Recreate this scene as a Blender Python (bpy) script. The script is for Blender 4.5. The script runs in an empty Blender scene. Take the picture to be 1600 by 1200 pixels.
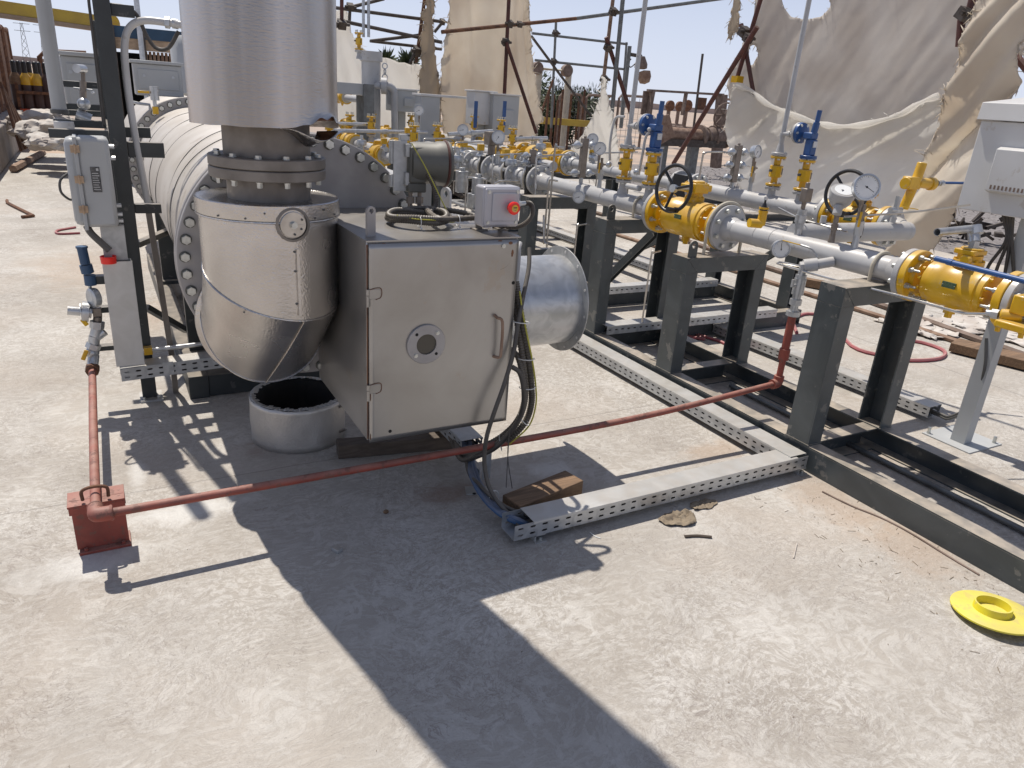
import bpy, bmesh, math, random
import numpy as np
from mathutils import Vector, Matrix, noise
R_ = math.radians
random.seed(7)
sc = bpy.context.scene
COL = sc.collection
# ------------------------------------------------------------------ camera
CAMH = 1.65
F_, CX_, CY_ = 1133.0, 800.0, 600.0
def _d(px, py):
    return Vector((px-CX_, -(py-CY_), -F_)).normalized()
_up = -_d(588, 3467)
_Y = _d(130, 102); _Y = (_Y-_up*_Y.dot(_up)).normalized()
_X = _Y.cross(_up)
RM = Matrix((_X, _Y, _up))
CAMP = Vector((0, 0, CAMH))
cd = bpy.data.cameras.new('camera'); cam = bpy.data.objects.new('camera', cd); COL.objects.link(cam)
cam.matrix_world = Matrix.Translation(CAMP) @ RM.to_4x4()
cd.sensor_fit = 'HORIZONTAL'; cd.sensor_width = 36.0; cd.lens = 36.0*F_/1600.0
cd.clip_start = 0.05; cd.clip_end = 3000
sc.camera = cam
# ------------------------------------------------------------------ light
SUN_EL, SUN_AZ = 64.0, -11.6
w = bpy.data.worlds.new('World'); sc.world = w; w.use_nodes = True
nt = w.node_tree; nt.nodes.clear()
sky = nt.nodes.new('ShaderNodeTexSky'); sky.sky_type = 'NISHITA'; sky.sun_disc = False
sky.sun_elevation = R_(SUN_EL); sky.sun_rotation = R_(SUN_AZ)
sky.altitude = 0; sky.air_density = 0.62; sky.dust_density = 0.6; sky.ozone_density = 5.0
bgn = nt.nodes.new('ShaderNodeBackground'); bgn.inputs['Strength'].default_value = 0.105
won = nt.nodes.new('ShaderNodeOutputWorld')
# pale haze brightening the sky toward the horizon; overhead share added to lift shadows
wtc = nt.nodes.new('ShaderNodeTexCoord'); wsx = nt.nodes.new('ShaderNodeSeparateXYZ'); nt.links.new(wtc.outputs['Generated'], wsx.inputs[0])
wmr = nt.nodes.new('ShaderNodeMapRange'); wmr.inputs['From Min'].default_value = 0.0; wmr.inputs['From Max'].default_value = 0.36
wmr.inputs['To Min'].default_value = 0.85; wmr.inputs['To Max'].default_value = 0.22; wmr.interpolation_type = 'SMOOTHSTEP'
nt.links.new(wsx.outputs['Z'], wmr.inputs['Value'])
wmx = nt.nodes.new('ShaderNodeMix'); wmx.data_type = 'RGBA'; wmx.inputs['B'].default_value = (7.3, 7.65, 8.9, 1)
nt.links.new(wmr.outputs[0], wmx.inputs['Factor']); nt.links.new(sky.outputs[0], wmx.inputs['A'])
nt.links.new(wmx.outputs['Result'], bgn.inputs[0]); nt.links.new(bgn.outputs[0], won.inputs[0])
sl = bpy.data.lights.new('sun', 'SUN'); sl.energy = 4.9; sl.angle = R_(0.53); sl.color = (1.0, 0.95, 0.875)
so = bpy.data.objects.new('sun', sl); COL.objects.link(so)
SDIR = Vector((math.sin(R_(SUN_AZ))*math.cos(R_(SUN_EL)), math.cos(R_(SUN_AZ))*math.cos(R_(SUN_EL)), math.sin(R_(SUN_EL))))
so.rotation_euler = SDIR.to_track_quat('Z', 'Y').to_euler(); so.location = SDIR*20
sc.view_settings.view_transform = 'Standard'; sc.view_settings.look = 'None'
sc.view_settings.exposure = 0.0; sc.view_settings.gamma = 1.0
sc.render.engine = 'CYCLES'
sc.cycles.max_bounces = 6; sc.cycles.diffuse_bounces = 3; sc.cycles.glossy_bounces = 3
sc.cycles.transmission_bounces = 4; sc.cycles.transparent_max_bounces = 6
try:
    sc.cycles.use_denoising = True
except Exception:
    pass
# ------------------------------------------------------------------ survey helpers: a photo point on a known plane
def _ray(px, py): return RM @ _d(px, py)
def gz(px, py, z=0.0):
    r = _ray(px, py); return CAMP + r*((z-CAMH)/r.z)
def gx(px, py, x):
    r = _ray(px, py); return CAMP + r*(x/r.x)
def gy(px, py, y):
    r = _ray(px, py); return CAMP + r*(y/r.y)
# ------------------------------------------------------------------ materials
MATS = {}
def mat(name, col, rough=0.5, metal=0.0, col2=None, nscale=8.0, bump=0.0, bscale=40.0, detail=6.0, dist=0.0,
        lo=0.35, hi=0.65, rvar=0.0, emit=None, dust=0.0, coat=0.0, stretch=None, transl=0.0, bstretch=None, chips=None, ovar=0.0):
    m = bpy.data.materials.new(name); m.use_nodes = True; n = m.node_tree.nodes; l = m.node_tree.links
    b = n['Principled BSDF']
    b.inputs['Base Color'].default_value = (*col, 1); b.inputs['Roughness'].default_value = rough
    b.inputs['Metallic'].default_value = metal
    if coat: b.inputs['Coat Weight'].default_value = coat
    tc = n.new('ShaderNodeTexCoord'); src = tc.outputs['Object']
    if stretch:
        mp = n.new('ShaderNodeMapping'); mp.inputs['Scale'].default_value = stretch; l.new(src, mp.inputs[0]); src = mp.outputs[0]
    last = None
    if col2 is None and not emit: col2 = tuple(c*0.82 for c in col)
    if col2 is not None:
        t = n.new('ShaderNodeTexNoise'); t.inputs['Scale'].default_value = nscale; t.inputs['Detail'].default_value = detail
        t.inputs['Distortion'].default_value = dist; l.new(src, t.inputs['Vector'])
        cr = n.new('ShaderNodeValToRGB'); cr.color_ramp.elements[0].position = lo; cr.color_ramp.elements[1].position = hi
        cr.color_ramp.elements[0].color = (*col2, 1); cr.color_ramp.elements[1].color = (*col, 1)
        l.new(t.outputs['Fac'], cr.inputs[0]); last = cr.outputs[0]
        if rvar:
            mr = n.new('ShaderNodeMapRange'); mr.inputs['To Min'].default_value = max(0, rough-rvar); mr.inputs['To Max'].default_value = min(1, rough+rvar)
            l.new(t.outputs['Fac'], mr.inputs['Value']); l.new(mr.outputs[0], b.inputs['Roughness'])
    if dust > 0:
        g = n.new('ShaderNodeNewGeometry'); sx = n.new('ShaderNodeSeparateXYZ'); l.new(g.outputs['Normal'], sx.inputs[0])
        t2 = n.new('ShaderNodeTexNoise'); t2.inputs['Scale'].default_value = 14; t2.inputs['Detail'].default_value = 5; l.new(tc.outputs['Object'], t2.inputs['Vector'])
        ma = n.new('ShaderNodeMath'); ma.operation = 'MULTIPLY'; l.new(sx.outputs['Z'], ma.inputs[0]); l.new(t2.outputs['Fac'], ma.inputs[1])
        mb = n.new('ShaderNodeMath'); mb.operation = 'MULTIPLY'; mb.use_clamp = True; mb.inputs[1].default_value = dust*2; l.new(ma.outputs[0], mb.inputs[0])
        mx = n.new('ShaderNodeMix'); mx.data_type = 'RGBA'; mx.inputs['B'].default_value = (0.46, 0.39, 0.31, 1)
        l.new(mb.outputs[0], mx.inputs['Factor'])
        if last: l.new(last, mx.inputs['A'])
        else: mx.inputs['A'].default_value = (*col, 1)
        last = mx.outputs['Result']
    def mixin(fac_socket, colour):
        nonlocal last
        mx = n.new('ShaderNodeMix'); mx.data_type = 'RGBA'; mx.inputs['B'].default_value = (*colour, 1); l.new(fac_socket, mx.inputs['Factor'])
        if last: l.new(last, mx.inputs['A'])
        else: mx.inputs['A'].default_value = (*col, 1)
        last = mx.outputs['Result']
    if chips:
        cc, cs, ct, ca = chips
        t5 = n.new('ShaderNodeTexNoise'); t5.inputs['Scale'].default_value = cs; t5.inputs['Detail'].default_value = 8; t5.inputs['Roughness'].default_value = .65; l.new(tc.outputs['Object'], t5.inputs['Vector'])
        r5 = n.new('ShaderNodeMapRange'); r5.inputs['From Min'].default_value = ct; r5.inputs['From Max'].default_value = ct+.035; r5.inputs['To Max'].default_value = ca; l.new(t5.outputs['Fac'], r5.inputs['Value'])
        mixin(r5.outputs[0], cc)
    if ovar:
        oi = n.new('ShaderNodeObjectInfo'); r6 = n.new('ShaderNodeMapRange'); r6.inputs['To Max'].default_value = ovar; l.new(oi.outputs['Random'], r6.inputs['Value'])
        mixin(r6.outputs[0], tuple(x*.45 for x in col))
    if last: l.new(last, b.inputs['Base Color'])
    if bump:
        t3 = n.new('ShaderNodeTexNoise'); t3.inputs['Scale'].default_value = bscale; t3.inputs['Detail'].default_value = 4; 
        bsrc = src
        if bstretch:
            mp2 = n.new('ShaderNodeMapping'); mp2.inputs['Scale'].default_value = bstretch; l.new(tc.outputs['Object'], mp2.inputs[0]); bsrc = mp2.outputs[0]
        l.new(bsrc, t3.inputs['Vector'])
        bp = n.new('ShaderNodeBump'); bp.inputs['Strength'].default_value = min(1.0, bump); bp.inputs['Distance'].default_value = 0.004*max(1, bump)
        l.new(t3.outputs['Fac'], bp.inputs['Height']); l.new(bp.outputs[0], b.inputs['Normal'])
    if transl:
        tr = n.new('ShaderNodeBsdfTranslucent'); ms = n.new('ShaderNodeMixShader'); ms.inputs[0].default_value = transl
        if last: l.new(last, tr.inputs[0])
        else: tr.inputs[0].default_value = (*col, 1)
        l.new(b.outputs[0], ms.inputs[1]); l.new(tr.outputs[0], ms.inputs[2]); l.new(ms.outputs[0], n['Material Output'].inputs[0])
    MATS[name] = m
    return m
mat('box_steel', (.405, .398, .39), .34, .85, (.295, .288, .28), 2.6, .16, 10, 9, .8, .3, .7, rvar=.14, dust=.35, chips=((.33, .29, .25), 5.5, .60, .45))
mat('drum_steel', (.60, .575, .55), .25, 1.0, (.47, .45, .43), 5.0, .5, 120, 5, .4, .3, .7, rvar=.08, dust=.3)
mat('stack_steel', (.55, .52, .50), .30, .95, (.33, .31, .295), 6.5, .30, 55, 3, .2, .36, .60, rvar=.06, stretch=(1, 1, .05), bstretch=(1, 1, 3.2))  # reflection bands painted into the stack colour as stretched vertical noise
mat('vessel', (.62, .58, .53), .5, .2, (.52, .475, .42), 3.0, .12, 30, 9, .8, dust=.3, chips=((.40, .34, .28), 9, .60, .55))
mat('flange_grey', (.40, .385, .375), .5, .35, (.32, .305, .30), 7, .1, 40, 7, .4, dust=.25)
mat('flange_dark', (.25, .225, .20), .55, .45, (.17, .15, .13), 9, .2, 50, 7, .4, dust=.3)
mat('rust_edge', (.28, .17, .10), .8, .1, (.14, .09, .06), 30, .3, 60)
mat('rust', (.20, .095, .05), .85, .05, (.09, .045, .03), 12, .4, 60, 8, .5)
mat('rust_pale', (.34, .235, .17), .85, .05, (.20, .12, .08), 10, .3, 60, 8, .5)
mat('bolt_zinc', (.66, .67, .64), .35, .75, (.45, .46, .44), 40, .1, 60)
mat('galv', (.54, .56, .58), .34, .65, (.42, .44, .46), 14, .06, 30, 3, 1.2, .38, .62, rvar=.08, dust=.3)
mat('galv_dull', (.50, .51, .51), .5, .5, (.38, .39, .39), 18, .06, 30, 4, 1.0, dust=.4)
mat('ring_steel', (.62, .60, .57), .42, .6, (.50, .48, .45), 6, .5, 90, 5, .4, .3, .7)
mat('tray_cover', (.60, .60, .585), .42, .35, (.50, .50, .48), 9, .06, 30, 5, 1.0, .3, .7, rvar=.08, dust=.35)
mat('steel_tube', (.55, .53, .50), .3, .85, (.42, .40, .37), 20)
mat('black_paint', (.043, .050, .052), .42, .0, (.030, .034, .036), 6, .05, 50, 6, .4, dust=.45, chips=((.15, .14, .13), 12, .61, .5))
mat('frame_paint', (.080, .092, .096), .38, .0, (.054, .063, .066), 5, .05, 60, 7, .8, rvar=.08, dust=.7, chips=((.22, .21, .19), 11, .60, .55))
mat('yellow', (.74, .44, .010), .34, .0, (.62, .33, .008), 10, .05, 60, 5, .3, .3, .6, coat=.15, dust=.34, chips=((.52, .40, .22), 16, .60, .6), ovar=.22)
mat('yellow_cap', (.78, .68, .03), .5, .0, (.66, .56, .06), 7, .1, 30, 9, .8, .35, .6, dust=.3, chips=((.55, .45, .16), 24, .57, .6))
mat('pipe_grey', (.49, .495, .50), .38, .0, (.41, .41, .41), 4, .04, 60, 5, .4, dust=.36, chips=((.30, .25, .20), 20, .63, .5), ovar=.16)
mat('gasket', (.55, .50, .40), .7)
mat('blue', (.020, .085, .26), .35, .0, (.016, .065, .2), 10, dust=.1)
mat('blue_dull', (.035, .085, .17), .5, .0)
mat('blue_cable', (.035, .10, .22), .5, .0, dust=.3)
mat('redoxide', (.30, .066, .044), .62, .0, (.21, .047, .033), 9, .25, 80, 6, .4, dust=.28, chips=((.16, .075, .055), 26, .56, .7))
mat('redcap', (.95, .03, .02), .3)
mat('red_hose', (.42, .10, .12), .6, 0, dust=.3)
mat('cable', (.055, .05, .045), .5, 0, (.035, .032, .03), 20, dust=.25)
mat('conduit', (.085, .075, .06), .5, 0, (.06, .05, .042), 20, dust=.3)
mat('yg', (.45, .42, .06), .5)
mat('jb_grey', (.46, .45, .475), .38, .1, (.41, .40, .42), 6)
mat('cab_grey', (.43, .445, .45), .45, 0, (.38, .39, .39), 3, dust=.12)
mat('cab_white', (.62, .62, .61), .45, 0, (.55, .54, .52), 3, dust=.2, chips=((.45, .40, .34), 10, .62, .5))
mat('white', (.78, .76, .72), .5)
mat('dark_grey', (.09, .09, .088), .45, .1, dust=.2)
mat('olive', (.13, .13, .115), .5, .1, dust=.15)
mat('glass_dark', (.07, .063, .05), .15, 0)
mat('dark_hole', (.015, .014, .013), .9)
mat('label_dark', (.04, .04, .045), .4, .3, (.12, .12, .12), 90)
mat('plate_green', (.05, .11, .06), .4, .3, (.12, .16, .1), 120)
mat('wood', (.24, .145, .08), .75, 0, (.13, .08, .045), 3, .4, 40, 8, 1.5, stretch=(1, 14, 14))
mat('wood_dark', (.13, .10, .075), .8, 0, (.08, .06, .045), 3, .4, 40, 8, 1.5, stretch=(1, 10, 10))
mat('cloth_scrap', (.27, .215, .15), .9, 0, (.17, .13, .09), 12, .5, 40)
mat('sack', (.58, .54, .49), .8, 0, (.42, .36, .31), 5, .4, 30)
mat('ground_rust', (.25, .185, .15), .85, 0, (.15, .105, .08), 8, .3, 40)  # rust greyed and lightened, putting distance haze into the colour
mat('brown_block', (.26, .225, .195), .45, .5, (.2, .17, .145), 30)
mat('dial', (.80, .80, .78), .3)
mat('ink', (.03, .03, .03), .5)
mat('zip_tie', (.75, .74, .70), .5)
mat('cyl_brown', (.07, .035, .028), .45, 0, dust=.1)
mat('cyl_black', (.02, .02, .022), .4)
mat('leaf', (.075, .095, .035), .7, 0, (.035, .05, .02), 4)
mat('orange_red', (.50, .07, .02), .5)
mat('shelter_blue', (.025, .07, .13), .5)
mat('shelter_wood', (.50, .36, .24), .8, 0, (.35, .25, .17), 3, stretch=(4, 1, 10))
mat('dark_red', (.10, .03, .022), .6, 0, (.06, .02, .015), 12, .2, 50, dust=.12)
mat('tube_dark', (.10, .085, .075), .6, .3, (.06, .045, .035), 12, .2, 50)
mat('tube_grey', (.20, .21, .205), .5, .5, (.14, .14, .135), 12)
mat('pink', (.55, .36, .42), .8)
mat('crane_yellow', (.62, .42, .05), .5, 0, (.5, .32, .05), 3)
mat('crane_under', (.42, .30, .2), .6)
mat('concrete_wall', (.33, .30, .27), .9, 0, (.24, .21, .19), 2.5, .6, 20, 8)
mat('gravel_pile', (.2, .18, .17), .9, 0, (.12, .1, .1), 20, 1, 30)
mat('hill', (.40, .33, .30), .95, 0, (.34, .28, .25), .02)
# ------------------------------------------------------------------ mesh builder
class MB:
    def __init__(s): s.bm = bmesh.new()
    def box(s, a, b, rot=None, piv=None):
        a = Vector(a); b = Vector(b)
        c = (a+b)/2; d = b-a
        M = Matrix.Translation(c) @ Matrix.Diagonal((abs(d.x), abs(d.y), abs(d.z), 1))
        if rot is not None:
            pv = Vector(piv) if piv is not None else c
            M = Matrix.Translation(pv) @ rot.to_4x4() @ Matrix.Translation(-pv) @ M
        bmesh.ops.create_cube(s.bm, size=1, matrix=M); return s
    def bar(s, p, q, wx, wy, up=(0, 0, 1)):
        p = Vector(p); q = Vector(q); d = q-p; L = d.length
        z = d.normalized(); u = Vector(up)
        if abs(z.dot(u)) > .98: u = Vector((1, 0, 0))
        x = u.cross(z).normalized(); y = z.cross(x)
        M = Matrix.Translation((p+q)/2) @ Matrix((x, y, z)).transposed().to_4x4() @ Matrix.Diagonal((wx, wy, L, 1))
        bmesh.ops.create_cube(s.bm, size=1, matrix=M); return s
    def cyl(s, p, q, r, r2=None, n=20, caps=True):
        p = Vector(p); q = Vector(q); d = q-p
        M = Matrix.Translation((p+q)/2) @ d.to_track_quat('Z', 'Y').to_matrix().to_4x4()
        bmesh.ops.create_cone(s.bm, cap_ends=caps, segments=n, radius1=r, radius2=r if r2 is None else r2, depth=d.length, matrix=M); return s
    def lathe(s, o, axis, prof, n=32, closed=False):
        o = Vector(o); a = Vector(axis).normalized()
        u = a.orthogonal().normalized(); v = a.cross(u)
        rings = []
        for (r, h) in prof:
            if r < 1e-5: rings.append([s.bm.verts.new(o+a*h)]); continue
            rings.append([s.bm.verts.new(o+a*h+(u*math.cos(2*math.pi*k/n)+v*math.sin(2*math.pi*k/n))*r) for k in range(n)])
        prs = list(zip(rings[:-1], rings[1:]))
        if closed: prs.append((rings[-1], rings[0]))
        for A, B in prs:
            for k in range(n):
                k2 = (k+1) % n
                if len(A) == 1 and len(B) == 1: continue
                if len(A) == 1: f = (A[0], B[k2], B[k])
                elif len(B) == 1: f = (A[k], A[k2], B[0])
                else: f = (A[k], A[k2], B[k2], B[k])
                try: s.bm.faces.new(f)
                except ValueError: pass
        return s
    def tube(s, pts, r, n=10, smooth=True, sub=6, closed=False, rib=0):
        P = [Vector(p) for p in pts]
        if smooth and len(P) > 2: P = catmull(P, sub, closed)
        m = len(P); rings = []
        t0 = (P[1]-P[0]).normalized(); u = t0.orthogonal().normalized()
        for i, p in enumerate(P):
            if closed: t = (P[(i+1) % m]-P[i-1]).normalized()
            elif i == 0: t = t0
            elif i == m-1: t = (P[-1]-P[-2]).normalized()
            else: t = (P[i+1]-P[i-1]).normalized()
            u = (u-t*u.dot(t)).normalized(); v = t.cross(u)
            rr = r(i/(m-1)) if callable(r) else r
            if rib and i % 2: rr *= (1-rib)
            rings.append([s.bm.verts.new(p+(u*math.cos(2*math.pi*k/n)+v*math.sin(2*math.pi*k/n))*rr) for k in range(n)])
        prs = list(zip(rings[:-1], rings[1:]))
        if closed: prs.append((rings[-1], rings[0]))
        for A, B in prs:
            for k in range(n):
                k2 = (k+1) % n; s.bm.faces.new((A[k], A[k2], B[k2], B[k]))
        if not closed:
            s.bm.faces.new(rings[0][::-1]); s.bm.faces.new(rings[-1])
        return s
    def torus(s, c, axis, Rr, r, n=40, m=8):
        c = Vector(c); a = Vector(axis).normalized(); u = a.orthogonal().normalized(); v = a.cross(u)
        return s.tube([c+(u*math.cos(2*math.pi*k/n)+v*math.sin(2*math.pi*k/n))*Rr for k in range(n)], r, m, smooth=False, closed=True)
    def prism(s, pts, d):
        A = [s.bm.verts.new(Vector(p)) for p in pts]; B = [s.bm.verts.new(Vector(p)+Vector(d)) for p in pts]
        n = len(A)
        s.bm.faces.new(A); s.bm.faces.new(B[::-1])
        for k in range(n): s.bm.faces.new((A[k], B[k], B[(k+1) % n], A[(k+1) % n]))
        return s
    def quadgrid(s, fn, nu, nv):
        V = [[s.bm.verts.new(fn(i/nu, j/nv)) for j in range(nv+1)] for i in range(nu+1)]
        for i in range(nu):
            for j in range(nv): s.bm.faces.new((V[i][j], V[i+1][j], V[i+1][j+1], V[i][j+1]))
        return s
    def sphere(s, c, r, n=16):
        bmesh.ops.create_uvsphere(s.bm, u_segments=n, v_segments=n//2+2, radius=1, matrix=Matrix.Translation(Vector(c)) @ (Matrix.Diagonal((*r, 1)) if hasattr(r, '__len__') else Matrix.Scale(r, 4))); return s
    def build(s, name, m, parent=None, bevel=0.0, solid=0.0, ang=35, mods=None, offset=0, flat=False):
        bm = s.bm
        bmesh.ops.recalc_face_normals(bm, faces=bm.faces)
        o_ = origin(parent)
        if o_.length > 0: bmesh.ops.translate(bm, verts=bm.verts, vec=-o_)
        for f in bm.faces: f.smooth = not flat
        for e in bm.edges:
            if len(e.link_faces) == 2:
                e.smooth = e.calc_face_angle(0) < R_(ang)
        me = bpy.data.meshes.new(name); bm.to_mesh(me); bm.free()
        me.materials.append(MATS[m] if isinstance(m, str) else m)
        o = bpy.data.objects.new(name, me); COL.objects.link(o)
        if parent is not None: o.parent = parent
        if solid:
            md = o.modifiers.new('solid', 'SOLIDIFY'); md.thickness = solid; md.offset = offset
        if bevel:
            md = o.modifiers.new('bevel', 'BEVEL'); md.width = bevel; md.segments = 2; md.limit_method = 'ANGLE'; md.angle_limit = R_(50)
        return o
def catmull(P, sub, closed=False):
    out = []; n = len(P)
    rng = range(n) if closed else range(n-1)
    for i in rng:
        p1 = P[i]; p2 = P[(i+1) % n]
        p0 = P[i-1] if (i > 0 or closed) else p1*2-p2
        p3 = P[(i+2) % n] if (i+2 < n or closed) else p2*2-p1
        for k in range(sub):
            t = k/sub
            out.append(0.5*((2*p1)+(p2-p0)*t+(2*p0-5*p1+4*p2-p3)*t*t+(3*p1-p0-3*p2+p3)*t**3))
    if not closed: out.append(P[-1])
    return out
def origin(o):
    v = Vector((0, 0, 0))
    while o is not None: v += o.location; o = o.parent
    return v
def tag(o, label=None, cat=None, group=None, kind=None):
    if label: o['label'] = label
    if cat: o['category'] = cat
    if group: o['group'] = group
    if kind: o['kind'] = kind
    return o
def thing(name, label, cat, loc=(0, 0, 0), group=None):
    o = bpy.data.objects.new(name, None); COL.objects.link(o); o.location = loc; o.empty_display_size = .05
    return tag(o, label, cat, group)
def copy_tree(o, loc=None, rz=None, label=None, group=None, parent=None):
    c = o.copy(); COL.objects.link(c); c.parent = parent
    for ch in o.children: copy_tree(ch, parent=c)
    if loc is not None: c.location = loc
    if rz is not None: c.rotation_euler = (0, 0, rz)
    if label: c['label'] = label
    if group: c['group'] = group
    return c
def bolts(pts, axis, parent, size=.011, h=.009, name='bolt', m='bolt_zinc', washer=True):
    """individual hex bolts sharing one mesh"""
    mb = MB()
    if washer: mb.cyl((0, 0, 0), (0, 0, h*.2), size*(1.24 if size > .015 else 1.14), n=16)
    mb.cyl((0, 0, 0), (0, 0, h), size, n=6)
    mb.cyl((0, 0, h), (0, 0, h*1.06), size*.80, n=16)
    first = None; out = []
    og = origin(parent)
    q = Vector(axis).to_track_quat('Z', 'Y').to_euler()
    for i, p in enumerate(pts):
        if first is None:
            first = mb.build(name, m, None); o = first
            if washer and size > .015:
                first.data.materials.append(MATS['olive'])  # washer colour darkened to stand in for the shadow ring around large bolts
                for f in first.data.polygons:
                    if f.center.z < h*.21: f.material_index = 1
        else:
            o = bpy.data.objects.new(name, first.data); COL.objects.link(o)
        o.parent = parent; o.location = Vector(p)-og; o.rotation_euler = q
        out.append(o)
    return out
def circ(c, axis, r, n, ph=0.0):
    a = Vector(axis).normalized(); u = Vector((0, 0, 1)) if abs(a.z) < .9 else Vector((1, 0, 0)); u = (u-a*u.dot(a)).normalized(); v = a.cross(u)
    return [Vector(c)+(u*math.cos(2*math.pi*(k+ph)/n)+v*math.sin(2*math.pi*(k+ph)/n))*r for k in range(n)]
def disc_prof(r, t, ri=0.0, ch=.002):
    return [(ri, 0), (r-ch, 0), (r, ch), (r, t-ch), (r-ch, t), (ri, t)]
def struct(o): o['kind'] = 'structure'; return o
# ------------------------------------------------------------------ ground
def concrete_mat():
    m = bpy.data.materials.new('concrete_floor'); m.use_nodes = True; N = m.node_tree.nodes; L = m.node_tree.links
    b = N['Principled BSDF']; b.inputs['Roughness'].default_value = .85
    tc = N.new('ShaderNodeTexCoord')
    def no(scale, detail=6, dist=0.0, rough=.55, vec=None):
        t = N.new('ShaderNodeTexNoise'); t.inputs['Scale'].default_value = scale; t.inputs['Detail'].default_value = detail
        t.inputs['Distortion'].default_value = dist; t.inputs['Roughness'].default_value = rough
        L.new(vec or tc.outputs['Object'], t.inputs['Vector']); return t.outputs['Fac']
    def ramp(src, a, c, ca=(0, 0, 0, 1), cb=(1, 1, 1, 1), interp='LINEAR'):
        r = N.new('ShaderNodeValToRGB'); r.color_ramp.elements[0].position = a; r.color_ramp.elements[1].position = c
        r.color_ramp.elements[0].color = ca; r.color_ramp.elements[1].color = cb; r.color_ramp.interpolation = interp
        L.new(src, r.inputs[0]); return r.outputs[0]
    def mth(op, a, c=None, clamp=False):
        x = N.new('ShaderNodeMath'); x.operation = op; x.use_clamp = clamp
        for i, q in enumerate((a, c)):
            if q is None: continue
            if isinstance(q, (int, float)): x.inputs[i].default_value = q
            else: L.new(q, x.inputs[i])
        return x.outputs[0]
    def mix(f, a, c):
        x = N.new('ShaderNodeMix'); x.data_type = 'RGBA'
        if isinstance(f, (int, float)): x.inputs['Factor'].default_value = f
        else: L.new(f, x.inputs['Factor'])
        for k, q in (('A', a), ('B', c)):
            if isinstance(q, tuple): x.inputs[k].default_value = (*q, 1)
            else: L.new(q, x.inputs[k])
        return x.outputs['Result']
    # lightly warped coordinates make the trowel smears curl
    wn = N.new('ShaderNodeTexNoise'); wn.inputs['Scale'].default_value = 3.0; wn.inputs['Detail'].default_value = 2; L.new(tc.outputs['Object'], wn.inputs['Vector'])
    va = N.new('ShaderNodeVectorMath'); va.operation = 'MULTIPLY_ADD'; va.inputs[1].default_value = (.22, .22, 0)
    L.new(wn.outputs['Color'], va.inputs[0]); L.new(tc.outputs['Object'], va.inputs[2]); warp = va.outputs[0]
    def smap(rot, sx_, sy_):
        mp = N.new('ShaderNodeMapping'); mp.inputs['Scale'].default_value = (sx_, sy_, 1); mp.inputs['Rotation'].default_value = (0, 0, rot); L.new(warp, mp.inputs[0]); return mp.outputs[0]
    big = ramp(no(.9, 5), .36, .64)
    mask1 = ramp(no(1.7, 5, .3), .44, .58)
    mask2 = ramp(no(2.6, 5, .3, .6, smap(.9, 1, 1.3)), .47, .60)
    smear = ramp(no(13, 12, 1.1, .68, warp), .48, .54)
    streakA = ramp(no(17, 9, .5, .62, smap(.55, 1.0, 3.6)), .50, .57)
    streakB = ramp(no(15, 9, .5, .62, smap(-.75, 1.0, 3.4)), .52, .58)
    flake = ramp(no(42, 8, .9, .7, warp), .50, .545)
    grain = no(160, 6, 0, .7)
    contour = mth('PINGPONG', mth('MULTIPLY', no(16, 6, .9, .58, warp), 9.0), 1.0)
    cl = ramp(contour, .0, .14, (1, 1, 1, 1), (0, 0, 0, 1))
    clm = mth('MULTIPLY', cl, ramp(no(2.1, 4, .4), .50, .60))
    contour2 = mth('PINGPONG', mth('MULTIPLY', no(34, 5, .7, .55, warp), 7.0), 1.0)
    cl2 = mth('MULTIPLY', ramp(contour2, .0, .2, (1, 1, 1, 1), (0, 0, 0, 1)), ramp(no(1.5, 4, .5), .50, .58))
    vor = N.new('ShaderNodeTexVoronoi'); vor.feature = 'DISTANCE_TO_EDGE'; vor.inputs['Scale'].default_value = 44; L.new(warp, vor.inputs['Vector'])
    cells = mth('MULTIPLY', ramp(vor.outputs['Distance'], .02, .10, (1, 1, 1, 1), (0, 0, 0, 1)), ramp(no(1.9, 3), .60, .66))
    ridgen = mth('ABSOLUTE', mth('SUBTRACT', no(30, 4, 2.2, .55, warp), .5))
    ridge = mth('MULTIPLY', ramp(ridgen, .0, .022, (1, 1, 1, 1), (0, 0, 0, 1)), ramp(no(1.4, 6, .4), .42, .56))
    ridgen2 = mth('ABSOLUTE', mth('SUBTRACT', no(62, 4, 1.8, .55, smap(.6, 1.0, 1.7)), .5))
    ridge2 = mth('MULTIPLY', ramp(ridgen2, .0, .025, (1, 1, 1, 1), (0, 0, 0, 1)), ramp(no(2.2, 6, .4), .46, .60))
    base = mix(big, (.360, .323, .278), (.438, .400, .352))
    c = mix(mth('MULTIPLY', mth('MULTIPLY', smear, mask1), .60), base, (.54, .51, .465))
    c = mix(mth('MULTIPLY', mth('MULTIPLY', streakA, mask2), .50), c, (.57, .54, .49))
    c = mix(mth('MULTIPLY', mth('MULTIPLY', streakB, mth('SUBTRACT', 1.0, mask2)), .35), c, (.53, .50, .455))
    c = mix(mth('MULTIPLY', mth('MULTIPLY', flake, ramp(no(1.3, 5), .42, .58)), .55), c, (.60, .57, .525))
    c = mix(mth('MULTIPLY', clm, .70), c, (.24, .20, .175))
    c = mix(mth('MULTIPLY', cl2, .62), c, (.25, .21, .185))
    c = mix(mth('MULTIPLY', ridge, .40), c, (.25, .205, .17))
    c = mix(mth('MULTIPLY', ridge2, .30), c, (.27, .225, .19))
    c = mix(mth('MULTIPLY', cells, .30), c, (.27, .24, .21))
    c = mix(mth('MULTIPLY', ramp(grain, .30, .52, (1, 1, 1, 1), (0, 0, 0, 1)), .22), c, (.22, .19, .165))
    # pinkish sand drifted over the slab in patches
    c = mix(mth('MULTIPLY', ramp(no(.9, 7, .6), .50, .66), .38), c, (.40, .325, .255))
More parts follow.
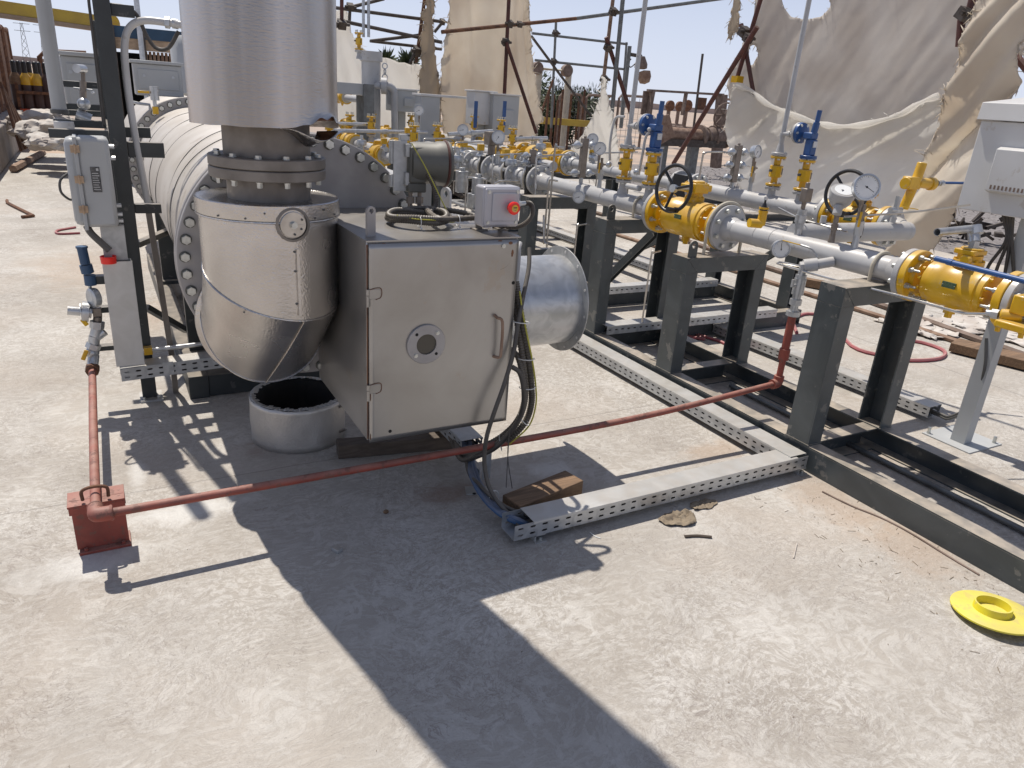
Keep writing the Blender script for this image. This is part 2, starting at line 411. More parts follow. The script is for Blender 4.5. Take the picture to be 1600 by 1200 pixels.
    # local marks: white cement powder, brown dirt drifts, rust stains
    for (bx, by, rx, ry, am, cc) in BLOBS:
        mpb = N.new('ShaderNodeMapping'); mpb.inputs['Location'].default_value = (-bx/rx, -by/ry, 0); mpb.inputs['Scale'].default_value = (1/rx, 1/ry, 0); L.new(tc.outputs['Object'], mpb.inputs[0])
        ln = N.new('ShaderNodeVectorMath'); ln.operation = 'LENGTH'; L.new(mpb.outputs[0], ln.inputs[0])
        dn_ = mth('ADD', ln.outputs['Value'], mth('MULTIPLY', mth('SUBTRACT', no(9, 8, .8, .65), .5), 1.6))
        c = mix(mth('MULTIPLY', ramp(dn_, .35, 1.0, (1, 1, 1, 1), (0, 0, 0, 1)), am), c, cc)
    # dark specks
    c = mix(mth('MULTIPLY', ramp(no(70, 2), .70, .74), .45), c, (.2, .17, .15))
    # saw-cut joints (thin dark grooves)
    sx = N.new('ShaderNodeSeparateXYZ'); L.new(tc.outputs['Object'], sx.inputs[0])
    jn = None
    wob = mth('MULTIPLY', mth('SUBTRACT', no(3, 3), .5), .02)
    for ax, pos, wd in JOINTS:
        dd = mth('ABSOLUTE', mth('SUBTRACT', mth('ADD', sx.outputs[ax], wob), pos))
        g = mth('SUBTRACT', 1.0, mth('DIVIDE', dd, wd), True)
        jn = g if jn is None else mth('MAXIMUM', jn, g)
    c = mix(mth('MULTIPLY', jn, .55), c, (.20, .175, .155))
    L.new(c, b.inputs['Base Color'])
    h = mth('ADD', mth('MULTIPLY', smear, .35), mth('MULTIPLY', streakA, .25))
    h = mth('SUBTRACT', h, mth('MULTIPLY', clm, .35)); h = mth('SUBTRACT', h, mth('MULTIPLY', cl2, .3)); h = mth('SUBTRACT', h, mth('MULTIPLY', jn, 1.2))
    h = mth('SUBTRACT', h, mth('MULTIPLY', ridge, .7)); h = mth('SUBTRACT', h, mth('MULTIPLY', ridge2, .5)); h = mth('ADD', h, mth('MULTIPLY', grain, .5))
    bp = N.new('ShaderNodeBump'); bp.inputs['Strength'].default_value = .42; bp.inputs['Distance'].default_value = .006; L.new(h, bp.inputs['Height']); L.new(bp.outputs[0], b.inputs['Normal'])
    MATS['concrete'] = m
def _g(px, py): q = gz(px, py, 0); return (q.x, q.y)
WH, BR, RS = (.66, .64, .60), (.40, .30, .22), (.24, .15, .10)
BLOBS = [(*_g(290, 800), .30, .10, .75, WH), (*_g(150, 880), .26, .12, .65, WH), (*_g(215, 740), .05, .16, .6, WH), (*_g(862, 735), .13, .12, .6, WH), (*_g(700, 770), .20, .12, .55, RS), (*_g(1120, 705), .28, .12, .6, BR), (*_g(1300, 780), .25, .35, .55, BR), (*_g(1430, 850), .3, .30, .5, BR), (*_g(140, 420), .5, .9, .45, BR), (*_g(230, 490), .25, .5, .5, BR), (*_g(1350, 700), .22, .5, .4, BR), (*_g(420, 700), .2, .15, .35, RS)]
JOINTS = [(1, 3.05, .006), (0, 5.35, .014), (0, 6.0, .012), (0, 6.95, .015), (0, 7.6, .012), (1, 9.2, .02), (0, -2.4, .01)]
concrete_mat()
def sand_mat():
    mat('sand', (.44, .33, .25), .95, 0, (.30, .245, .205), .35, .8, 12, 10, .6, .42, .58)
sand_mat()
mat('gravel', (.27, .245, .235), .95, 0, (.12, .105, .10), 14, 1.0, 25, 8, .4, .3, .7)
mb = MB(); mb.quadgrid(lambda u, v: Vector((-400+u*1100, -60+v*1160, -.16)), 4, 4)
struct(mb.build('sandy_ground', 'sand'))
mb = MB(); mb.box((-14, -4, -.30), (10.6, 17.5, 0)); struct(mb.build('concrete_floor', 'concrete'))
def gravel_sheet():
    mb = MB(); rr = random.Random(3)
    def f(u, v):
        x = 10.6+u*9; y = 1+v*19
        return Vector((x, y, -.13+.03*noise.noise(Vector((x*1.3, y*1.3, 0)))))
    mb.quadgrid(f, 40, 70)
    for i in range(2600):
        x = 10.7+rr.random()*8; y = 2+rr.random()*17; s = .02+.035*rr.random()
        q = Vector((x, y, -.1+.03*noise.noise(Vector((x*1.3, y*1.3, 0)))))
        a = [q+Vector((rr.uniform(-s, s), rr.uniform(-s, s), rr.uniform(0, s))) for _ in range(4)]
        v = [mb.bm.verts.new(p) for p in a]
        for t in ((0, 1, 2), (0, 1, 3), (1, 2, 3), (0, 2, 3)): mb.bm.faces.new([v[k] for k in t])
    o = mb.build('gravel', 'gravel'); tag(o, 'grey gravel ground beyond the torn tarpaulin', 'gravel', kind='stuff')
gravel_sheet()
# ------------------------------------------------------------------ gas heater (one bolted unit)
VX, VZ, VY = .745, .946, 3.10
heater = thing('gas_heater', 'large horizontal heater with grey burner box, bolted round flange, steel elbow and tall silver stack', 'heater', (VX, 4.0, 0))
H = heater
# vessel shell, slightly uneven cladding
def vessel():
    mb = MB(); n = 96; ys = [3.14+i*(3.62/60) for i in range(61)]
    rings = []
    for y in ys:
        t = (y-3.14)/3.62
        rr = .462-.012*t
        rings.append([mb.bm.verts.new((VX+(rr+.004*noise.noise(Vector((math.cos(a)*1.5, math.sin(a)*1.5, y*1.6))))*math.cos(a), y,
                                       VZ+(rr+.004*noise.noise(Vector((math.cos(a)*1.5+7, math.sin(a)*1.5, y*1.6))))*math.sin(a))) for a in [2*math.pi*k/n for k in range(n)]])
    for A, B in zip(rings[:-1], rings[1:]):
        for k in range(n): mb.bm.faces.new((A[k], A[(k+1) % n], B[(k+1) % n], B[k]))
    mb.bm.faces.new(rings[0]); mb.bm.faces.new(rings[-1][::-1])
    v = mb.build('vessel_shell', 'vessel', H)
    # overlapping cladding seams
    for i, (y, tilt) in enumerate([(3.50, .03), (3.95, -.05), (4.25, .10), (4.9, -.03), (5.5, .08), (6.1, .02)]):
        m2 = MB(); pts = []
        for k in range(96):
            a = 2*math.pi*k/96; r0 = .4635-.012*(y-3.14)/3.62+.0025*math.sin(3*a+i)
            pts.append((VX+r0*math.cos(a), y+tilt*math.cos(a-.5)+.006*math.sin(5*a+i), VZ+r0*math.sin(a)))
        m2.tube(pts, .0021, 5, smooth=False, closed=True); m2.build('cladding_seam', 'dark_grey', v)
    return v
vessel()
def big_flange(y0, y1, r, name, m, yb, facing, nb=44, ph=.3, rb=.484, bs=.0225):
    mb = MB(); mb.lathe((VX, y0, VZ), (0, 1, 0), disc_prof(r, y1-y0, 0, .003), 96)
    f = mb.build(name, m, H)
    pts = []
    for k in range(nb):
        a = R_(168.1+ph+k*360/nb); p = Vector((VX+rb*math.cos(a), yb, VZ+rb*math.sin(a)))
        # bolts that sit behind the box or elbow are left out only where hidden inside them
        pts.append(p)
    bolts(pts, facing, f, bs*.80, .020)
    return f
big_flange(3.10, 3.135, .515, 'vessel_flange', 'flange_grey', 3.10, (0, -1, 0), 44, 0, .484)
mb = MB(); mb.lathe((VX, 3.135, VZ), (0, 1, 0), disc_prof(.512, .010, .42, .001), 96); mb.build('gasket_ring', 'rust_edge', H)
mb = MB(); mb.lathe((VX, 3.145, VZ), (0, 1, 0), disc_prof(.517, .032, .44, .003), 96); mb.build('mating_flange', 'flange_grey', H)
big_flange(6.76, 6.80, .53, 'rear_flange', 'flange_grey', 6.76, (0, -1, 0), 44, 0, .493)
mb = MB(); mb.lathe((VX, 6.82, VZ), (0, 1, 0), [(0, 0), (.50, 0), (.51, .02), (.51, 1.7), (.47, 1.9), (.3, 2.02), (0, 2.06)], 64); mb.build('rear_drum', 'vessel', H)
# saddles and base frame
def saddle(y):
    mb = MB(); pts = [(VX-.40, y, .15), (VX+.40, y, .15)]
    for k in range(0, 13):
        a = R_(-30-120*k/12); pts.append((VX+.47*math.cos(a), y, VZ+.47*math.sin(a)))
    mb.prism(pts, (0, .06, 0)); mb.box((VX-.44, y-.06, .13), (VX+.44, y+.13, .155))
    mb.build('saddle', 'black_paint', H)
saddle(4.35); saddle(6.1)
for x in (VX-.40, VX+.36):
    mb = MB(); mb.box((x-.05, 3.99, 0), (x+.05, 7.2, .13)); mb.build('base_beam', 'black_paint', H, .003)
for y in (4.0, 5.2, 6.9):
    mb = MB(); mb.box((VX-.349, y, .004), (VX+.309, y+.10, .126)); mb.build('base_cross_beam', 'black_paint', H, .003)
# --- elbow
EX, EY, EZ, ER = .545, 2.845, .712, .248
def mitre_piece(p0, p1, n0, n1, r, name, m, seg=64, ny=10):
    """cylinder of axis p0->p1 cut by planes with normals n0 (at p0) and n1 (at p1)"""
    p0 = Vector(p0); p1 = Vector(p1); d = (p1-p0).normalized(); n0 = Vector(n0); n1 = Vector(n1)
    u = Vector((1, 0, 0)); v = d.cross(u).normalized(); mb = MB(); rings = [[] for _ in range(ny+1)]
    for k in range(seg):
        a = 2*math.pi*k/seg; e = (u*math.cos(a)+v*math.sin(a))*r
        s0 = -(e.dot(n0))/d.dot(n0); s1 = (p1-p0).length-(e.dot(n1))/d.dot(n1)
        for j in range(ny+1):
            t = s0+(s1-s0)*j/ny
            w_ = 1+.004*noise.noise(Vector((math.cos(a)*2, math.sin(a)*2, t*6)))
            rings[j].append(mb.bm.verts.new(p0+e*w_+d*t))
    for A, B in zip(rings[:-1], rings[1:]):
        for k in range(seg): mb.bm.faces.new((A[k], A[(k+1) % seg], B[(k+1) % seg], B[k]))
    loops = ([Vector(v.co) for v in rings[0]], [Vector(v.co) for v in rings[-1]])
    return mb.build(name, m, H), loops
aa = .22
A0 = Vector((EX, EY, 1.245)); A1 = Vector((EX, EY, EZ+aa)); A2 = Vector((EX, EY+aa, EZ)); A3 = Vector((EX, 3.10, EZ))
dn = Vector((0, 0, -1)); dd = (A2-A1).normalized(); dy = Vector((0, 1, 0))
m1 = (dn+dd).normalized(); m2 = (dd+dy).normalized()
phi_ = R_(27); ddt = Vector((-math.sin(phi_), math.cos(phi_), -1)).normalized(); m1 = (dn+ddt).normalized()
elb, lp = mitre_piece(A0, A1, dn, m1, ER, 'elbow_upper', 'drum_steel')
mb = MB(); mb.tube(lp[1], .004, 6, smooth=False, closed=True); mb.build('seam', 'drum_steel', elb)
e3, lp3 = mitre_piece(A2, A3, m2, dy, ER+.001, 'elbow_outlet', 'drum_steel', ny=3)
mb = MB(); rg_ = []
for j in range(11):
    t_ = j/10; ring_ = []
    for k in range(64):
        q = lp[1][k].lerp(lp3[0][k], t_); cc_ = A1.lerp(A2, t_); o_ = q-cc_
        bul = 1+.035*math.sin(math.pi*t_)*max(0, math.sin(2*math.pi*k/64))+.003*noise.noise(Vector((k*.3, t_*4, 2)))-.004*math.sin(math.pi*t_)
        ring_.append(mb.bm.verts.new(cc_+o_*bul))
    rg_.append(ring_)
for A, B in zip(rg_[:-1], rg_[1:]):
    for k in range(64): mb.bm.faces.new((A[k], A[(k+1) % 64], B[(k+1) % 64], B[k]))
def _hs(j):
    kk = 13.5+3.6*j/10; k0 = int(kk); return Vector(rg_[j][k0].co).lerp(Vector(rg_[j][k0+1].co), kk-k0)
hseam = [_hs(j) for j in range(11)]
e2 = mb.build('elbow_heel', 'drum_steel', H)
mb = MB(); mb.tube(lp3[0], .004, 6, smooth=False, closed=True); mb.build('seam', 'drum_steel', e2)
mb = MB(); mb.lathe((EX, 3.07, EZ), (0, 1, 0), [(ER+.004, 0), (ER+.022, .004), (ER+.022, .03), (ER+.004, .03)], 64); mb.build('elbow_collar', 'drum_steel', H)
# lid with rim
mb = MB(); mb.lathe((EX, EY, 1.195), (0, 0, 1), [(.249, 0), (.256, .002), (.257, .008), (.256, .053), (.252, .056), (.246, .052), (0, .054)], 72)
lid = mb.build('elbow_lid', 'drum_steel', H)
mb = MB(); mb.torus((EX, EY, 1.192), (0, 0, 1), .2535, .0045, 72, 6); mb.build('rim_bead', 'drum_steel', lid)
def on_drum(a, z, r=ER): return Vector((EX+r*math.sin(a), EY-r*math.cos(a), z))
pts = [on_drum(a, 1.185, .256) for a in (-1.0, -.45, .1, .5, .95)]
for p in pts: pass
mb = MB()
for a, z in ((-.9, 1.205), (-.5, 1.205), (-.25, 1.225), (.45, 1.205), (.62, 1.23), (.9, 1.205)):
    p = on_drum(a, z, .257); d = Vector((math.sin(a), -math.cos(a), 0)); mb.cyl(p, p+d*.003, .0035, n=8)
mb.build('rivet_row', 'dark_grey', lid)
# vertical overlap seam + screws
mb = MB(); sa = .16
mb.bar(on_drum(sa, .855, ER+.002), on_drum(sa, 1.10, ER+.002), .012, .004, (1, 0, 0)); mb.bar(on_drum(sa+.02, .855, ER+.003), on_drum(sa+.02, 1.10, ER+.003), .003, .006, (1, 0, 0))
sm = mb.build('vertical_seam', 'drum_steel', elb)
for z in (.90, 1.02, 1.16, 1.09):
    p = on_drum(sa-.03, z, ER+.001); mb = MB(); mb.cyl(p, p+Vector((0, -.003, 0)), .004, n=8); mb.build('screw', 'dark_grey', elb)
for a, z in ((-.62, .87),):
    p = on_drum(a, z, ER+.001); mb = MB(); mb.sphere(p, .004, 8); mb.build('screw', 'dark_grey', elb)
hp = [q+Vector((0, -.003, -.002)) for q in hseam]
mb = MB(); mb.tube(hp, .0035, 6); mb.build('heel_seam', 'drum_steel', e2)
# cut-out port with aluminium disc and hex plug
pa = .115; pc = on_drum(pa, 1.186, ER+.006); pd = Vector((math.sin(pa), -math.cos(pa), 0))
mb = MB(); mb.lathe(pc-pd*.012, pd, [(.058, .004), (.060, .014), (.051, .016), (.049, .006)], 40, closed=True); port = mb.build('port_cutout', 'flange_dark', H)
mb = MB(); mb.lathe(pc-pd*.008, pd, disc_prof(.046, .014), 40); mb.bar(pc+pd*.0065+Vector((-.04, 0, 0)), pc+pd*.0065+Vector((.04, .004, 0)), .003, .003); mb.build('port_disc', 'steel_tube', port)
bolts([pc+pd*.006+Vector((0, 0, 0))], pd, port, .012, .012, 'hex_plug', 'bolt_zinc')
bolts([pc+pd*.006+Vector((x*.030, abs(x)*.004, z*.018)) for x, z in ((-1, 1), (1, 1), (-.9, -.8), (.9, -.8), (.1, -1.8))], pd, port, .0042, .004, 'screw', 'dark_grey', False)
# --- neck and stack flange pair
SX, SY = .545, 2.822
mb = MB(); mb.lathe((SX, SY, 1.24), (0, 0, 1), [(.146, 0), (.146, .085)], 56); mb.build('neck_lower', 'flange_dark', H)
mb = MB(); mb.lathe((SX, SY, 1.395), (0, 0, 1), [(.150, 0), (.150, .18), (0, .18)], 56); mb.build('neck_upper', 'flange_dark', H)
mb = MB(); mb.lathe((SX, SY, 1.322), (0, 0, 1), disc_prof(.203, .036, .14, .003), 64); f1 = mb.build('stack_flange', 'flange_dark', H)
mb = MB(); mb.lathe((SX, SY, 1.3605), (0, 0, 1), disc_prof(.203, .036, .14, .003), 64); f2 = mb.build('stack_flange', 'flange_dark', H)
bolts(circ((SX, SY, 1.397), (0, 0, 1), .176, 12, .3), (0, 0, 1), f2, .0115, .011)
bolts(circ((SX, SY, 1.322), (0, 0, 1), .176, 12, .3), (0, 0, -1), f1, .0105, .020, 'nut')
# --- stack, clad in hammered sheet with a torn lower lip on the right
def stack():
    mb = MB(); n = 128; hs = [1.497+.0*i for i in range(1)]+[1.51, 1.53]+[1.56+i*.06 for i in range(60)]+[5.3]
    rings = []
    for i, z in enumerate(hs):
        ring = []
        for k in range(n):
            a = 2*math.pi*k/n
            zz = z
            # gentle scallop and a lifted tear at the front-right
            t = math.exp(-((a-5.45)/.40)**2)
            if i < 3: zz = z+.003*noise.noise(Vector((math.cos(a)*3, math.sin(a)*3, 0)))*(3-i)/3
            if i < 3: zz += t*(.040+.008*math.sin(a*23))*(3-i)/3
            if i < 3: zz -= .006*math.sin(a)
            r = .2505+.0012*noise.noise(Vector((math.cos(a)*3, math.sin(a)*3, z*2.2)))
            if i < 3: r += .012*t*(3-i)/3
            ring.append(mb.bm.verts.new((SX+r*math.cos(a), SY+r*math.sin(a), zz)))
        rings.append(ring)
    for A, B in zip(rings[:-1], rings[1:]):
        for k in range(n): mb.bm.faces.new((A[k], A[(k+1) % n], B[(k+1) % n], B[k]))
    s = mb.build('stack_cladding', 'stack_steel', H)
    mb = MB(); mb.lathe((SX, SY, 1.535), (0, 0, 1), [(.14, -.012), (.243, -.004), (.243, .05), (.14, .05)], 64, closed=True); mb.build('insulation', 'rust', s)
    # flap of sheet bent away under the tear
    fl = MB()
    def ff(u, v):
        a = 4.75+u*1.25; r = .175+.085*v*u+.02*v; return Vector((SX+r*math.cos(a), SY+r*math.sin(a), 1.500-.050*math.sin(u*2.8)*(1-.5*v)+.010*math.sin(u*9)))
    fl.quadgrid(ff, 14, 3); fl.build('bent_flap', 'drum_steel', s, solid=.002)
    m3 = MB(); m3.box((SX-.235, SY-.1, 1.60), (SX-.235, SY-.1, 1.60)) if False else None
    for z in (2.62, 3.75):
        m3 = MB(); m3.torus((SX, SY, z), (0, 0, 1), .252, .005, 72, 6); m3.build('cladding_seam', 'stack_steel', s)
    return s
stack()
# --- burner box
bx0, bx1, by0, by1, bz0, bz1 = .776, 1.372, 2.405, 3.098, .402, 1.158
mb = MB(); mb.box((bx0, by0, bz0), (bx1, by1, bz1)); hb = mb.build('burner_box', 'box_steel', H, .004)
mb = MB(); mb.box((bx0-.004, by0-.010, bz1), (bx1+.006, by1, bz1+.005)); mb.build('top_plate', 'box_steel', hb)
mb = MB()
def doorf(u, v):
    x = bx0+.006+u*(bx1-bx0-.008); z = bz0-.004+v*(bz1-bz0-.002)
    return Vector((x, by0-.006-.0022*noise.noise(Vector((x*3.2, z*3.2, 2))), z))
mb.quadgrid(doorf, 30, 38); door = mb.build('burner_door', 'box_steel', H, solid=.005, offset=-1)
mb = MB(); mb.bar((bx0+.0015, by0-.003, bz0+.01), (bx0+.0015, by0-.003, bz1-.01), .004, .004); mb.build('rust_seam', 'rust', door)
for z in (.975, .615):
    mb = MB(); mb.box((bx0+.006, by0-.012, z-.018), (bx0+.048, by0-.0085, z+.018)); mb.build('hinge_plate', 'box_steel', door, .003)
    mb = MB(); mb.cyl((bx0+.002, by0-.010, z-.045), (bx0+.002, by0-.010, z-.005), .006, n=10); mb.cyl((bx0+.002, by0-.010, z-.003), (bx0+.002, by0-.010, z+.018), .0065, n=10); mb.build('hinge_pin', 'box_steel', door)
    mb = MB(); mb.tube([(bx0+.008, by0-.012, z+.017), (bx0+.03, by0-.013, z+.022), (bx0+.05, by0-.012, z+.018), (bx0+.050, by0-.012, z-.010), (bx0+.03, by0-.012, z-.020)], .0016, 6); mb.build('weld_bead', 'rust', door)
# rust patches bleeding at the door's corners, thin raised scale
def scale_patch(c, rx, rz, seed, m='rust', par=None, y=by0-.0105):
    mb = MB(); pts = []
    for k in range(18):
        a = 2*math.pi*k/18; q = .6+.6*abs(noise.noise(Vector((math.cos(a)*2, math.sin(a)*2, seed))))
        pts.append((c[0]+rx*q*math.cos(a), y, c[1]+rz*q*math.sin(a)))
    mb.prism(pts, (0, -.0012, 0)); mb.build('rust_patch', m, par or door)
for i, (x, z, a, b) in enumerate([(.800, 1.150, .014, .004), (.835, 1.152, .010, .003), (1.335, 1.140, .012, .008), (1.290, 1.150, .012, .003), (1.345, 1.10, .006, .018), (.785, .585, .003, .02), (.785, .42, .003, .016), (.784, 1.12, .003, .03)]):
    scale_patch((x, z), a, b, i*3.1)
mb = MB(); mb.tube([(1.346, by0-.009, 1.112), (1.342, by0-.009, 1.075), (1.322, by0-.009, 1.050), (1.298, by0-.009, 1.040)], .0018, 6); mb.build('scratch', 'dark_grey', door)
for x, z in ((.872, 1.135), (1.358, .985), (.863, .432)):
    mb = MB(); mb.cyl((x, by0-.0115, z), (x, by0-.004, z), .0068, n=16); mb.build('bolt_hole', 'dark_hole', door)
bolts([(1.304, by0-.0085, 1.130)], (0, -1, 0), door, .009, .007)
# sight glass
sgc = Vector((1.0, by0-.009, .772))
mb = MB(); mb.lathe(sgc, (0, -1, 0), disc_prof(.0765, .012, .040, .002), 56, closed=True); sg = mb.build('sight_glass_flange', 'flange_grey', H)
mb = MB(); mb.lathe(sgc, (0, -1, 0), [(0, .006), (.041, .006)], 40); mb.build('sight_glass', 'glass_dark', sg)
for x, z in ((-.04, .042), (.04, -.04)):
    mb = MB(); c = sgc+Vector((x, -.0118, z)); mb.cyl(c, c+Vector((0, -.001, 0)), .006, n=14); mb.build('bolt_hole', 'dark_hole', sg)
bolts([sgc+Vector((.043, -.012, .042)), sgc+Vector((-.042, -.012, -.04))], (0, -1, 0), sg, .0075, .004)
mb = MB(); mb.tube([(1.285, by0-.004, .862), (1.287, by0-.030, .856), (1.306, by0-.040, .838), (1.308, by0-.040, .72), (1.303, by0-.038, .695), (1.290, by0-.006, .690)], .006, 8, sub=4); mb.build('door_handle', 'rust_pale', H)
# lifting lugs on the box top
def lug(p, w_, h, t, ax, par, m, hole=.012):
    """plate with a rounded top and a real hole; p = bottom centre, ax = direction along the plate's width"""
    p = Vector(p); ax = Vector(ax).normalized(); nrm = ax.cross(Vector((0, 0, 1))); mb = MB(); n = 24
    hc = p+Vector((0, 0, h-w_/2)); outer = []; inner = []
    for k in range(n+1):
        a = math.pi*k/n; outer.append(hc+ax*math.cos(a)*w_/2+Vector((0, 0, math.sin(a)*w_/2)))
    outer = [p+ax*w_/2]+outer+[p-ax*w_/2]
    m_ = len(outer)
    for k in range(m_):
        d = outer[k]-hc; a = math.atan2(d.z, d.dot(ax)); inner.append(hc+ax*math.cos(a)*hole+Vector((0, 0, math.sin(a)*hole)))
    for off, flip in ((nrm*t/2, 0), (-nrm*t/2, 1)):
        pass
    Vv = [[mb.bm.verts.new(q+o) for q in L_] for o in (nrm*t/2, -nrm*t/2) for L_ in (outer, inner)]
    for k in range(m_):
        k2 = (k+1) % m_
        for (a, b) in ((0, 1), (3, 2), (2, 0), (1, 3)):
            try: mb.bm.faces.new((Vv[a][k], Vv[a][k2], Vv[b][k2], Vv[b][k]))
            except ValueError: pass
    return mb.build('lifting_lug', m, par)
lug((.815, 2.475, bz1+.004), .034, .105, .012, (1, .25, 0), H, 'flange_grey', .009)
lug((1.345, 3.03, bz1+.004), .06, .10, .012, (.35, -1, 0), H, 'cab_white', .016)
# air inlet duct on the right
DX0, DX1, DY, DZ = 1.372, 1.945, 2.895, .752
mb = MB(); mb.lathe((DX0, DY, DZ), (1, 0, 0), [(.214, 0), (.214, .53), (.206, .53), (.206, 0)], 64); duct = mb.build('air_inlet_duct', 'galv', H)
mb = MB(); mb.lathe((DX1-.045, DY, DZ), (1, 0, 0), disc_prof(.255, .006, .207, .001), 72, closed=True); df = mb.build('duct_flange', 'galv_dull', duct)
for i, p in enumerate(circ((DX1-.040, DY, DZ), (1, 0, 0), .236, 12, .2)):
    mb = MB(); mb.cyl(p-Vector((.007, 0, 0)), p+Vector((.004, 0, 0)), .0065, n=12); mb.build('bolt_hole', 'white', df)
mb = MB(); mb.tube([(1.45, DY-.10, DZ+.19), (1.47, DY-.155, DZ+.155), (1.485, DY-.19, DZ+.10)], .0012, 5); mb.build('scratch', 'dark_grey', duct)
# ------------------------------------------------------------------ perforated cable trays
def slot_web(mb, p, along, up, L, h, rows, pitch=.055, sl=.025, sh=.0088):
    p = Vector(p); a = Vector(along).normalized(); u = Vector(up).normalized(); n = max(1, int(round(L/pitch))); pc = L/n; rh = h/rows
    for i in range(n):
        for j in range(rows):
            o = p+a*(i*pc)+u*(j*rh)
            cx = pc/2+(0 if rows < 2 else (.0)); cz = rh/2+((rh*.06) if j == 0 else -rh*.06)
            O = [(0, 0), (pc, 0), (pc, rh), (0, rh)]
            c = sl/2; d = sh/2; k = .004
            I = [(cx-c+k, cz-d), (cx+c-k, cz-d), (cx+c, cz-d+k*.8), (cx+c, cz+d-k*.8), (cx+c-k, cz+d), (cx-c+k, cz+d), (cx-c, cz+d-k*.8), (cx-c, cz-d+k*.8)]
            VO = [mb.bm.verts.new(o+a*x+u*z) for x, z in O]; VI = [mb.bm.verts.new(o+a*x+u*z) for x, z in I]
            f = mb.bm.faces.new
            f((VO[0], VO[1], VI[1], VI[0])); f((VO[1], VI[2], VI[1])); f((VO[1], VO[2], VI[3], VI[2])); f((VO[2], VI[4], VI[3]))
            f((VO[2], VO[3], VI[5], VI[4])); f((VO[3], VI[6], VI[5])); f((VO[3], VO[0], VI[7], VI[6])); f((VO[0], VI[0], VI[7]))
def tray(name, label, p0, p1, w_, h, rows=2, cover=True, m='galv', feet=(), covers=None, group=None, up=(0, 0, 1), loc=None):
    p0 = Vector(p0); p1 = Vector(p1); a = (p1-p0).normalized(); L = (p1-p0).length; upv = Vector(up); s = a.cross(upv).normalized()
    t = thing(name, label, 'cable tray', tuple(p0), group)
    mb = MB()
    for sg_ in (-1, 1):
        mb = MB(); slot_web(mb, p0+s*sg_*w_/2, a, upv, L, h, rows)
        mb.build('tray_side', m, t, solid=.0016, flat=True)
    mb = MB(); mb.prism([p0-s*w_/2+upv*.001, p0+s*w_/2+upv*.001, p1+s*w_/2+upv*.001, p1-s*w_/2+upv*.001], upv*.0015); mb.build('tray_base', m, t)
    if cover and h > .05:
        mb = MB()
        for k in range(3): mb.tube([p0+s*(k-1)*w_*.25+upv*.014+a*.05, p0+s*(k-1)*w_*.27+upv*.016+a*L*.5, p0+s*(k-1)*w_*.25+upv*.014+a*(L-.05)], w_*.12, 6, smooth=False)
        mb.build('dark_cable_filler', 'cable', t)  # black cable filler added inside so the tray slots look dark
    if cover:
        for (c0, c1, lift) in (covers or [(0, 1, 0)]):
            q0 = p0+a*L*c0; q1 = p0+a*L*c1; e = w_/2+.003; z0 = h+.0015+lift
            mb = MB(); mb.prism([q0-s*e+upv*z0, q0+s*e+upv*z0, q1+s*e+upv*z0, q1-s*e+upv*z0], upv*.0016)
            for sg_ in (-1, 1): mb.prism([q0+s*sg_*e+upv*(z0-.009), q0+s*sg_*(e+.0014)+upv*(z0-.009), q0+s*sg_*(e+.0014)+upv*z0, q0+s*sg_*e+upv*z0], a*(q1-q0).length)
            mb.build('tray_cover', 'tray_cover' if m == 'galv' else m, t)
    for f in feet:
        q = p0+a*L*f[0]+s*(w_/2-.02)*f[1]; mb = MB(); zz = q.z
        mb.box((q.x-.02, q.y-.02, 0.004), (q.x-.014, q.y+.02, zz)); mb.box((q.x-.02, q.y-.035, 0.0), (q.x+.03, q.y+.02, .005)); mb.box((q.x-.02, q.y-.02, zz-.005), (q.x+.03, q.y+.02, zz))
        ft = mb.build('support_foot', 'galv_dull', t); bolts([Vector((q.x+.008, q.y-.018, .005))], (0, 0, 1), ft, .008, .012)
    return t
tray('cable_tray', 'covered perforated tray nearest the camera, running across the floor beside the wood block', (1.262, 2.128, .030), (2.93, 2.128, .030), .105, .068, 2, covers=[(.05, .955, .0)], feet=[(.07, 1), (.985, 1)])
tray('cable_tray', 'long covered perforated tray on the floor alongside the dark skid base, ending at the corner', (2.872, 2.185, .030), (2.872, 5.4, .030), .105, .068, 2, covers=[(-.03, .25, .006), (.252, 1, .003)], feet=[(.13, 1)])
# ------------------------------------------------------------------ red-oxide drain line and its stand
RP = .017
t = thing('drain_pipe', 'long red oxide painted drain pipe crossing the floor and turning at a red stand', 'pipe', (-.145, 2.5, .235))
mb = MB(); mb.tube([(-.145, 2.51, .235), (-.145, 3.30, .236), (-.142, 3.93, .240)], RP, 16, smooth=False); mb.build('pipe_run', 'redoxide', t)
mb = MB(); mb.tube([(-.145, 2.50, .235), (1.2, 2.502, .232), (2.2, 2.50, .243), (3.085, 2.50, .300)], RP*.92, 16, sub=8); mb.build('pipe_run', 'redoxide', t)
mb = MB(); mb.tube([(-.145, 2.55, .235), (-.145, 2.515, .235), (-.138, 2.503, .235), (-.10, 2.50, .235)], .026, 16, sub=6); mb.torus((-.145, 2.553, .235), (0, 1, 0), .022, .006, 20); mb.torus((-.098, 2.50, .235), (1, 0, 0), .022, .006, 20); mb.build('elbow', 'redoxide', t)
mb = MB(); mb.tube([(3.075, 2.50, .30), (3.105, 2.50, .302), (3.118, 2.50, .315), (3.119, 2.50, .345)], .027, 16, sub=6); mb.build('elbow', 'redoxide', t)
mb = MB(); mb.cyl((3.119, 2.5, .33), (3.119, 2.5, .68), RP, n=18); mb.cyl((3.119, 2.5, .44), (3.119, 2.5, .50), .028, n=18); mb.cyl((3.119, 2.5, .50), (3.119, 2.5, .68), RP+.004, n=18); mb.build('riser', 'redoxide', t)
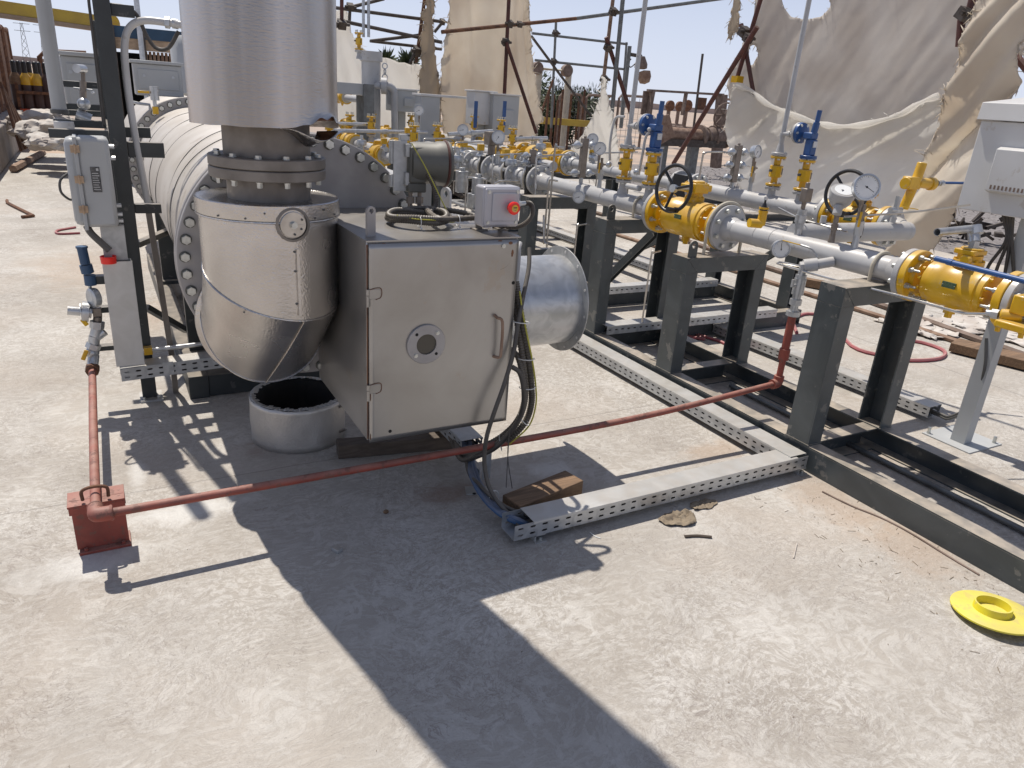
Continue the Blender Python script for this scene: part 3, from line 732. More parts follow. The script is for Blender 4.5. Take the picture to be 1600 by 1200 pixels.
mb = MB(); mb.tube([(-.185, 2.64, .225), (-.183, 2.64, .262), (-.145, 2.64, .272), (-.107, 2.64, .262), (-.105, 2.64, .225)], .006, 8); mb.build('u_bolt', 'rust', t)
t = thing('pipe_stand', 'small red oxide steel channel stand under the bend of the drain pipe', 'stand', (-.145, 2.7, 0))
mb = MB(); mb.box((-.228, 2.665, .012), (-.060, 2.672, .215)); mb.build('web_plate', 'redoxide', t, .001)
mb = MB(); mb.box((-.235, 2.625, .206), (-.055, 2.735, .214)); mb.box((-.235, 2.7, .150), (-.055, 2.708, .2055)); mb.box((-.232, 2.6255, .178), (-.056, 2.632, .2055)); mb.build('top_channel', 'redoxide', t, .001)
mb = MB(); mb.box((-.222, 2.64, .0), (-.055, 2.74, .011)); mb.build('base_plate', 'redoxide', t, .001)
bolts([(-.08, 2.652, .011), (-.2, 2.652, .011)], (0, 0, 1), t, .007, .01, m='redoxide')
# ------------------------------------------------------------------ old stack section lying as a ring on the floor
t = thing('insulated_ring', 'cut-off insulated pipe section standing open on the floor under the elbow', 'pipe section', (.735, 3.375, 0))
RX, RY = .735, 3.375
mb = MB(); n = 96; rg = []
for z in (0, .03, .08, .12, .16, .20, .222):
    rg.append([mb.bm.verts.new((RX+(.226+.004*noise.noise(Vector((math.cos(a)*4, math.sin(a)*4, z*16))))*math.cos(a), RY+(.226+.004*noise.noise(Vector((math.cos(a)*4+5, math.sin(a)*4, z*16))))*math.sin(a), z+(.006*noise.noise(Vector((math.cos(a)*3, math.sin(a)*3, 1))) if z > .2 else 0))) for a in [2*math.pi*k/n for k in range(n)]])
for A, B in zip(rg[:-1], rg[1:]):
    for k in range(n): mb.bm.faces.new((A[k], A[(k+1) % n], B[(k+1) % n], B[k]))
mb.build('cladding', 'ring_steel', t, solid=.002)
mb = MB(); n = 72; O = []; I = []; I2 = []
for k in range(n):
    a = 2*math.pi*k/n; ri = .190+.022*noise.noise(Vector((math.cos(a)*5, math.sin(a)*5, 3)))+(.012 if (k//5) % 3 == 0 else 0)
    O.append(mb.bm.verts.new((RX+.223*math.cos(a), RY+.223*math.sin(a), .219+.006*noise.noise(Vector((math.cos(a)*3, math.sin(a)*3, 1))))))
    I.append(mb.bm.verts.new((RX+ri*math.cos(a), RY+ri*math.sin(a), .212+.006*noise.noise(Vector((a*6, 0, 1)))))); I2.append(mb.bm.verts.new((RX+.172*math.cos(a), RY+.172*math.sin(a), .01)))
for k in range(n):
    k2 = (k+1) % n; mb.bm.faces.new((O[k], O[k2], I[k2], I[k])); mb.bm.faces.new((I[k], I[k2], I2[k2], I2[k]))
mb.build('insulation_lining', 'dark_hole', t)
mb = MB(); n = 60; rr = []
for k in range(n+1):
    a = 2*math.pi*k/n*1.0; rr.append((RX+(.208)*math.cos(a), RY+(.208)*math.sin(a), .2215))
for k in range(0, n):
    a0 = 2*math.pi*k/n; a1 = 2*math.pi*(k+.95)/n; q = .186+.018*random.random()
    v = [mb.bm.verts.new((RX+r*math.cos(a), RY+r*math.sin(a), .2225+.002*random.random())) for r, a in ((.224, a0), (.224, a1), (q, a1), (q+.004, a0))]; mb.bm.faces.new(v)
mb.build('folded_rim', 'galv_dull', t, solid=.001)
for z in (.185, .05):
    mb = MB(); a = -.72; c = Vector((RX+.229*math.cos(a), RY+.229*math.sin(a), z)); mb.bar(c+Vector((-.03, -.012, 0)), c+Vector((.03, .02, 0)), .014, .006); mb.bar(c+Vector((-.012, -.012, .008)), c+Vector((.02, .008, .008)), .006, .008); mb.build('latch', 'flange_dark', t, .001)
t = thing('timber_packer', 'dark weathered timber lying beneath the burner box', 'timber', (1.1, 3.0, 0))
mb = MB(); mb.bar((.845, 3.075, .036), (1.395, 2.985, .034), .085, .070); mb.build('timber', 'wood_dark', t, .004)
t = thing('wood_block', 'orange-brown block of sawn timber propped against the floor tray', 'wood block', (1.55, 2.3, 0))
rot = Matrix.Rotation(R_(-20), 3, 'Z') 
mb = MB(); mb.bar((1.35, 2.265, .047), (1.715, 2.345, .052), .115, .085); mb.build('block', 'wood', t, .003)
# stub tray under the box, with bracket and cable loop
tray('cable_tray', 'short open-ended tray stub coming out from under the burner box', (1.372, 2.70, .105), (1.372, 3.5, .105), .105, .062, 2, m='galv_dull', covers=[(.0, 1, 0)])
t = thing('tray_bracket', 'short galvanised bracket with a slotted foot under the tray stub', 'bracket', (1.33, 2.56, 0))
mb = MB(); mb.box((1.385, 2.60, .005), (1.425, 2.606, .19)); mb.build('upright', 'galv_dull', t)
for z in (.175, .155, .135):
    mb = MB(); mb.cyl((1.405, 2.599, z), (1.405, 2.6075, z), .006, n=12); mb.build('slot', 'white', t)
mb = MB(); mb.box((1.27, 2.49, 0), (1.38, 2.56, .006), Matrix.Rotation(R_(-20), 3, 'Z')); mb.box((1.33, 2.53, .006), (1.336, 2.56, .10)); mb.build('foot', 'galv_dull', t, .002)
for i, (x, y) in enumerate(((1.295, 2.50), (1.355, 2.535))):
    mb = MB(); mb.cyl((x, y, .0062), (x, y, .0075), .008, n=12); mb.build('slot', 'dark_hole', t)
# cable bundle
def cable(name, label, pts, r, m='cable', rib=0, sub=10, group=None, cat='cable', n=10):
    mb = MB(); mb.tube(pts, r, n, sub=sub, rib=rib); o = mb.build(name, m, None); return tag(o, label, cat, group)
JX, JY = 1.40, 2.36
def pp(*t): return [gy(x, y, d) for x, y, d in t]
cable('flexible_conduit', 'ribbed conduit hanging down the right edge of the burner box into the tray stub', pp((806, 440, 2.46), (811, 475, 2.43), (819, 520, 2.41), (826, 560, 2.41), (830, 600, 2.42), (830, 632, 2.43), (819, 662, 2.46), (792, 688, 2.50), (758, 702, 2.57), (722, 707, 2.67))+[Vector((1.36, 2.9, .14))], .0150, 'conduit', .16, 18, cat='conduit')
cable('flexible_conduit', 'second ribbed conduit inside the first one, right of the burner box', pp((803, 448, 2.47), (806, 485, 2.44), (812, 525, 2.42), (817, 562, 2.41), (820, 600, 2.42), (819, 630, 2.43), (808, 658, 2.45), (784, 682, 2.50), (752, 700, 2.57), (726, 713, 2.66))+[Vector((1.39, 2.9, .14))], .0150, 'conduit', .16, 18, cat='conduit')
cable('flexible_conduit', 'third ribbed conduit leaving low on the box side and joining the curl', pp((796, 545, 2.44), (808, 556, 2.42), (815, 580, 2.40), (819, 610, 2.40), (817, 640, 2.41), (803, 668, 2.44), (776, 694, 2.49), (748, 708, 2.56), (720, 717, 2.65))+[Vector((1.34, 2.9, .13))], .0125, 'conduit', .16, 18, cat='conduit')
cable('earth_wire', 'thin yellow-green earth wire strapped along the ribbed conduits', pp((812, 455, 2.42), (817, 490, 2.40), (825, 530, 2.385), (832, 565, 2.385), (837, 602, 2.395), (837, 634, 2.40), (826, 666, 2.43), (796, 694, 2.47)), .0035, 'yg', cat='wire')
cable('black_cable', 'smooth black cable hanging from the duct bracket past the door to the tray end', pp((827, 388, 2.56), (826, 420, 2.50), (816, 470, 2.42), (809, 510, 2.385), (802, 552, 2.36), (788, 600, 2.34), (772, 645, 2.33), (760, 685, 2.33), (757, 725, 2.32), (766, 765, 2.28), (790, 798, 2.22), (822, 820, 2.165), (850, 828, 2.145)), .0090)
cable('black_cable', 'black cable with a wide sagging loop left of the tray stub', [(1.34, 2.66, .14), (1.30, 2.60, .11), (1.28, 2.52, .09), (1.275, 2.43, .10), (1.285, 2.33, .09), (1.32, 2.24, .075), (1.40, 2.15, .06)], .0085)
for i, (dx, dz, lb) in enumerate(((.0, .0, 'thick blue cable sagging from the tray stub to the floor tray, inner one'), (.022, .006, 'thick blue cable sagging from the tray stub to the floor tray, middle one'), (-.016, .012, 'thick blue cable sagging from the tray stub to the floor tray, outer one'))):
    o_ = dx*220
    cable('blue_cable', lb, [Vector((1.355+dx, 2.74, .13+dz))]+pp((733+o_, 718, 2.63), (742+o_, 748, 2.49), (760+o_, 779, 2.34), (785+o_*.6, 803-o_*.3, 2.215), (815, 817-o_*.5, 2.15), (845, 828-o_*.4, 2.128))+[Vector((1.52, 2.13+dx*.8, .05))], .0115, 'blue_cable', group='blue cables under the burner box')
cable('black_cable', 'black cable loop bulging right of the conduit bundle', pp((800, 573, 2.40), (812, 583, 2.385), (818, 610, 2.38), (816, 642, 2.39), (800, 672, 2.42), (774, 700, 2.47), (745, 714, 2.55), (728, 720, 2.66)), .010)
for i, (x_, y_, d_, ax_) in enumerate([(814, 503, 2.40, (.1, .1, 1)), (822, 560, 2.40, (.05, .1, 1)), (824, 605, 2.405, (0, .1, 1)), (818, 655, 2.43, (.6, -.3, .7)), (782, 692, 2.49, (1, -.5, .25))]):
    mb = MB(); mb.torus(gy(x_, y_, d_), ax_, .034, .0020, 24, 5); tag(mb.build('zip_tie', 'zip_tie'), ('topmost', 'second', 'third', 'fourth', 'lowest')[i]+' white zip tie around the ribbed conduit bundle', 'zip tie', 'zip ties on the conduit bundle')
mb = MB(); mb.torus((1.305, 2.335, .075), (.3, -.8, .2), .030, .002, 24, 5); tag(mb.build('zip_tie', 'zip_tie'), 'white zip tie around the blue cables near the floor', 'zip tie')
for i, q in enumerate([(1.405, 2.36, .085), (1.375, 2.36, .095)]):
    mb = MB(); mb.tube([(1.405, 2.42, .33), (1.395, 2.40, .22), q], .0022, 5); tag(mb.build('loose_tie', 'cable'), ('long black cable tie tail dangling right under the bundle', 'shorter black cable tie tail dangling under the bundle')[i], 'cable tie')
# grey bracket on the duct
t = thing('conduit_arm', 'pale bent conduit arm with clamp above the air inlet duct', 'conduit', (1.46, 2.6, 1.0))
mb = MB(); mb.tube([(1.44, 2.52, .92), (1.455, 2.54, 1.03), (1.465, 2.56, 1.085), (1.49, 2.60, 1.09), (1.50, 2.68, 1.03), (1.50, 2.76, .97)], .011, 10); mb.build('tube', 'pipe_grey', t)
mb = MB(); mb.box((1.425, 2.53, 1.03), (1.45, 2.56, 1.065)); mb.build('clamp', 'galv_dull', t, .004)
# ------------------------------------------------------------------ emergency stop box on the burner box
t = thing('emergency_stop_box', 'grey enclosure with a red mushroom push button on top of the burner box', 'control box', (1.34, 2.53, 1.16))
r6 = Matrix.Rotation(R_(2), 3, 'Y')
mb = MB(); mb.box((1.250, 2.475, 1.185), (1.408, 2.548, 1.336)); eb = mb.build('enclosure', 'jb_grey', t, .008)
mb = MB(); mb.box((1.256, 2.466, 1.192), (1.402, 2.476, 1.330)); lidb = mb.build('lid', 'jb_grey', t, .006)
mb = MB(); mb.box((1.283, 2.4605, 1.210), (1.388, 2.467, 1.315)); mb.build('raised_panel', 'jb_grey', lidb, .004)
bolts([(x, 2.4665, z) for x in (1.270, 1.390) for z in (1.205, 1.318)], (0, -1, 0), lidb, .0065, .004, 'screw', 'bolt_zinc')
cb = Vector((1.362, 2.461, 1.262))
mb = MB(); mb.lathe(cb, (0, -1, 0), [(0, 0), (.017, 0), (.017, .016), (.0235, .018), (.0245, .028), (.021, .032), (.014, .033), (0, .033)], 32); pb = mb.build('push_button', 'redcap', t)
mb = MB(); mb.lathe(cb+Vector((0, -.0332, 0)), (0, -1, 0), [(0, 0), (.0135, 0), (.0135, .001), (0, .001)], 28); mb.build('button_disc', 'yellow', pb)
mb = MB()
for dx in (-.006, -.002, .002, .006): mb.box((cb.x+dx-.0012, cb.y-.0352, cb.z+.001), (cb.x+dx+.0012, cb.y-.0343, cb.z+.0055))
mb.tube([(cb.x-.006, cb.y-.035, cb.z-.004), (cb.x, cb.y-.035, cb.z-.0065), (cb.x+.006, cb.y-.035, cb.z-.004)], .0006, 4); mb.build('button_marking', 'ink', pb)
mb = MB(); mb.box((1.262, 2.550, 1.163), (1.290, 2.556, 1.30)); mb.box((1.25, 2.52, 1.163), (1.30, 2.575, 1.168)); mb.box((1.35, 2.52, 1.163), (1.39, 2.575, 1.168)); mb.box((1.362, 2.55, 1.168), (1.38, 2.556, 1.2)); mb.build('bracket', 'flange_dark', t)
mb = MB(); mb.cyl((1.406, 2.51, 1.268), (1.430, 2.51, 1.268), .011, n=6); mb.cyl((1.43, 2.51, 1.268), (1.452, 2.51, 1.27), .0085, n=14); mb.build('cable_gland', 'galv', t)
cable('flexible_conduit', 'ribbed conduit looping from the stop box gland down behind the box', [(1.452, 2.51, 1.27), (1.478, 2.512, 1.266), (1.492, 2.515, 1.235), (1.478, 2.52, 1.20), (1.44, 2.53, 1.175), (1.40, 2.55, 1.172), (1.35, 2.58, 1.172)], .0105, 'conduit', .16, 18, cat='conduit')
# coil of conduit on the box
def coil():
    pts = []; c = Vector((1.075, 2.68, 1.185))
    for k in range(0, 40):
        a = R_(70+k*18); rx = .115+.006*math.sin(k*.5); pts.append(c+Vector((rx*math.cos(a), (.115)*math.sin(a), .0006*k+.004*math.sin(k*.9))))
    pts += [Vector((1.11, 2.575, 1.205)), Vector((1.2, 2.585, 1.20)), Vector((1.28, 2.60, 1.20)), Vector((1.36, 2.62, 1.185))]
    return pts
cable('flexible_conduit', 'coiled ribbed conduit lying in a ring on the burner box top', coil(), .0125, 'conduit', .15, 8, cat='conduit')
cable('flexible_conduit', 'ribbed conduit dropping from the scanner head into the coil', [(1.165, 2.83, 1.345), (1.185, 2.80, 1.30), (1.19, 2.78, 1.25), (1.175, 2.76, 1.215), (1.14, 2.72, 1.20)], .0115, 'conduit', .15, 14, cat='conduit')
cable('flexible_conduit', 'ribbed conduit sweeping behind the coil to the stop box', [(1.03, 2.79, 1.19), (1.10, 2.81, 1.205), (1.2, 2.79, 1.205), (1.29, 2.72, 1.20), (1.35, 2.66, 1.185)], .0115, 'conduit', .15, 16, cat='conduit')
cable('earth_wire', 'yellow-green wire strung from the scanner head down over the coil', [(1.10, 2.83, 1.455), (1.15, 2.79, 1.36), (1.205, 2.70, 1.21), (1.22, 2.66, 1.175), (1.10, 2.56, 1.20), (1.02, 2.565, 1.205), (.965, 2.62, 1.21)], .0022, 'yg', cat='wire', sub=8)
for i, (x, y) in enumerate(((1.035, 2.57), (1.2, 2.585))):
    mb = MB(); mb.torus((x, y, 1.193), (1, 0, 0), .021, .0016, 20, 5); mb.cyl((x, y-.02, 1.175), (x, y-.024, 1.17), .004, n=8); tag(mb.build('zip_tie', 'zip_tie'), ('white zip tie on the left of the conduit coil', 'white zip tie on the right of the conduit coil')[i], 'zip tie', 'zip ties on the coil')
# scanner
t = thing('flame_scanner', 'olive-grey transmitter head with round cover and slotted bracket standing on the burner box', 'instrument', (1.14, 2.9, 1.163))
for x in (1.118, 1.158):
    mb = MB(); mb.cyl((x, 2.88, 1.163), (x, 2.88, 1.20), .014, n=6); mb.cyl((x, 2.88, 1.20), (x, 2.88, 1.265), .009, n=14); mb.cyl((x, 2.88, 1.215), (x, 2.88, 1.242), .0165, n=6); mb.build('coupling', 'brown_block', t)
mb = MB(); mb.box((1.095, 2.845, 1.262), (1.175, 2.915, 1.30)); mb.box((1.10, 2.84, 1.30), (1.17, 2.92, 1.44)); mb.build('body', 'olive', t, .006)
mb = MB(); mb.lathe((1.12, 2.90, 1.375), (1, -.15, 0), [(0, 0), (.078, 0), (.082, .02), (.082, .10), (.088, .115), (.090, .16), (.084, .166), (0, .168)], 40); hd = mb.build('round_housing', 'olive', t)
mb = MB(); mb.torus((1.265, 2.877, 1.375), (1, -.15, 0), .0885, .006, 48, 6); mb.build('cover_ring', 'dark_red', hd)
mb = MB(); mb.cyl((1.165, 2.85, 1.36), (1.172, 2.82, 1.372), .013, n=6); mb.cyl((1.17, 2.835, 1.372), (1.165, 2.83, 1.345), .011, n=12); mb.build('cable_gland', 'galv', t)
mb = MB(); mb.box((1.04, 2.87, 1.265), (1.098, 2.876, 1.46)); mb.box((1.03, 2.8765, 1.37), (1.05, 2.90, 1.46)); mb.box((1.03, 2.8765, 1.28), (1.05, 2.90, 1.33)); mb.box((1.07, 2.8765, 1.45), (1.10, 2.9, 1.485)); mb.box((1.085, 2.85, 1.40), (1.105, 2.8695, 1.45)); mb.box((1.085, 2.85, 1.29), (1.105, 2.8695, 1.34)); mb.build('slotted_bracket', 'galv_dull', t, .002)
# ------------------------------------------------------------------ left control skid
t = thing('instrument_rack', 'tall dark steel rack with horizontal arms standing left of the heater vessel', 'rack', (.10, 4.1, 0))
RK = t
mb = MB(); mb.box((.068, 4.06, .012), (.138, 4.072, 2.6)); mb.box((.124, 4.0725, .012), (.137, 4.14, 2.6)); mb.build('post', 'black_paint', t, .002)
mb = MB(); mb.box((.055, 4.02, 0), (.165, 4.16, .012)); bp_ = mb.build('base_plate', 'galv_dull', t)
bolts([(.075, 4.04, .012), (.145, 4.04, .012)], (0, 0, 1), bp_, .008, .012)
for (x0, x1, y, z0, z1) in [(-.175, .066, 4.06, 1.335, 1.375), (-.16, .066, 4.35, 1.365, 1.40), (.14, .30, 4.09, 1.255, 1.325), (.14, .26, 4.3, 1.33, 1.38), (-.10, .066, 4.5, 1.44, 1.47), (-.12, .066, 4.7, 1.40, 1.43), (.14, .235, 4.09, 1.87, 1.92), (-.10, .066, 4.55, 1.545, 1.575), (.14, .26, 4.1, .985, 1.03), (-.12, .066, 4.0, .66, .70), (-.12, .066, 4.05, .50, .53), (-.13, .066, 4.05, .30, .325)]:
    mb = MB(); mb.box((x0, y, z0), (x1, y+.05, z1)); mb.build('arm', 'black_paint', t, .002)
mb = MB(); mb.box((.068, 4.145, 1.32), (.10, 5.3, 1.36)); mb.build('rear_rail', 'black_paint', t, .002)
mb = MB(); mb.box((.068, 5.3, 0), (.138, 5.37, 1.9)); mb.build('post', 'black_paint', t, .002)
mb = MB(); mb.bar((.20, 4.12, 1.0), (.235, 4.12, .20), .028, .028); mb.bar((.235, 4.12, .20), (.235, 4.12, 0), .028, .028); mb.build('thin_leg', 'flange_dark', t)
for (p, q) in [((.14, 4.3, .45), (.36, 4.6, .2)), ((.14, 4.5, .75), (.34, 4.9, .75))]:
    mb = MB(); mb.bar(p, q, .04, .03); mb.build('brace', 'black_paint', t)
mb = MB(); mb.tube([(.062, 4.07, 1.93), (.055, 4.07, 1.9), (.058, 4.07, 1.6), (.055, 4.07, 1.4)], .007, 6); mb.tube([(.055, 4.1, 1.93), (.05, 4.1, 1.5), (.05, 4.1, 1.39)], .005, 6); tag(mb.build('rack_cable', 'cable'), 'black cable clipped up the left side of the rack post', 'cable')
# grey explosion-proof box with hinges and nameplate
t = thing('junction_box', 'grey hinged junction box with dark nameplate hung on the rack', 'junction box', (-.03, 3.93, .97))
mb = MB(); mb.box((-.118, 3.86, .968), (-.048, 4.02, 1.352)); mb.build('back_housing', 'cab_grey', t, .025)
mb = MB(); mb.box((-.074, 3.835, .965), (.058, 4.0, 1.358)); dr = mb.build('door', 'cab_grey', t, .018)
mb = MB(); mb.box((-.082, 3.828, .955), (-.066, 4.0, 1.36)); mb.build('hinge_rail', 'cab_grey', t, .003)
for z in (1.31, 1.18, 1.05):
    mb = MB(); mb.box((-.094, 3.822, z-.016), (-.058, 3.8285, z+.016)); mb.cyl((-.076, 3.82, z-.02), (-.076, 3.82, z+.02), .004, n=8); mb.build('hinge', 'shelter_wood', t, .001)
mb = MB(); mb.box((-.028, 3.8318, 1.125), (.008, 3.8345, 1.235)); npl = mb.build('nameplate', 'label_dark', dr, .003)
mb = MB()
for k in range(8): mb.box((-.024, 3.831, 1.135+k*.010), (.004-(k % 3)*.003, 3.8316, 1.1385+k*.010))
mb.box((-.006, 3.831, 1.218), (.004, 3.8316, 1.229)); mb.build('nameplate_text', 'galv_dull', npl)
for z in (1.32, 1.27, 1.06, 1.02, .99):
    mb = MB(); mb.cyl((.058, 3.87, z), (.078, 3.87, z), .010, n=6); mb.build('door_clamp', 'galv', t)
cable('grey_cable', 'thin dark cable loop left of the grey junction box', [(-.115, 3.9, 1.20), (-.15, 3.88, 1.17), (-.155, 3.88, 1.12), (-.13, 3.9, 1.085), (-.11, 3.92, 1.08)], .0055, 'dark_grey')
cable('cable_bundle', 'thick dark cables sloping from the junction box into the vertical tray', [(-.075, 3.9, .965), (-.06, 3.89, .93), (-.02, 3.885, .88), (.005, 3.88, .85)], .016, 'dark_grey')
# vertical tray
tray('cable_tray', 'upright covered cable tray in the rack below the junction box', (.030, 3.92, .275), (.030, 3.92, .80), .118, .055, 2, covers=[(0, 1, 0)], up=(0, -1, 0))
mb = MB(); mb.box((-.022, 3.885, .80), (.078, 3.92, .965)); tag(mb.build('cover_plate', 'galv_dull', None, .001), 'bare galvanised plate between the junction box and the upright tray', 'plate')
t = thing('plastic_cap', 'bright red cup-shaped plastic cap sitting on top of the upright tray', 'plastic cup', (.0, 3.85, .80))  # red plastic cap, modelled as an open cup shape
mb = MB(); mb.lathe((-.005, 3.86, .795), (0, 0, 1), [(0, 0), (.033, 0), (.034, .03), (.031, .033), (.030, .006), (0, .006)], 32); mb.build('cup', 'redcap', t)
mb = MB(); mb.torus((-.005, 3.86, .826), (0, 0, 1), .033, .0028, 32, 6); mb.build('lip', 'redcap', t)
tray('cable_tray', 'low horizontal tray running from the rack under the heater vessel', (-.02, 3.95, .180), (.78, 3.97, .205), .10, .065, 2, m='galv_dull', covers=[(0, 1, 0)])
mb = MB(); mb.bar((.20, 3.90, .19), (.20, 3.90, .262), .05, .004, (0, 1, 0)); tag(mb.build('tray_splice', 'galv_dull'), 'small splice plate wrapped on the low horizontal tray', 'splice plate')
t = thing('steel_conduit', 'thin galvanised conduit with a yellow clip above the low tray', 'conduit', (.06, 4.03, .28))
mb = MB(); mb.cyl((.06, 4.035, .285), (.70, 4.05, .305), .012, n=12); mb.build('tube', 'galv', t)
mb = MB(); mb.box((.10, 4.015, .268), (.14, 4.055, .308)); mb.build('clip', 'yellow', t, .002)
# white bent conduit + thin long poles
t = thing('vent_conduit', 'pale grey conduit arching from beside the rack toward the stack', 'conduit', (.2, 4.1, 1.0))
mb = MB(); mb.tube([(.44, 4.02, 1.855), (.36, 4.05, 1.862), (.27, 4.08, 1.862), (.215, 4.1, 1.835), (.185, 4.1, 1.78), (.172, 4.1, 1.68), (.172, 4.1, 1.5), (.182, 4.1, 1.3), (.20, 4.1, 1.04)], .0165, 14, sub=8); mb.build('tube', 'pipe_grey', t)
mb = MB(); mb.cyl((.355, 4.05, 1.862), (.375, 4.045, 1.861), .025, n=6); mb.cyl((.385, 4.045, 1.861), (.41, 4.04, 1.859), .022, n=12); mb.build('union', 'galv', t)
cable('black_cable', 'black cable drooping from the rack arm beside the stack', [(.14, 4.12, 1.915), (.20, 4.1, 1.91), (.245, 4.1, 1.88), (.275, 4.1, 1.80), (.31, 4.08, 1.75), (.36, 4.06, 1.755), (.41, 4.05, 1.83)], .009)
t = thing('vent_pipe', 'white painted vertical vent pipe with a round bottom cap on the rack arm', 'pipe', (-.11, 4.3, 1.36))
mb = MB(); mb.tube([(-.128, 4.38, 1.44), (-.128, 4.38, 3.4)], .033, 20, smooth=False); mb.build('pipe_run', 'cab_grey', t)
mb = MB(); mb.lathe((-.115, 4.28, 1.395), (0, 0, -1), [(0, 0), (.042, 0), (.044, .02), (.040, .05), (.024, .068), (0, .072)], 24); mb.build('bottom_cap', 'cab_white', t)
mb = MB(); mb.lathe((-.128, 4.38, 1.425), (0, 0, 1), disc_prof(.04, .02, 0), 24); mb.build('socket', 'dark_grey', t)
# silver valve and gauge on the rack arm
t = thing('sight_valve', 'silver and bronze instrument valve standing on the rack arms', 'valve', (-.02, 4.4, 1.38))
mb = MB(); mb.cyl((-.03, 4.4, 1.40), (-.005, 4.4, 1.62), .010, n=12); mb.cyl((-.02, 4.4, 1.5), (-.01, 4.4, 1.58), .015, n=6); mb.build('stem', 'brown_block', t)
mb = MB(); mb.sphere((-.02, 4.38, 1.475), .030, 18); mb.cyl((-.06, 4.38, 1.425), (-.0, 4.38, 1.40), .03, n=18); mb.build('valve_body', 'galv', t)
mb = MB(); mb.cyl((-.055, 4.4, 1.545), (.025, 4.4, 1.54), .005, n=8); mb.cyl((.022, 4.38, 1.53), (.028, 4.42, 1.53), .006, n=8); mb.cyl((-.03, 4.37, 1.635), (0, 4.43, 1.635), .02, n=16); mb.build('t_handle', 'galv', t)
# ------------------------------------------------------------------ regulator train on the left
t = thing('fuel_gas_train', 'small silver regulator train with yellow-handled valves at the end of the red drain pipe', 'valve train', (-.10, 4.0, .25))
mb = MB(); mb.cyl((-.142, 3.93, .240), (-.14, 3.98, .245), .032, n=8); mb.build('union', 'rust', t)
mb = MB(); mb.cyl((-.14, 3.97, .25), (-.128, 4.0, .30), .026, n=16); mb.sphere((-.132, 4.0, .315), .032, 16); mb.build('ball_valve', 'galv', t)
mb = MB(); mb.box((-.175, 3.955, .29), (-.155, 3.965, .345), Matrix.Rotation(R_(25), 3, 'Y')); mb.build('valve_lever', 'yellow', t, .004)
mb = MB(); mb.cyl((-.130, 4.0, .335), (-.118, 4.0, .36), .034, n=6); mb.cyl((-.12, 4.0, .36), (-.112, 4.0, .40), .026, n=16); mb.cyl((-.115, 4.0, .385), (-.065, 4.0, .42), .022, n=14); mb.build('strainer', 'galv', t)
mb = MB(); mb.cyl((-.108, 4.0, .40), (-.09, 4.0, .455), .027, n=16); mb.cyl((-.097, 4.0, .44), (-.090, 4.0, .475), .033, n=6); mb.build('union', 'galv', t)
mb = MB(); mb.cyl((-.09, 4.0, .475), (-.085, 4.0, .50), .020, n=14); mb.box((-.105, 3.985, .50), (-.065, 4.02, .545)); mb.build('regulator_body', 'brown_block', t, .004)
mb = MB(); mb.cyl((-.12, 4.0, .525), (-.15, 4.0, .53), .050, n=24); mb.cyl((-.108, 4.0, .522), (-.12, 4.0, .525), .03, n=20); mb.cyl((-.15, 4.0, .53), (-.155, 4.0, .53), .042, n=24); mb.cyl((-.155, 4.0, .53), (-.21, 4.0, .54), .022, n=18); mb.build('diaphragm_housing', 'galv', t)
mb = MB(); mb.lathe((-.075, 3.99, .60), (-1, -.5, 0), [(0, 0), (.045, 0), (.048, .01), (.048, .03), (.04, .035), (0, .035)], 28); mb.build('gauge', 'galv', t)
mb = MB(); mb.cyl((-.10, 4.0, .55), (-.10, 4.0, .66), .008, n=10); mb.build('riser', 'galv', t)
mb = MB(); mb.cyl((-.095, 4.0, .66), (-.095, 4.0, .71), .026, n=16); mb.cyl((-.10, 4.0, .72), (-.105, 4.0, .76), .028, n=16); mb.cyl((-.105, 4.0, .765), (-.11, 4.0, .84), .022, n=16); mb.cyl((-.11, 4.0, .84), (-.11, 4.0, .85), .026, n=8); mb.build('blue_actuator', 'blue_dull', t)
mb = MB(); mb.box((-.155, 3.97, .462), (-.135, 3.98, .50), Matrix.Rotation(R_(-30), 3, 'Y')); mb.build('valve_lever', 'yellow', t, .003)
# steel tape measure like grey pad beneath? no: small parts on floor come later
# ------------------------------------------------------------------ steel skid frame
def sec(mb, p, q, a, wa, b, wb, kind='H', t=.008, side=1):
    """H or U section: flanges spaced wa along a, wb wide along b"""
    p = Vector(p); q = Vector(q); a = Vector(a); b = Vector(b)
    for s in (-1, 1):
        o = a*(s*(wa/2-t/2)); mb.bar(p+o, q+o, t, wb, b)
    o = Vector((0, 0, 0)) if kind == 'H' else b*(side*(wb/2-t/2+.0005))
    mb.bar(p+o, q+o, wa-2*t-.0006, t, b)
    return mb
FM = 'frame_paint'
fr = thing('skid_frame', 'dark grey steel skid frame with four portals carrying the pipework', 'frame', (3.28, 4.0, 0))
X1, X2, X3, Z3 = (1, 0, 0), (0, 1, 0), (0, 0, 1), .13
def skid_part(name, fn, bevel=0):
    mb = MB(); fn(mb); return mb.build(name, FM, fr, bevel)
skid_part('base_beam', lambda m: sec(m, (2.998, .25, .065), (2.998, 8.6, .065), X3, .13, X1, .086, 'U', side=-1))
skid_part('base_beam', lambda m: sec(m, (3.568, .25, .065), (3.568, 4.045, .065), X3, .13, X1, .086, 'U', side=1))
skid_part('base_beam', lambda m: sec(m, (5.11, 4.05, .065), (5.11, 8.6, .065), X3, .13, X1, .086, 'U', side=1))
for y in (.9, 2.17, 3.24): skid_part('cross_beam', lambda m: sec(m, (3.042, y, .065), (3.524, y, .065), X3, .1295, X2, .085, 'U', side=1))
for y in (4.09, 5.05, 6.8, 8.5): skid_part('cross_beam', lambda m: sec(m, (3.042, y, .065), (5.066, y, .065), X3, .1295, X2, .085, 'U', side=-1))
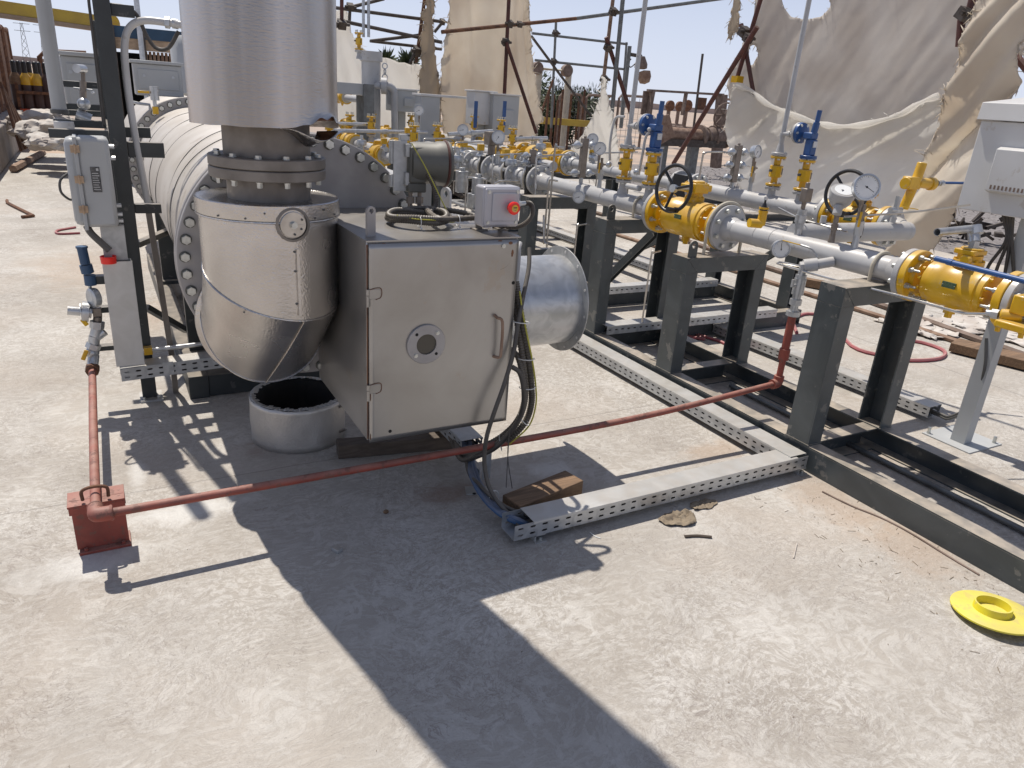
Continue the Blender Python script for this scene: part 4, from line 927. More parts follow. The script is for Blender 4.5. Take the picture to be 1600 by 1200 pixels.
def portal(y, ztop, xl, xr, wy=.14, lugx=None):
    """flush rectangular portal of channels, open sides facing inwards"""
    w_ = .092
    skid_part('column', lambda m: sec(m, (xl+w_/2, y, .1305), (xl+w_/2, y, ztop-w_-.001), X2, wy, X1, w_, 'U', side=-1))
    skid_part('column', lambda m: sec(m, (xr+w_/2, y, .1305), (xr+w_/2, y, ztop-w_-.001), X2, wy, X1, w_, 'U', side=1))
    c = skid_part('portal_beam', lambda m: sec(m, (xl+.008, y, ztop-w_/2), (xr+w_-.008, y, ztop-w_/2), X2, wy, X3, w_, 'U', side=1))
    for xx in (xl, xr+w_-.008): skid_part('end_plate', lambda m: m.box((xx, y-wy/2, ztop-w_), (xx+.008, y+wy/2, ztop)))
    for s0, s1 in (((xl, ztop), (xl+w_, ztop-w_)), ((xr+w_, ztop), (xr, ztop-w_))):
        mb = MB(); mb.cyl((s0[0], y-wy/2-.0005, s0[1]), (s1[0], y-wy/2-.0005, s1[1]), .0022, n=6); mb.build('weld_seam', 'frame_paint', c)
    for x_ in (xl+w_/2, xr+w_/2): skid_part('foot_weld', lambda m: m.box((x_-w_/2-.003, y-wy/2-.003, .1302), (x_+w_/2+.003, y+wy/2+.003, .136)))
    if lugx is not None:
        lug((lugx, y-.05, ztop-.001), .062, .10, .010, (1, 0, 0), fr, FM, .014)
portal(2.18, .94, 2.955, 3.52)
portal(3.24, .85, 2.955, 3.52, lugx=3.0)
portal(4.07, .93, 2.955, 3.52, lugx=3.0)
portal(5.12, .93, 2.955, 3.52)
portal(6.9, .93, 2.955, 3.52); portal(8.3, .93, 2.955, 3.52)
for y in (4.2, 5.1, 6.9): skid_part('column', lambda m: sec(m, (5.11, y, .1305), (5.11, y, .93), X1, .094, X2, .12, 'H'))
for y in (4.2, 5.1, 6.9, 8.3): skid_part('portal_beam', lambda m: sec(m, (4.0, y, .90), (5.156, y, .90), X3, .06, X2, .12, 'H'))
for (p, q) in [((5.11, 6.4, .14), (5.11, 5.45, .62)), ((5.11, 4.75, .30), (5.11, 4.28, .66)), ((3.55, 4.9, .14), (3.55, 4.2, .8)), ((2.998, 4.35, .14), (2.998, 4.16, .45)), ((2.998, 5.3, .14), (2.998, 6.0, .8))]:
    skid_part('diagonal_brace', lambda m: sec(m, p, q, X1, .05, X3, .06, 'H', .006))
mb = MB(); mb.cyl((3.42, .3, .02), (3.42, 3.1, .02), .014, n=10); tag(mb.build('loose_rod', 'tube_grey'), 'thin grey rod lying on the floor inside the skid base', 'rod')
# ------------------------------------------------------------------ flanges, pipes
PX, PZ, PR = 3.29, 1.008, .060
def flange(mb, c, ax, r, t): mb.lathe(Vector(c), ax, disc_prof(r, t, 0, .003), 36)
def wn_flange(t, y, d, r, x=PX, z=PZ, pr=PR, name='flange', nb=8, m='pipe_grey', th=.030, bs=.014):
    """weld-neck flange whose face is at y and whose neck points along d (+1/-1)"""
    mb = MB(); nr = pr*1.28
    mb.lathe((x, y, z), (0, d, 0), [(0, 0), (r-.003, 0), (r, .003), (r, th-.003), (r-.003, th), (nr, th+.002), (nr*.98, th+.012), (pr+.001, th+.07), (0, th+.07)], 40)
    f = mb.build(name, m, t)
    bolts(circ((x, y+d*th, z), (0, d, 0), r*.80, nb, .5), (0, d, 0), f, bs, .020)
    return f
pl = thing('main_pipeline', 'long grey painted pipe on the near skid with bolted flanges and small branches', 'pipeline', (PX, 4.0, PZ))
def pipe(t, y0, y1, x=PX, z=PZ, r=PR, m='pipe_grey', name='pipe_run'):
    mb = MB(); mb.cyl((x, y0, z), (x, y1, z), r, n=40); o = mb.build(name, m, t)
    return o
pipe(pl, 2.10, 3.18); pipe(pl, 3.94, 5.42); pipe(pl, .2, 1.42)
for y in (2.86, 2.98, 4.5, 5.25):
    mb = MB(); mb.torus((PX, y, PZ), (0, 1, 0), PR, .0022, 40, 6); mb.build('weld_seam', 'pipe_grey', pl)
wn_flange(pl, 3.255, -1, .138); wn_flange(pl, 3.865, 1, .138)
wn_flange(pl, 2.025, 1, .118, nb=8, bs=.012); wn_flange(pl, 1.555, -1, .118, nb=8, bs=.012)
def ubolt(y, rr=PR, x=PX, z=PZ, zb=.94, nm='u_bolt', lab=None, m='gasket', tk=.009):
    mb = MB(); pts = [(x-rr-.006, y, zb-.01)]+[(x+(rr+.009)*math.cos(math.pi-math.pi*k/12), y, z+(rr+.009)*math.sin(math.pi*k/12)) for k in range(13)]+[(x+rr+.006, y, zb-.01)]
    mb.tube(pts, tk, 10, sub=2); o = mb.build('u_bolt', m); return tag(o, lab, 'u-bolt', 'padded U-bolts clamping the near pipe')
ubolt(2.19, lab='padded u-bolt over the pipe between the lever valve and the big gauge'); ubolt(3.25, .139, zb=.85, lab='large padded u-bolt hooped around the flange of the handwheel valve', tk=.010); ubolt(4.07, zb=.93, lab='padded u-bolt over the pipe just behind the handwheel valve')
# ------------------------------------------------------------------ big ball valves
def ball_valve(name, label, y0, y1, x, z, R, body, style):
    """y0 near flange face, y1 far flange face"""
    t = thing(name, label, 'valve', (x, (y0+y1)/2, z)); L = y1-y0; yc = (y0+y1)/2
    for (ya, d, nm) in ((y0, 1, 'flange'), (y1, -1, 'flange')):
        mb = MB(); mb.lathe((x, ya, z), (0, d, 0), [(0, 0), (R-.004, 0), (R-.001, .003), (R-.001, .030), (R-.004, .033), (body*.80, .034), (body*.78, .055), (0, .055)], 44)
        f = mb.build(nm, 'yellow', t)
        mg = MB(); mg.lathe((x, ya-d*.005, z), (0, d, 0), disc_prof(R*.8, .004, 0, .0005), 36); mg.build('gasket', 'gasket', f)
        bolts(circ((x, ya+d*.033, z), (0, d, 0), R*.80, 8, .5), (0, d, 0), f, R*.10, .018)
        bolts([p+Vector((0, d*.019, 0)) for p in circ((x, ya+d*.033, z), (0, d, 0), R*.80, 8, .5)], (0, d, 0), f, R*.05, .030, 'stud', 'bolt_zinc', False)
    h0 = L*.20; mb = MB()
    prof = [(0, h0), (body*.86, h0), (body*.93, h0+.006), (body*.93, h0+.030), (body, h0+.034), (body, L*.37), (body*.985, L*.375), (body*.985, L*.62), (body, L*.625), (body, L-h0-.034), (body*.93, L-h0-.030), (body*.93, L-h0-.006), (body*.86, L-h0), (0, L-h0)]
    mb.lathe((x, y0, z), (0, 1, 0), prof, 48); b = mb.build('valve_body', 'yellow', t)
    bolts(circ((x, y1-h0, z), (0, 1, 0), body*.86, 12, .3), (0, 1, 0), b, R*.07, .012, 'body_bolt', 'yellow')
    bolts(circ((x, y0+h0, z), (0, -1, 0), body*.86, 12, .3), (0, -1, 0), b, R*.07, .012, 'body_bolt', 'yellow')
    # nameplate on the side that faces -x / down the aisle
    a = R_(172); mb = MB(); c = Vector((x+body*math.cos(a), yc, z+body*math.sin(a)))
    mb.box((c.x-.002, yc-.030, c.z-.013), (c.x+.004, yc+.030, c.z+.013)); npp = mb.build('nameplate', 'plate_green', b)
    mb = MB()
    for s in (-.026, .026): mb.sphere((c.x-.002, yc+s, c.z), .0022, 6)
    mb.build('rivet_row', 'bolt_zinc', npp)
    mb = MB(); mb.cyl((x, yc+.02, z-body*.95), (x, yc+.02, z-body-.025), .028, n=6); mb.cyl((x, yc+.02, z-body-.025), (x, yc+.02, z-body-.045), .018, n=6); mb.build('drain_plug', 'yellow', t)
    # bonnet
    mb = MB(); mb.cyl((x, yc, z+body*.9), (x, yc, z+body+.02), .062, n=28); mb.cyl((x, yc, z+body+.02), (x, yc, z+body+.045), .05, n=28); bo = mb.build('bonnet', 'yellow', t)
    bolts(circ((x, yc, z+body+.02), (0, 0, 1), .053, 6), (0, 0, 1), bo, .0075, .007, m='yellow')
    if style == 'wheel':
        zt = z+body+.045
        mb = MB(); mb.box((x-.055, yc-.055, zt), (x+.060, yc+.055, zt+.062)); mb.box((x-.085, yc-.035, zt+.006), (x-.055, yc+.050, zt+.055)); mb.cyl((x+.01, yc, zt+.062), (x+.01, yc, zt+.074), .045, n=24); mb.box((x+.06, yc-.04, zt+.01), (x+.10, yc+.04, zt+.05)); gb = mb.build('gearbox', 'yellow', t, .008)
        bolts([(x+sx*.042, yc+sy*.042, zt+.062) for sx in (-1, 1) for sy in (-1, 1)], (0, 0, 1), gb, .006, .006, m='yellow')
        wc = Vector((x-.20, yc-.02, zt+.028)); WR = .138; ax = Vector((-1, -.12, .10)).normalized()
        mb = MB(); mb.cyl((x-.08, yc-.02+.0, zt+.030), wc, .013, n=14); mb.build('wheel_shaft', 'galv', t)
        mb = MB(); mb.torus(wc, ax, WR, .0115, 56, 10); hw = mb.build('handwheel', 'cyl_black', t)
        u = ax.orthogonal().normalized(); v = ax.cross(u)
        for k in range(3):
            a = R_(60+120*k); mb = MB(); mb.cyl(wc-ax*.01, wc+(u*math.cos(a)+v*math.sin(a))*WR, .009, n=10); mb.build('spoke', 'cyl_black', hw)
        mb = MB(); mb.cyl(wc-ax*.016, wc+ax*.012, .024, n=20); mb.build('hub', 'galv', hw)
        kp = wc+Vector((0, -.06, -.115)); kp = wc+(kp-wc).normalized()*WR; kp -= ax*((kp-wc).dot(ax))
        mb = MB(); mb.cyl(kp, kp+ax*.02, .018, n=16); mb.cyl(kp+ax*.02, kp+ax*.085, .012, .016, n=16); mb.build('crank_knob', 'cyl_black', hw)
    elif style == 'lever':
        zt = z+body+.045
        mb = MB(); mb.box((x-.05, yc-.04, zt), (x+.05, yc+.05, zt+.022)); mb.cyl((x, yc, zt+.022), (x, yc, zt+.03), .045, n=28); mb.cyl((x-.05, yc-.02, zt-.02), (x-.075, yc-.02, zt-.02), .022, n=18); mb.build('stop_plate', 'yellow', t, .004)
        a = gz(1410, 373, 1.255); bq = gz(1505, 360, 1.275)
        hd = Vector((x+.0, yc, zt+.03))
        mb = MB(); mb.cyl(hd, hd+Vector((0, 0, .03)), .022, n=6); mb.cyl(hd+Vector((0, 0, .02)), hd+Vector((.02, .03, .07)), .024, n=16); mb.cyl(hd+Vector((.015, .01, .055)), hd+Vector((.02, .03, .085)), .027, n=20); mb.build('lever_head', 'galv', t)
        mb = MB(); e = Vector((-1, .05, -.055)).normalized(); s0 = hd+Vector((.05, .03, .078)); mb.lathe(s0, e, [(.0, 0), (.0165, 0), (.0165, .27), (.0135, .27), (.0135, .15), (0, .15)], 20); mb.build('lever_pipe', 'galv', t)
    return t
ball_valve('ball_valve', 'large yellow ball valve with black handwheel on the near pipe', 3.259, 3.861, PX, PZ, .140, .118, 'wheel')
ball_valve('ball_valve', 'yellow ball valve with galvanised lever pipe at the right edge', 1.559, 2.021, PX, PZ, .120, .100, 'lever')
# blue lever and right-most needle valve on the frame edge
t = thing('instrument_valve', 'yellow instrument valve block with brass fitting at the right frame edge', 'valve', (3.18, 1.48, .95))
mb = MB(); mb.box((3.14, 1.43, .985), (3.22, 1.50, 1.06)); mb.box((3.10, 1.40, .925), (3.24, 1.52, .955)); mb.cyl((3.15, 1.53, .965), (3.18, 1.46, .975), .026, n=20); mb.build('valve_body', 'yellow', t, .006)
bolts([(3.115, 1.415, .925), (3.115, 1.505, .925), (3.225, 1.505, .925)], (0, 0, -1), t, .011, .018, m='yellow')
mb = MB(); mb.cyl((3.148, 1.535, .965), (3.142, 1.56, .963), .020, n=6); mb.cyl((3.142, 1.56, .963), (3.139, 1.578, .962), .014, n=12); mb.build('fitting', 'galv', t)
t = thing('blue_lever', 'long blue painted valve lever passing above the yellow lever valve', 'lever', (3.02, 1.8, 1.16))
mb = MB(); p = gz(1462, 404, 1.16); q = gz(1640, 449, 1.16); mb.cyl(p, q, .011, n=14); mb.cyl(p+(q-p)*.12, p+(q-p)*.17, .0135, n=14); mb.build('lever_bar', 'blue', t)
# ------------------------------------------------------------------ small twin valves, vents and relief valves
def dbb_valve(origin_, lab, group='slim yellow isolation valves standing on branches'):
    t = thing('isolation_valve', lab, 'valve', (0, 0, 0), group); x = y = 0
    def seg(name, prof, m, n=28, par=None):
        mb = MB(); mb.lathe((0, 0, 0), (0, 0, 1), prof, n); return mb.build(name, m, par or t)
    seg('branch_neck', [(0, .0), (.040, .0), (.036, .02), (.028, .045), (.027, .085), (0, .085)], 'pipe_grey')
    lf = seg('lower_flange', disc_prof(.056, .016)[0:0]+[(0, .085), (.054, .085), (.056, .088), (.056, .101), (.054, .103), (0, .103)], 'pipe_grey')
    yf = seg('valve_flange', [(0, .110), (.054, .110), (.056, .112), (.056, .124), (.054, .126), (0, .126)], 'yellow')
    bd = seg('valve_body', [(0, .126), (.024, .126), (.024, .168), (.033, .170), (.034, .172), (.0, .172)], 'yellow', 24)
    mb = MB(); mb.cyl((0, 0, .168), (0, 0, .252), .046, n=8); mb.cyl((0, 0, .252), (0, 0, .30), .025, n=20); mb.build('valve_centre', 'yellow', t, .006)
    seg('valve_flange', [(0, .30), (.054, .30), (.056, .302), (.056, .314), (.054, .316), (0, .316)], 'yellow')
    sm_ = MB(); sm_.cyl((0, 0, 0), (0, 0, .056), .007, n=8); sm_.cyl((0, 0, 0), (0, 0, .009), .0105, n=6); sm_.cyl((0, 0, .044), (0, 0, .053), .0105, n=6); so_ = None
    for zz0 in (.078, .290):
        for p in circ((0, 0, 0), (0, 0, 1), .043, 4, .5):
            if so_ is None: so_ = sm_.build('stud', 'bolt_zinc', t); o = so_
            else: o = bpy.data.objects.new('stud', so_.data); COL.objects.link(o); o.parent = t
            o.location = (p.x, p.y, zz0)
    mb = MB(); mb.cyl((-.046, 0, .215), (-.062, 0, .215), .010, n=8); mb.box((.010, -.0475, .19), (.017, -.0455, .235)); mb.build('stem', 'dark_grey', t)
    t.location = origin_
    return t
def vent_top(o_, lab, ztop=3.6):
    t = thing('vent_stack', lab, 'vent pipe', (0, 0, 0), 'tall thin vent pipes above the isolation valves')
    mb = MB(); mb.lathe((0, 0, 0), (0, 0, 1), [(0, .322), (.054, .322), (.056, .324), (.056, .338), (.054, .340), (.030, .342), (.027, .36), (.019, .40), (0, .40)], 28); mb.build('flange', 'pipe_grey', t)
    mb = MB(); mb.cyl((0, 0, .39), (0, 0, .46), .017, n=18); mb.cyl((0, 0, .455), (0, 0, .475), .022, n=18); mb.cyl((0, 0, .47), (0, 0, ztop), .0165, n=18); mb.build('pipe_run', 'pipe_grey', t)
    mb = MB(); mb.cyl((0, 0, .47), (0, -.085, .47), .017, n=14); mb.cyl((0, -.05, .47), (0, -.07, .47), .024, n=14); mb.build('side_branch', 'pipe_grey', t)
    t.location = o_; return t
def relief_top(o_, lab, dy):
    """blue relief valve: body on the flange, round diaphragm chamber toward +y, spring tube upward leaning"""
    t = thing('relief_valve', lab, 'relief valve', (0, 0, 0), 'blue pressure relief valves')
    mb = MB(); mb.lathe((0, 0, 0), (0, 0, 1), [(0, .322), (.055, .322), (.057, .325), (.057, .343), (.055, .345), (.030, .346), (0, .346)], 28); mb.build('flange', 'blue', t)
    mb = MB(); mb.box((-.030, -.03, .345), (.030, .03, .45)); mb.box((-.034, -.02, .45), (.034, .055, .495)); mb.build('valve_body', 'blue', t, .008)
    mb = MB(); mb.cyl((0, -.005, .49), (0, -.012, .56), .022, n=18); mb.cyl((0, -.012, .56), (0, -.016, .64), .016, n=18); mb.build('spring_tube', 'blue', t)
    mb = MB(); mb.box((-.018, -.038, .40), (.018, -.031, .44)); mb.build('nameplate', 'galv', t)
    mb = MB(); mb.lathe((0, dy*.38, .485), (0, dy/abs(dy), 0), [(0, 0), (.040, 0), (.068, .012), (.070, .030), (.030, .032), (0, .032)], 36); dp = mb.build('diaphragm_front', 'blue', t)
    mb = MB(); mb.lathe((0, dy*.38, .485), (0, dy/abs(dy), 0), [(0, .033), (.071, .033), (.071, .050), (.060, .056), (.025, .064), (.017, .09), (0, .09)], 36); mb.build('diaphragm_back', 'pipe_grey', t)
    bolts(circ((0, dy*.38+.014*dy/abs(dy), .485), (0, -dy/abs(dy), 0), .055, 6, .5), (0, -dy/abs(dy), 0), dp, .009, .012)
    t.location = o_; return t
zt1 = PZ+PR-.012
iv = dbb_valve((PX, 4.31, zt1), 'slim yellow valve under the vent pipe on the near pipe')
copy_tree(iv, (PX, 4.015, zt1), label='slim yellow valve under the blue relief valve on the near pipe')
P2X, P2Z = 4.33, 1.055; zt2 = P2Z+PR-.012
copy_tree(iv, (P2X, 3.885, zt2-.03), label='slim yellow valve under the vent pipe on the rear pipe')
copy_tree(iv, (P2X, 3.625, zt2-.03), label='slim yellow valve under the blue relief valve on the rear pipe')
vs = vent_top((PX, 4.31, zt1), 'tall pale vent pipe rising from the near pipe, left of the hanging lamp')
copy_tree(vs, (P2X, 3.885, zt2-.03), label='tall pale vent pipe crossing in front of the big torn tarpaulin')
rv = relief_top((PX, 4.015, zt1), 'blue relief valve with round diaphragm on the near pipe', .21)
copy_tree(rv, (P2X, 3.625, zt2-.03), label='blue relief valve with round diaphragm in front of the tarpaulin')
t = thing('relief_pilot', 'thin galvanised impulse pipe with a ball valve between the two near relief branches', 'pipe', (PX, 4.15, 1.2))
mb = MB(); mb.tube([(PX-.05, 4.03, 1.50), (PX-.06, 4.05, 1.46), (PX-.06, 4.06, 1.35), (PX-.055, 4.08, 1.22)], .009, 8); mb.sphere((PX-.055, 4.03, 1.515), .014, 10); mb.tube([(PX-.045, 4.33, 1.58), (PX-.07, 4.40, 1.56), (PX-.075, 4.42, 1.40), (PX-.06, 4.42, 1.28)], .009, 8); mb.cyl((PX-.045, 4.06, 1.13), (PX-.045, 4.20, 1.13), .02, n=12); mb.cyl((PX, 3.93, 1.38), (PX+.0, 3.93, 1.08), .005, n=8); mb.cyl((PX, 3.93, 1.38), (PX, 4.33, 1.39), .005, n=8); mb.build('impulse_pipe', 'pipe_grey', t)
mb = MB(); mb.sphere((PX-.06, 4.10, 1.235), .022, 12); mb.sphere((PX-.065, 4.42, 1.25), .022, 12); mb.build('ball_valve', 'galv', t)
# ------------------------------------------------------------------ gauges
def gauge(loc, lab, face=(-.6, -.78, .12), r=.045, name='pressure_gauge', stem=.10, dirn=(0, 0, -1), m='galv', needle=2.4, cat='gauge', sm='brown_block', group=None):
    t = thing(name, lab, cat, loc, group); c = Vector(loc); a = Vector(face).normalized()
    mb = MB(); mb.lathe(c-a*.030, a, [(0, 0), (r*.94, 0), (r, .006), (r, .038), (r*1.03, .040), (r*1.03, .046), (r*.90, .047), (r*.90, .040), (0, .040)], 36); mb.build('case', m, t)
    mb = MB(); mb.lathe(c+a*.0105, a, [(0, 0), (r*.89, 0), (r*.89, .001), (0, .001)], 32); dl = mb.build('dial', 'dial', t)
    u = Vector((0, 0, 1)); u = (u-a*u.dot(a)).normalized(); v = a.cross(u); mb = MB()
    for k in range(25):
        an = R_(-135+270*k/24); d = u*math.cos(an)+v*math.sin(an); l = .80 if k % 4 else .72
        mb.bar(c+a*.0118+d*r*l, c+a*.0118+d*r*.86, .0012, .0006, a)
    d = u*math.cos(needle)+v*math.sin(needle); mb.bar(c+a*.0125-d*r*.18, c+a*.0125+d*r*.68, .0022, .0008, a); mb.cyl(c+a*.0118, c+a*.0135, r*.08, n=12); mb.build('needle_and_scale', 'ink', dl)
    dr = Vector(dirn).normalized(); s = c+dr*r*.95-a*.01
    mb = MB(); mb.cyl(s, s+dr*stem*.35, .011, n=6); mb.cyl(s+dr*stem*.35, s+dr*stem, .008, n=12); mb.build('stem', sm, t)
    return t
def needle_stack(x, y, z0, z1, lab, m='galv', group=None):
    t = thing('gauge_valve', lab, 'valve', (x, y, z0), group); h = z1-z0
    mb = MB(); mb.cyl((x, y, z0), (x, y, z0+h*.35), .018, .014, n=16); mb.cyl((x, y, z0+h*.30), (x, y, z0+h*.62), .021, n=8); mb.build('ball_valve', m, t)
    mb = MB(); mb.cyl((x, y, z0+h*.62), (x, y, z1), .010, n=12); mb.cyl((x, y, z0+h*.70), (x, y, z0+h*.84), .016, n=6); mb.cyl((x, y, z0+h*.78), (x+.035, y, z0+h*.78), .007, n=8); mb.build('block', 'brown_block', t)
    mb = MB(); mb.box((x-.030, y-.02, z0+h*.5), (x-.024, y-.008, z0+h*.5+.075)); mb.build('lever', 'yellow', t, .002)
    return t
gauge((PX-.02, 2.36, 1.362), 'large pressure gauge between the transmitter and the yellow T-valve', (-.55, -.80, .20), .062, needle=-2.1)
needle_stack(PX, 2.36, 1.065, 1.28, 'silver and bronze gauge valve below the largest pressure gauge')
gauge((PX-.03, 4.60, 1.345), 'pressure gauge beside the near manifold block, left of the vent pipe', (-.6, -.78, .1), .046)
needle_stack(PX, 4.60, 1.065, 1.28, 'gauge valve beside the near manifold block')
gauge((P2X-.02, 4.085, 1.40), 'pressure gauge between the rear manifold block and rear vent pipe', (.15, -.95, .15), .046)
needle_stack(P2X, 4.10, 1.11, 1.33, 'gauge valve beside the rear manifold block')
gauge((PX-.13, 2.70, .995), 'white-faced dial thermometer on the side of the pipe above the red riser', (-.55, -.83, .08), .047, 'dial_thermometer', .06, (.9, .35, .1), needle=.1, cat='thermometer', sm='galv')
gauge((PX-.12, 4.68, .985), 'dial thermometer on the side of the pipe left of the portal lug', (-.55, -.83, .08), .045, 'dial_thermometer', .06, (.9, .35, .1), needle=1.9, cat='thermometer', sm='galv')
gauge((PX, 6.27, 1.30), 'round pressure gauge above the second orifice flange', (-.5, -.85, .1), .06, needle=2.6)
needle_stack(PX, 6.27, 1.065, 1.24, 'slim valve below the gauge over the second orifice flange')
gauge((PX, 7.05, 1.31), 'pressure gauge above the narrow pipe behind the round scanner housing', (-.5, -.85, .1), .055, needle=1.8)
needle_stack(PX, 7.05, 1.065, 1.24, 'slim valve below the gauge behind the round scanner housing')
gauge((P2X, 6.25, 1.32), 'pressure gauge in front of the triangular torn cloth', (-.5, -.85, .1), .055, needle=2.0)
needle_stack(P2X, 6.25, 1.11, 1.26, 'slim valve below the gauge in front of the triangular torn cloth')
gauge((PX+.3, 9.0, 1.42), 'distant pressure gauge in front of the grey portal post', (-.5, -.85, .1), .06, needle=2.0)
# transmitter
t = thing('pressure_transmitter', 'grey round-headed pressure transmitter with tilted display beside the big gauge', 'transmitter', (PX, 2.50, 1.06))
a = Vector((-.25, -.35, .85)).normalized(); c = Vector((PX, 2.50, 1.30))
mb = MB(); mb.lathe(c-a*.02, a, [(0, -.03), (.040, -.03), (.056, -.005), (.058, .02), (.062, .024), (.062, .052), (.058, .056), (0, .056)], 36); hd = mb.build('head', 'pipe_grey', t)
mb = MB(); mb.lathe(c+a*.0365, a, [(0, 0), (.045, 0), (.045, .001), (0, .001)], 30); ds = mb.build('display', 'dial', hd)
mb = MB(); mb.bar(c+a*.038+Vector((-.018, 0, 0)), c+a*.038+Vector((.018, 0, -.003)), .008, .0006, a); mb.build('display_text', 'ink', ds)
mb = MB(); mb.cyl(c+Vector((.02, .02, -.02)), c+Vector((.085, .03, -.015)), .022, n=14); mb.cyl(c+Vector((-.03, -.02, -.045)), c+Vector((-.045, -.03, -.085)), .022, n=16); mb.build('side_port', 'pipe_grey', t)
mb = MB(); mb.cyl((PX, 2.5, 1.065), (PX, 2.5, 1.11), .018, .014, n=14); mb.cyl((PX, 2.5, 1.10), (PX, 2.5, 1.255), .013, n=14); mb.cyl((PX, 2.5, 1.13), (PX, 2.5, 1.16), .019, n=6); mb.cyl((PX, 2.5, 1.2), (PX, 2.5, 1.24), .017, n=6); mb.build('stem', 'brown_block', t)
cable('black_cable', 'black cable curving from the round-headed transmitter down to the pipe', [(PX+.08, 2.53, 1.285), (PX+.12, 2.50, 1.28), (PX+.135, 2.45, 1.20), (PX+.11, 2.42, 1.12), (PX+.06, 2.42, 1.07)], .008)
t = thing('gauge_valve', 'silver T-shaped valve left of the round-headed transmitter', 'valve', (PX+.02, 2.72, 1.06))
mb = MB(); mb.cyl((PX+.0, 2.72, 1.062), (PX, 2.72, 1.10), .02, n=14); mb.cyl((PX, 2.72, 1.10), (PX, 2.72, 1.20), .024, n=8); mb.cyl((PX, 2.72, 1.13), (PX, 2.72, 1.17), .029, n=16); mb.build('ball_valve', 'galv', t)
mb = MB(); mb.cyl((PX, 2.72, 1.20), (PX, 2.72, 1.34), .013, n=6); mb.box((PX-.02, 2.70, 1.24), (PX+.03, 2.74, 1.31)); mb.build('block', 'brown_block', t, .004)
# impulse tubing and drain valve
t = thing('drain_valve', 'grey ball valve with yellow lever on a side branch above the red riser', 'valve', (3.19, 2.5, .93))
mb = MB(); mb.cyl((3.235, 2.42, .985), (3.17, 2.46, .965), .026, n=16); mb.cyl((3.17, 2.46, .965), (3.12, 2.50, .95), .034, n=18); mb.cyl((3.125, 2.495, .952), (3.105, 2.51, .946), .024, n=6); mb.build('side_branch', 'pipe_grey', t)
mb = MB(); mb.cyl((3.119, 2.50, .94), (3.119, 2.50, .90), .020, n=16); mb.cyl((3.119, 2.50, .905), (3.119, 2.50, .885), .028, n=8); mb.cyl((3.119, 2.50, .885), (3.119, 2.50, .80), .030, n=20); mb.cyl((3.119, 2.50, .80), (3.119, 2.50, .77), .022, n=16); mb.cyl((3.119, 2.50, .775), (3.119, 2.50, .745), .031, n=8); mb.cyl((3.119, 2.50, .745), (3.119, 2.50, .70), .020, n=16); mb.cyl((3.119, 2.50, .71), (3.119, 2.50, .685), .036, n=8); mb.build('vertical_valve', 'galv', t)
mb = MB(); mb.cyl((3.09, 2.50, .85), (3.055, 2.49, .852), .008, n=8); mb.box((3.05, 2.485, .845), (3.06, 2.497, .885)); mb.build('small_lever', 'galv_dull', t)
mb = MB(); mb.tube([(3.17, 2.47, 1.0), (3.155, 2.50, 1.035), (3.14, 2.56, 1.045)], .005, 6); mb.build('lever_arm', 'galv', t)
mb = MB(); mb.bar((3.14, 2.56, 1.045), (3.13, 2.67, 1.048), .012, .004); mb.build('lever_grip', 'yellow', t)
mb = MB(); mb.tube([(3.13, 2.495, .945), (3.12, 2.54, .942), (3.105, 2.63, .940), (3.10, 2.64, .935), (3.10, 2.62, .93), (3.12, 2.3, .925), (3.145, 1.95, .93), (3.15, 1.70, .93), (3.142, 1.62, .945), (3.140, 1.56, .962)], .0065, 8, sub=5); tag(mb.build('impulse_tube', 'steel_tube'), 'thin stainless impulse tube running beneath the yellow lever valve', 'tube')
mb = MB(); mb.tube([(PX+.03, 2.48, 1.20), (PX+.3, 2.3, 1.25), (3.9, 2.2, 1.30)], .0055, 6); tag(mb.build('impulse_tube', 'steel_tube'), 'thin stainless tube running behind the big gauge to the white cabinet', 'tube')
mb = MB(); mb.tube([(3.45, 3.02, 1.16), (3.35, 2.75, 1.14), (3.33, 2.45, 1.13)], .0055, 6); tag(mb.build('impulse_tube', 'steel_tube'), 'thin stainless tube from the short yellow valve toward the transmitter', 'tube')
for i, (a, b_) in enumerate([((1.0, 1.0), 0)][:0]): pass
for i, (x, y, z1, z0) in enumerate([(2.99, 3.55, .80, .35), (3.0, 4.42, .82, .42)]):
    mb = MB(); mb.tube([(x+.12, y+.05, z1+.0), (x+.02, y, z1), (x, y-.01, z1-.02), (x, y-.01, z0)], .006, 6, sub=4); tag(mb.build('impulse_tube', 'steel_tube'), ('bent thin tube hanging left of the second portal', 'bent thin tube hanging right of the third portal')[i], 'tube')
for i, (dx) in enumerate((0, .045)):
    mb = MB(); mb.tube([(PX-.15, 4.9+dx, 1.32-.25*i), (PX-.19, 4.93+dx, 1.32-.25*i), (PX-.20, 4.95+dx, 1.28-.25*i), (PX-.20, 4.95+dx, .62), (PX-.21, 4.93+dx, .585), (PX-.22, 4.97, .62), (PX-.22, 5.0, .8)], .008, 8, sub=5); tag(mb.build('impulse_tube', 'steel_tube'), ('left tube of the pair dropping from the near manifold block', 'right tube of the pair dropping from the near manifold block')[i], 'tube')
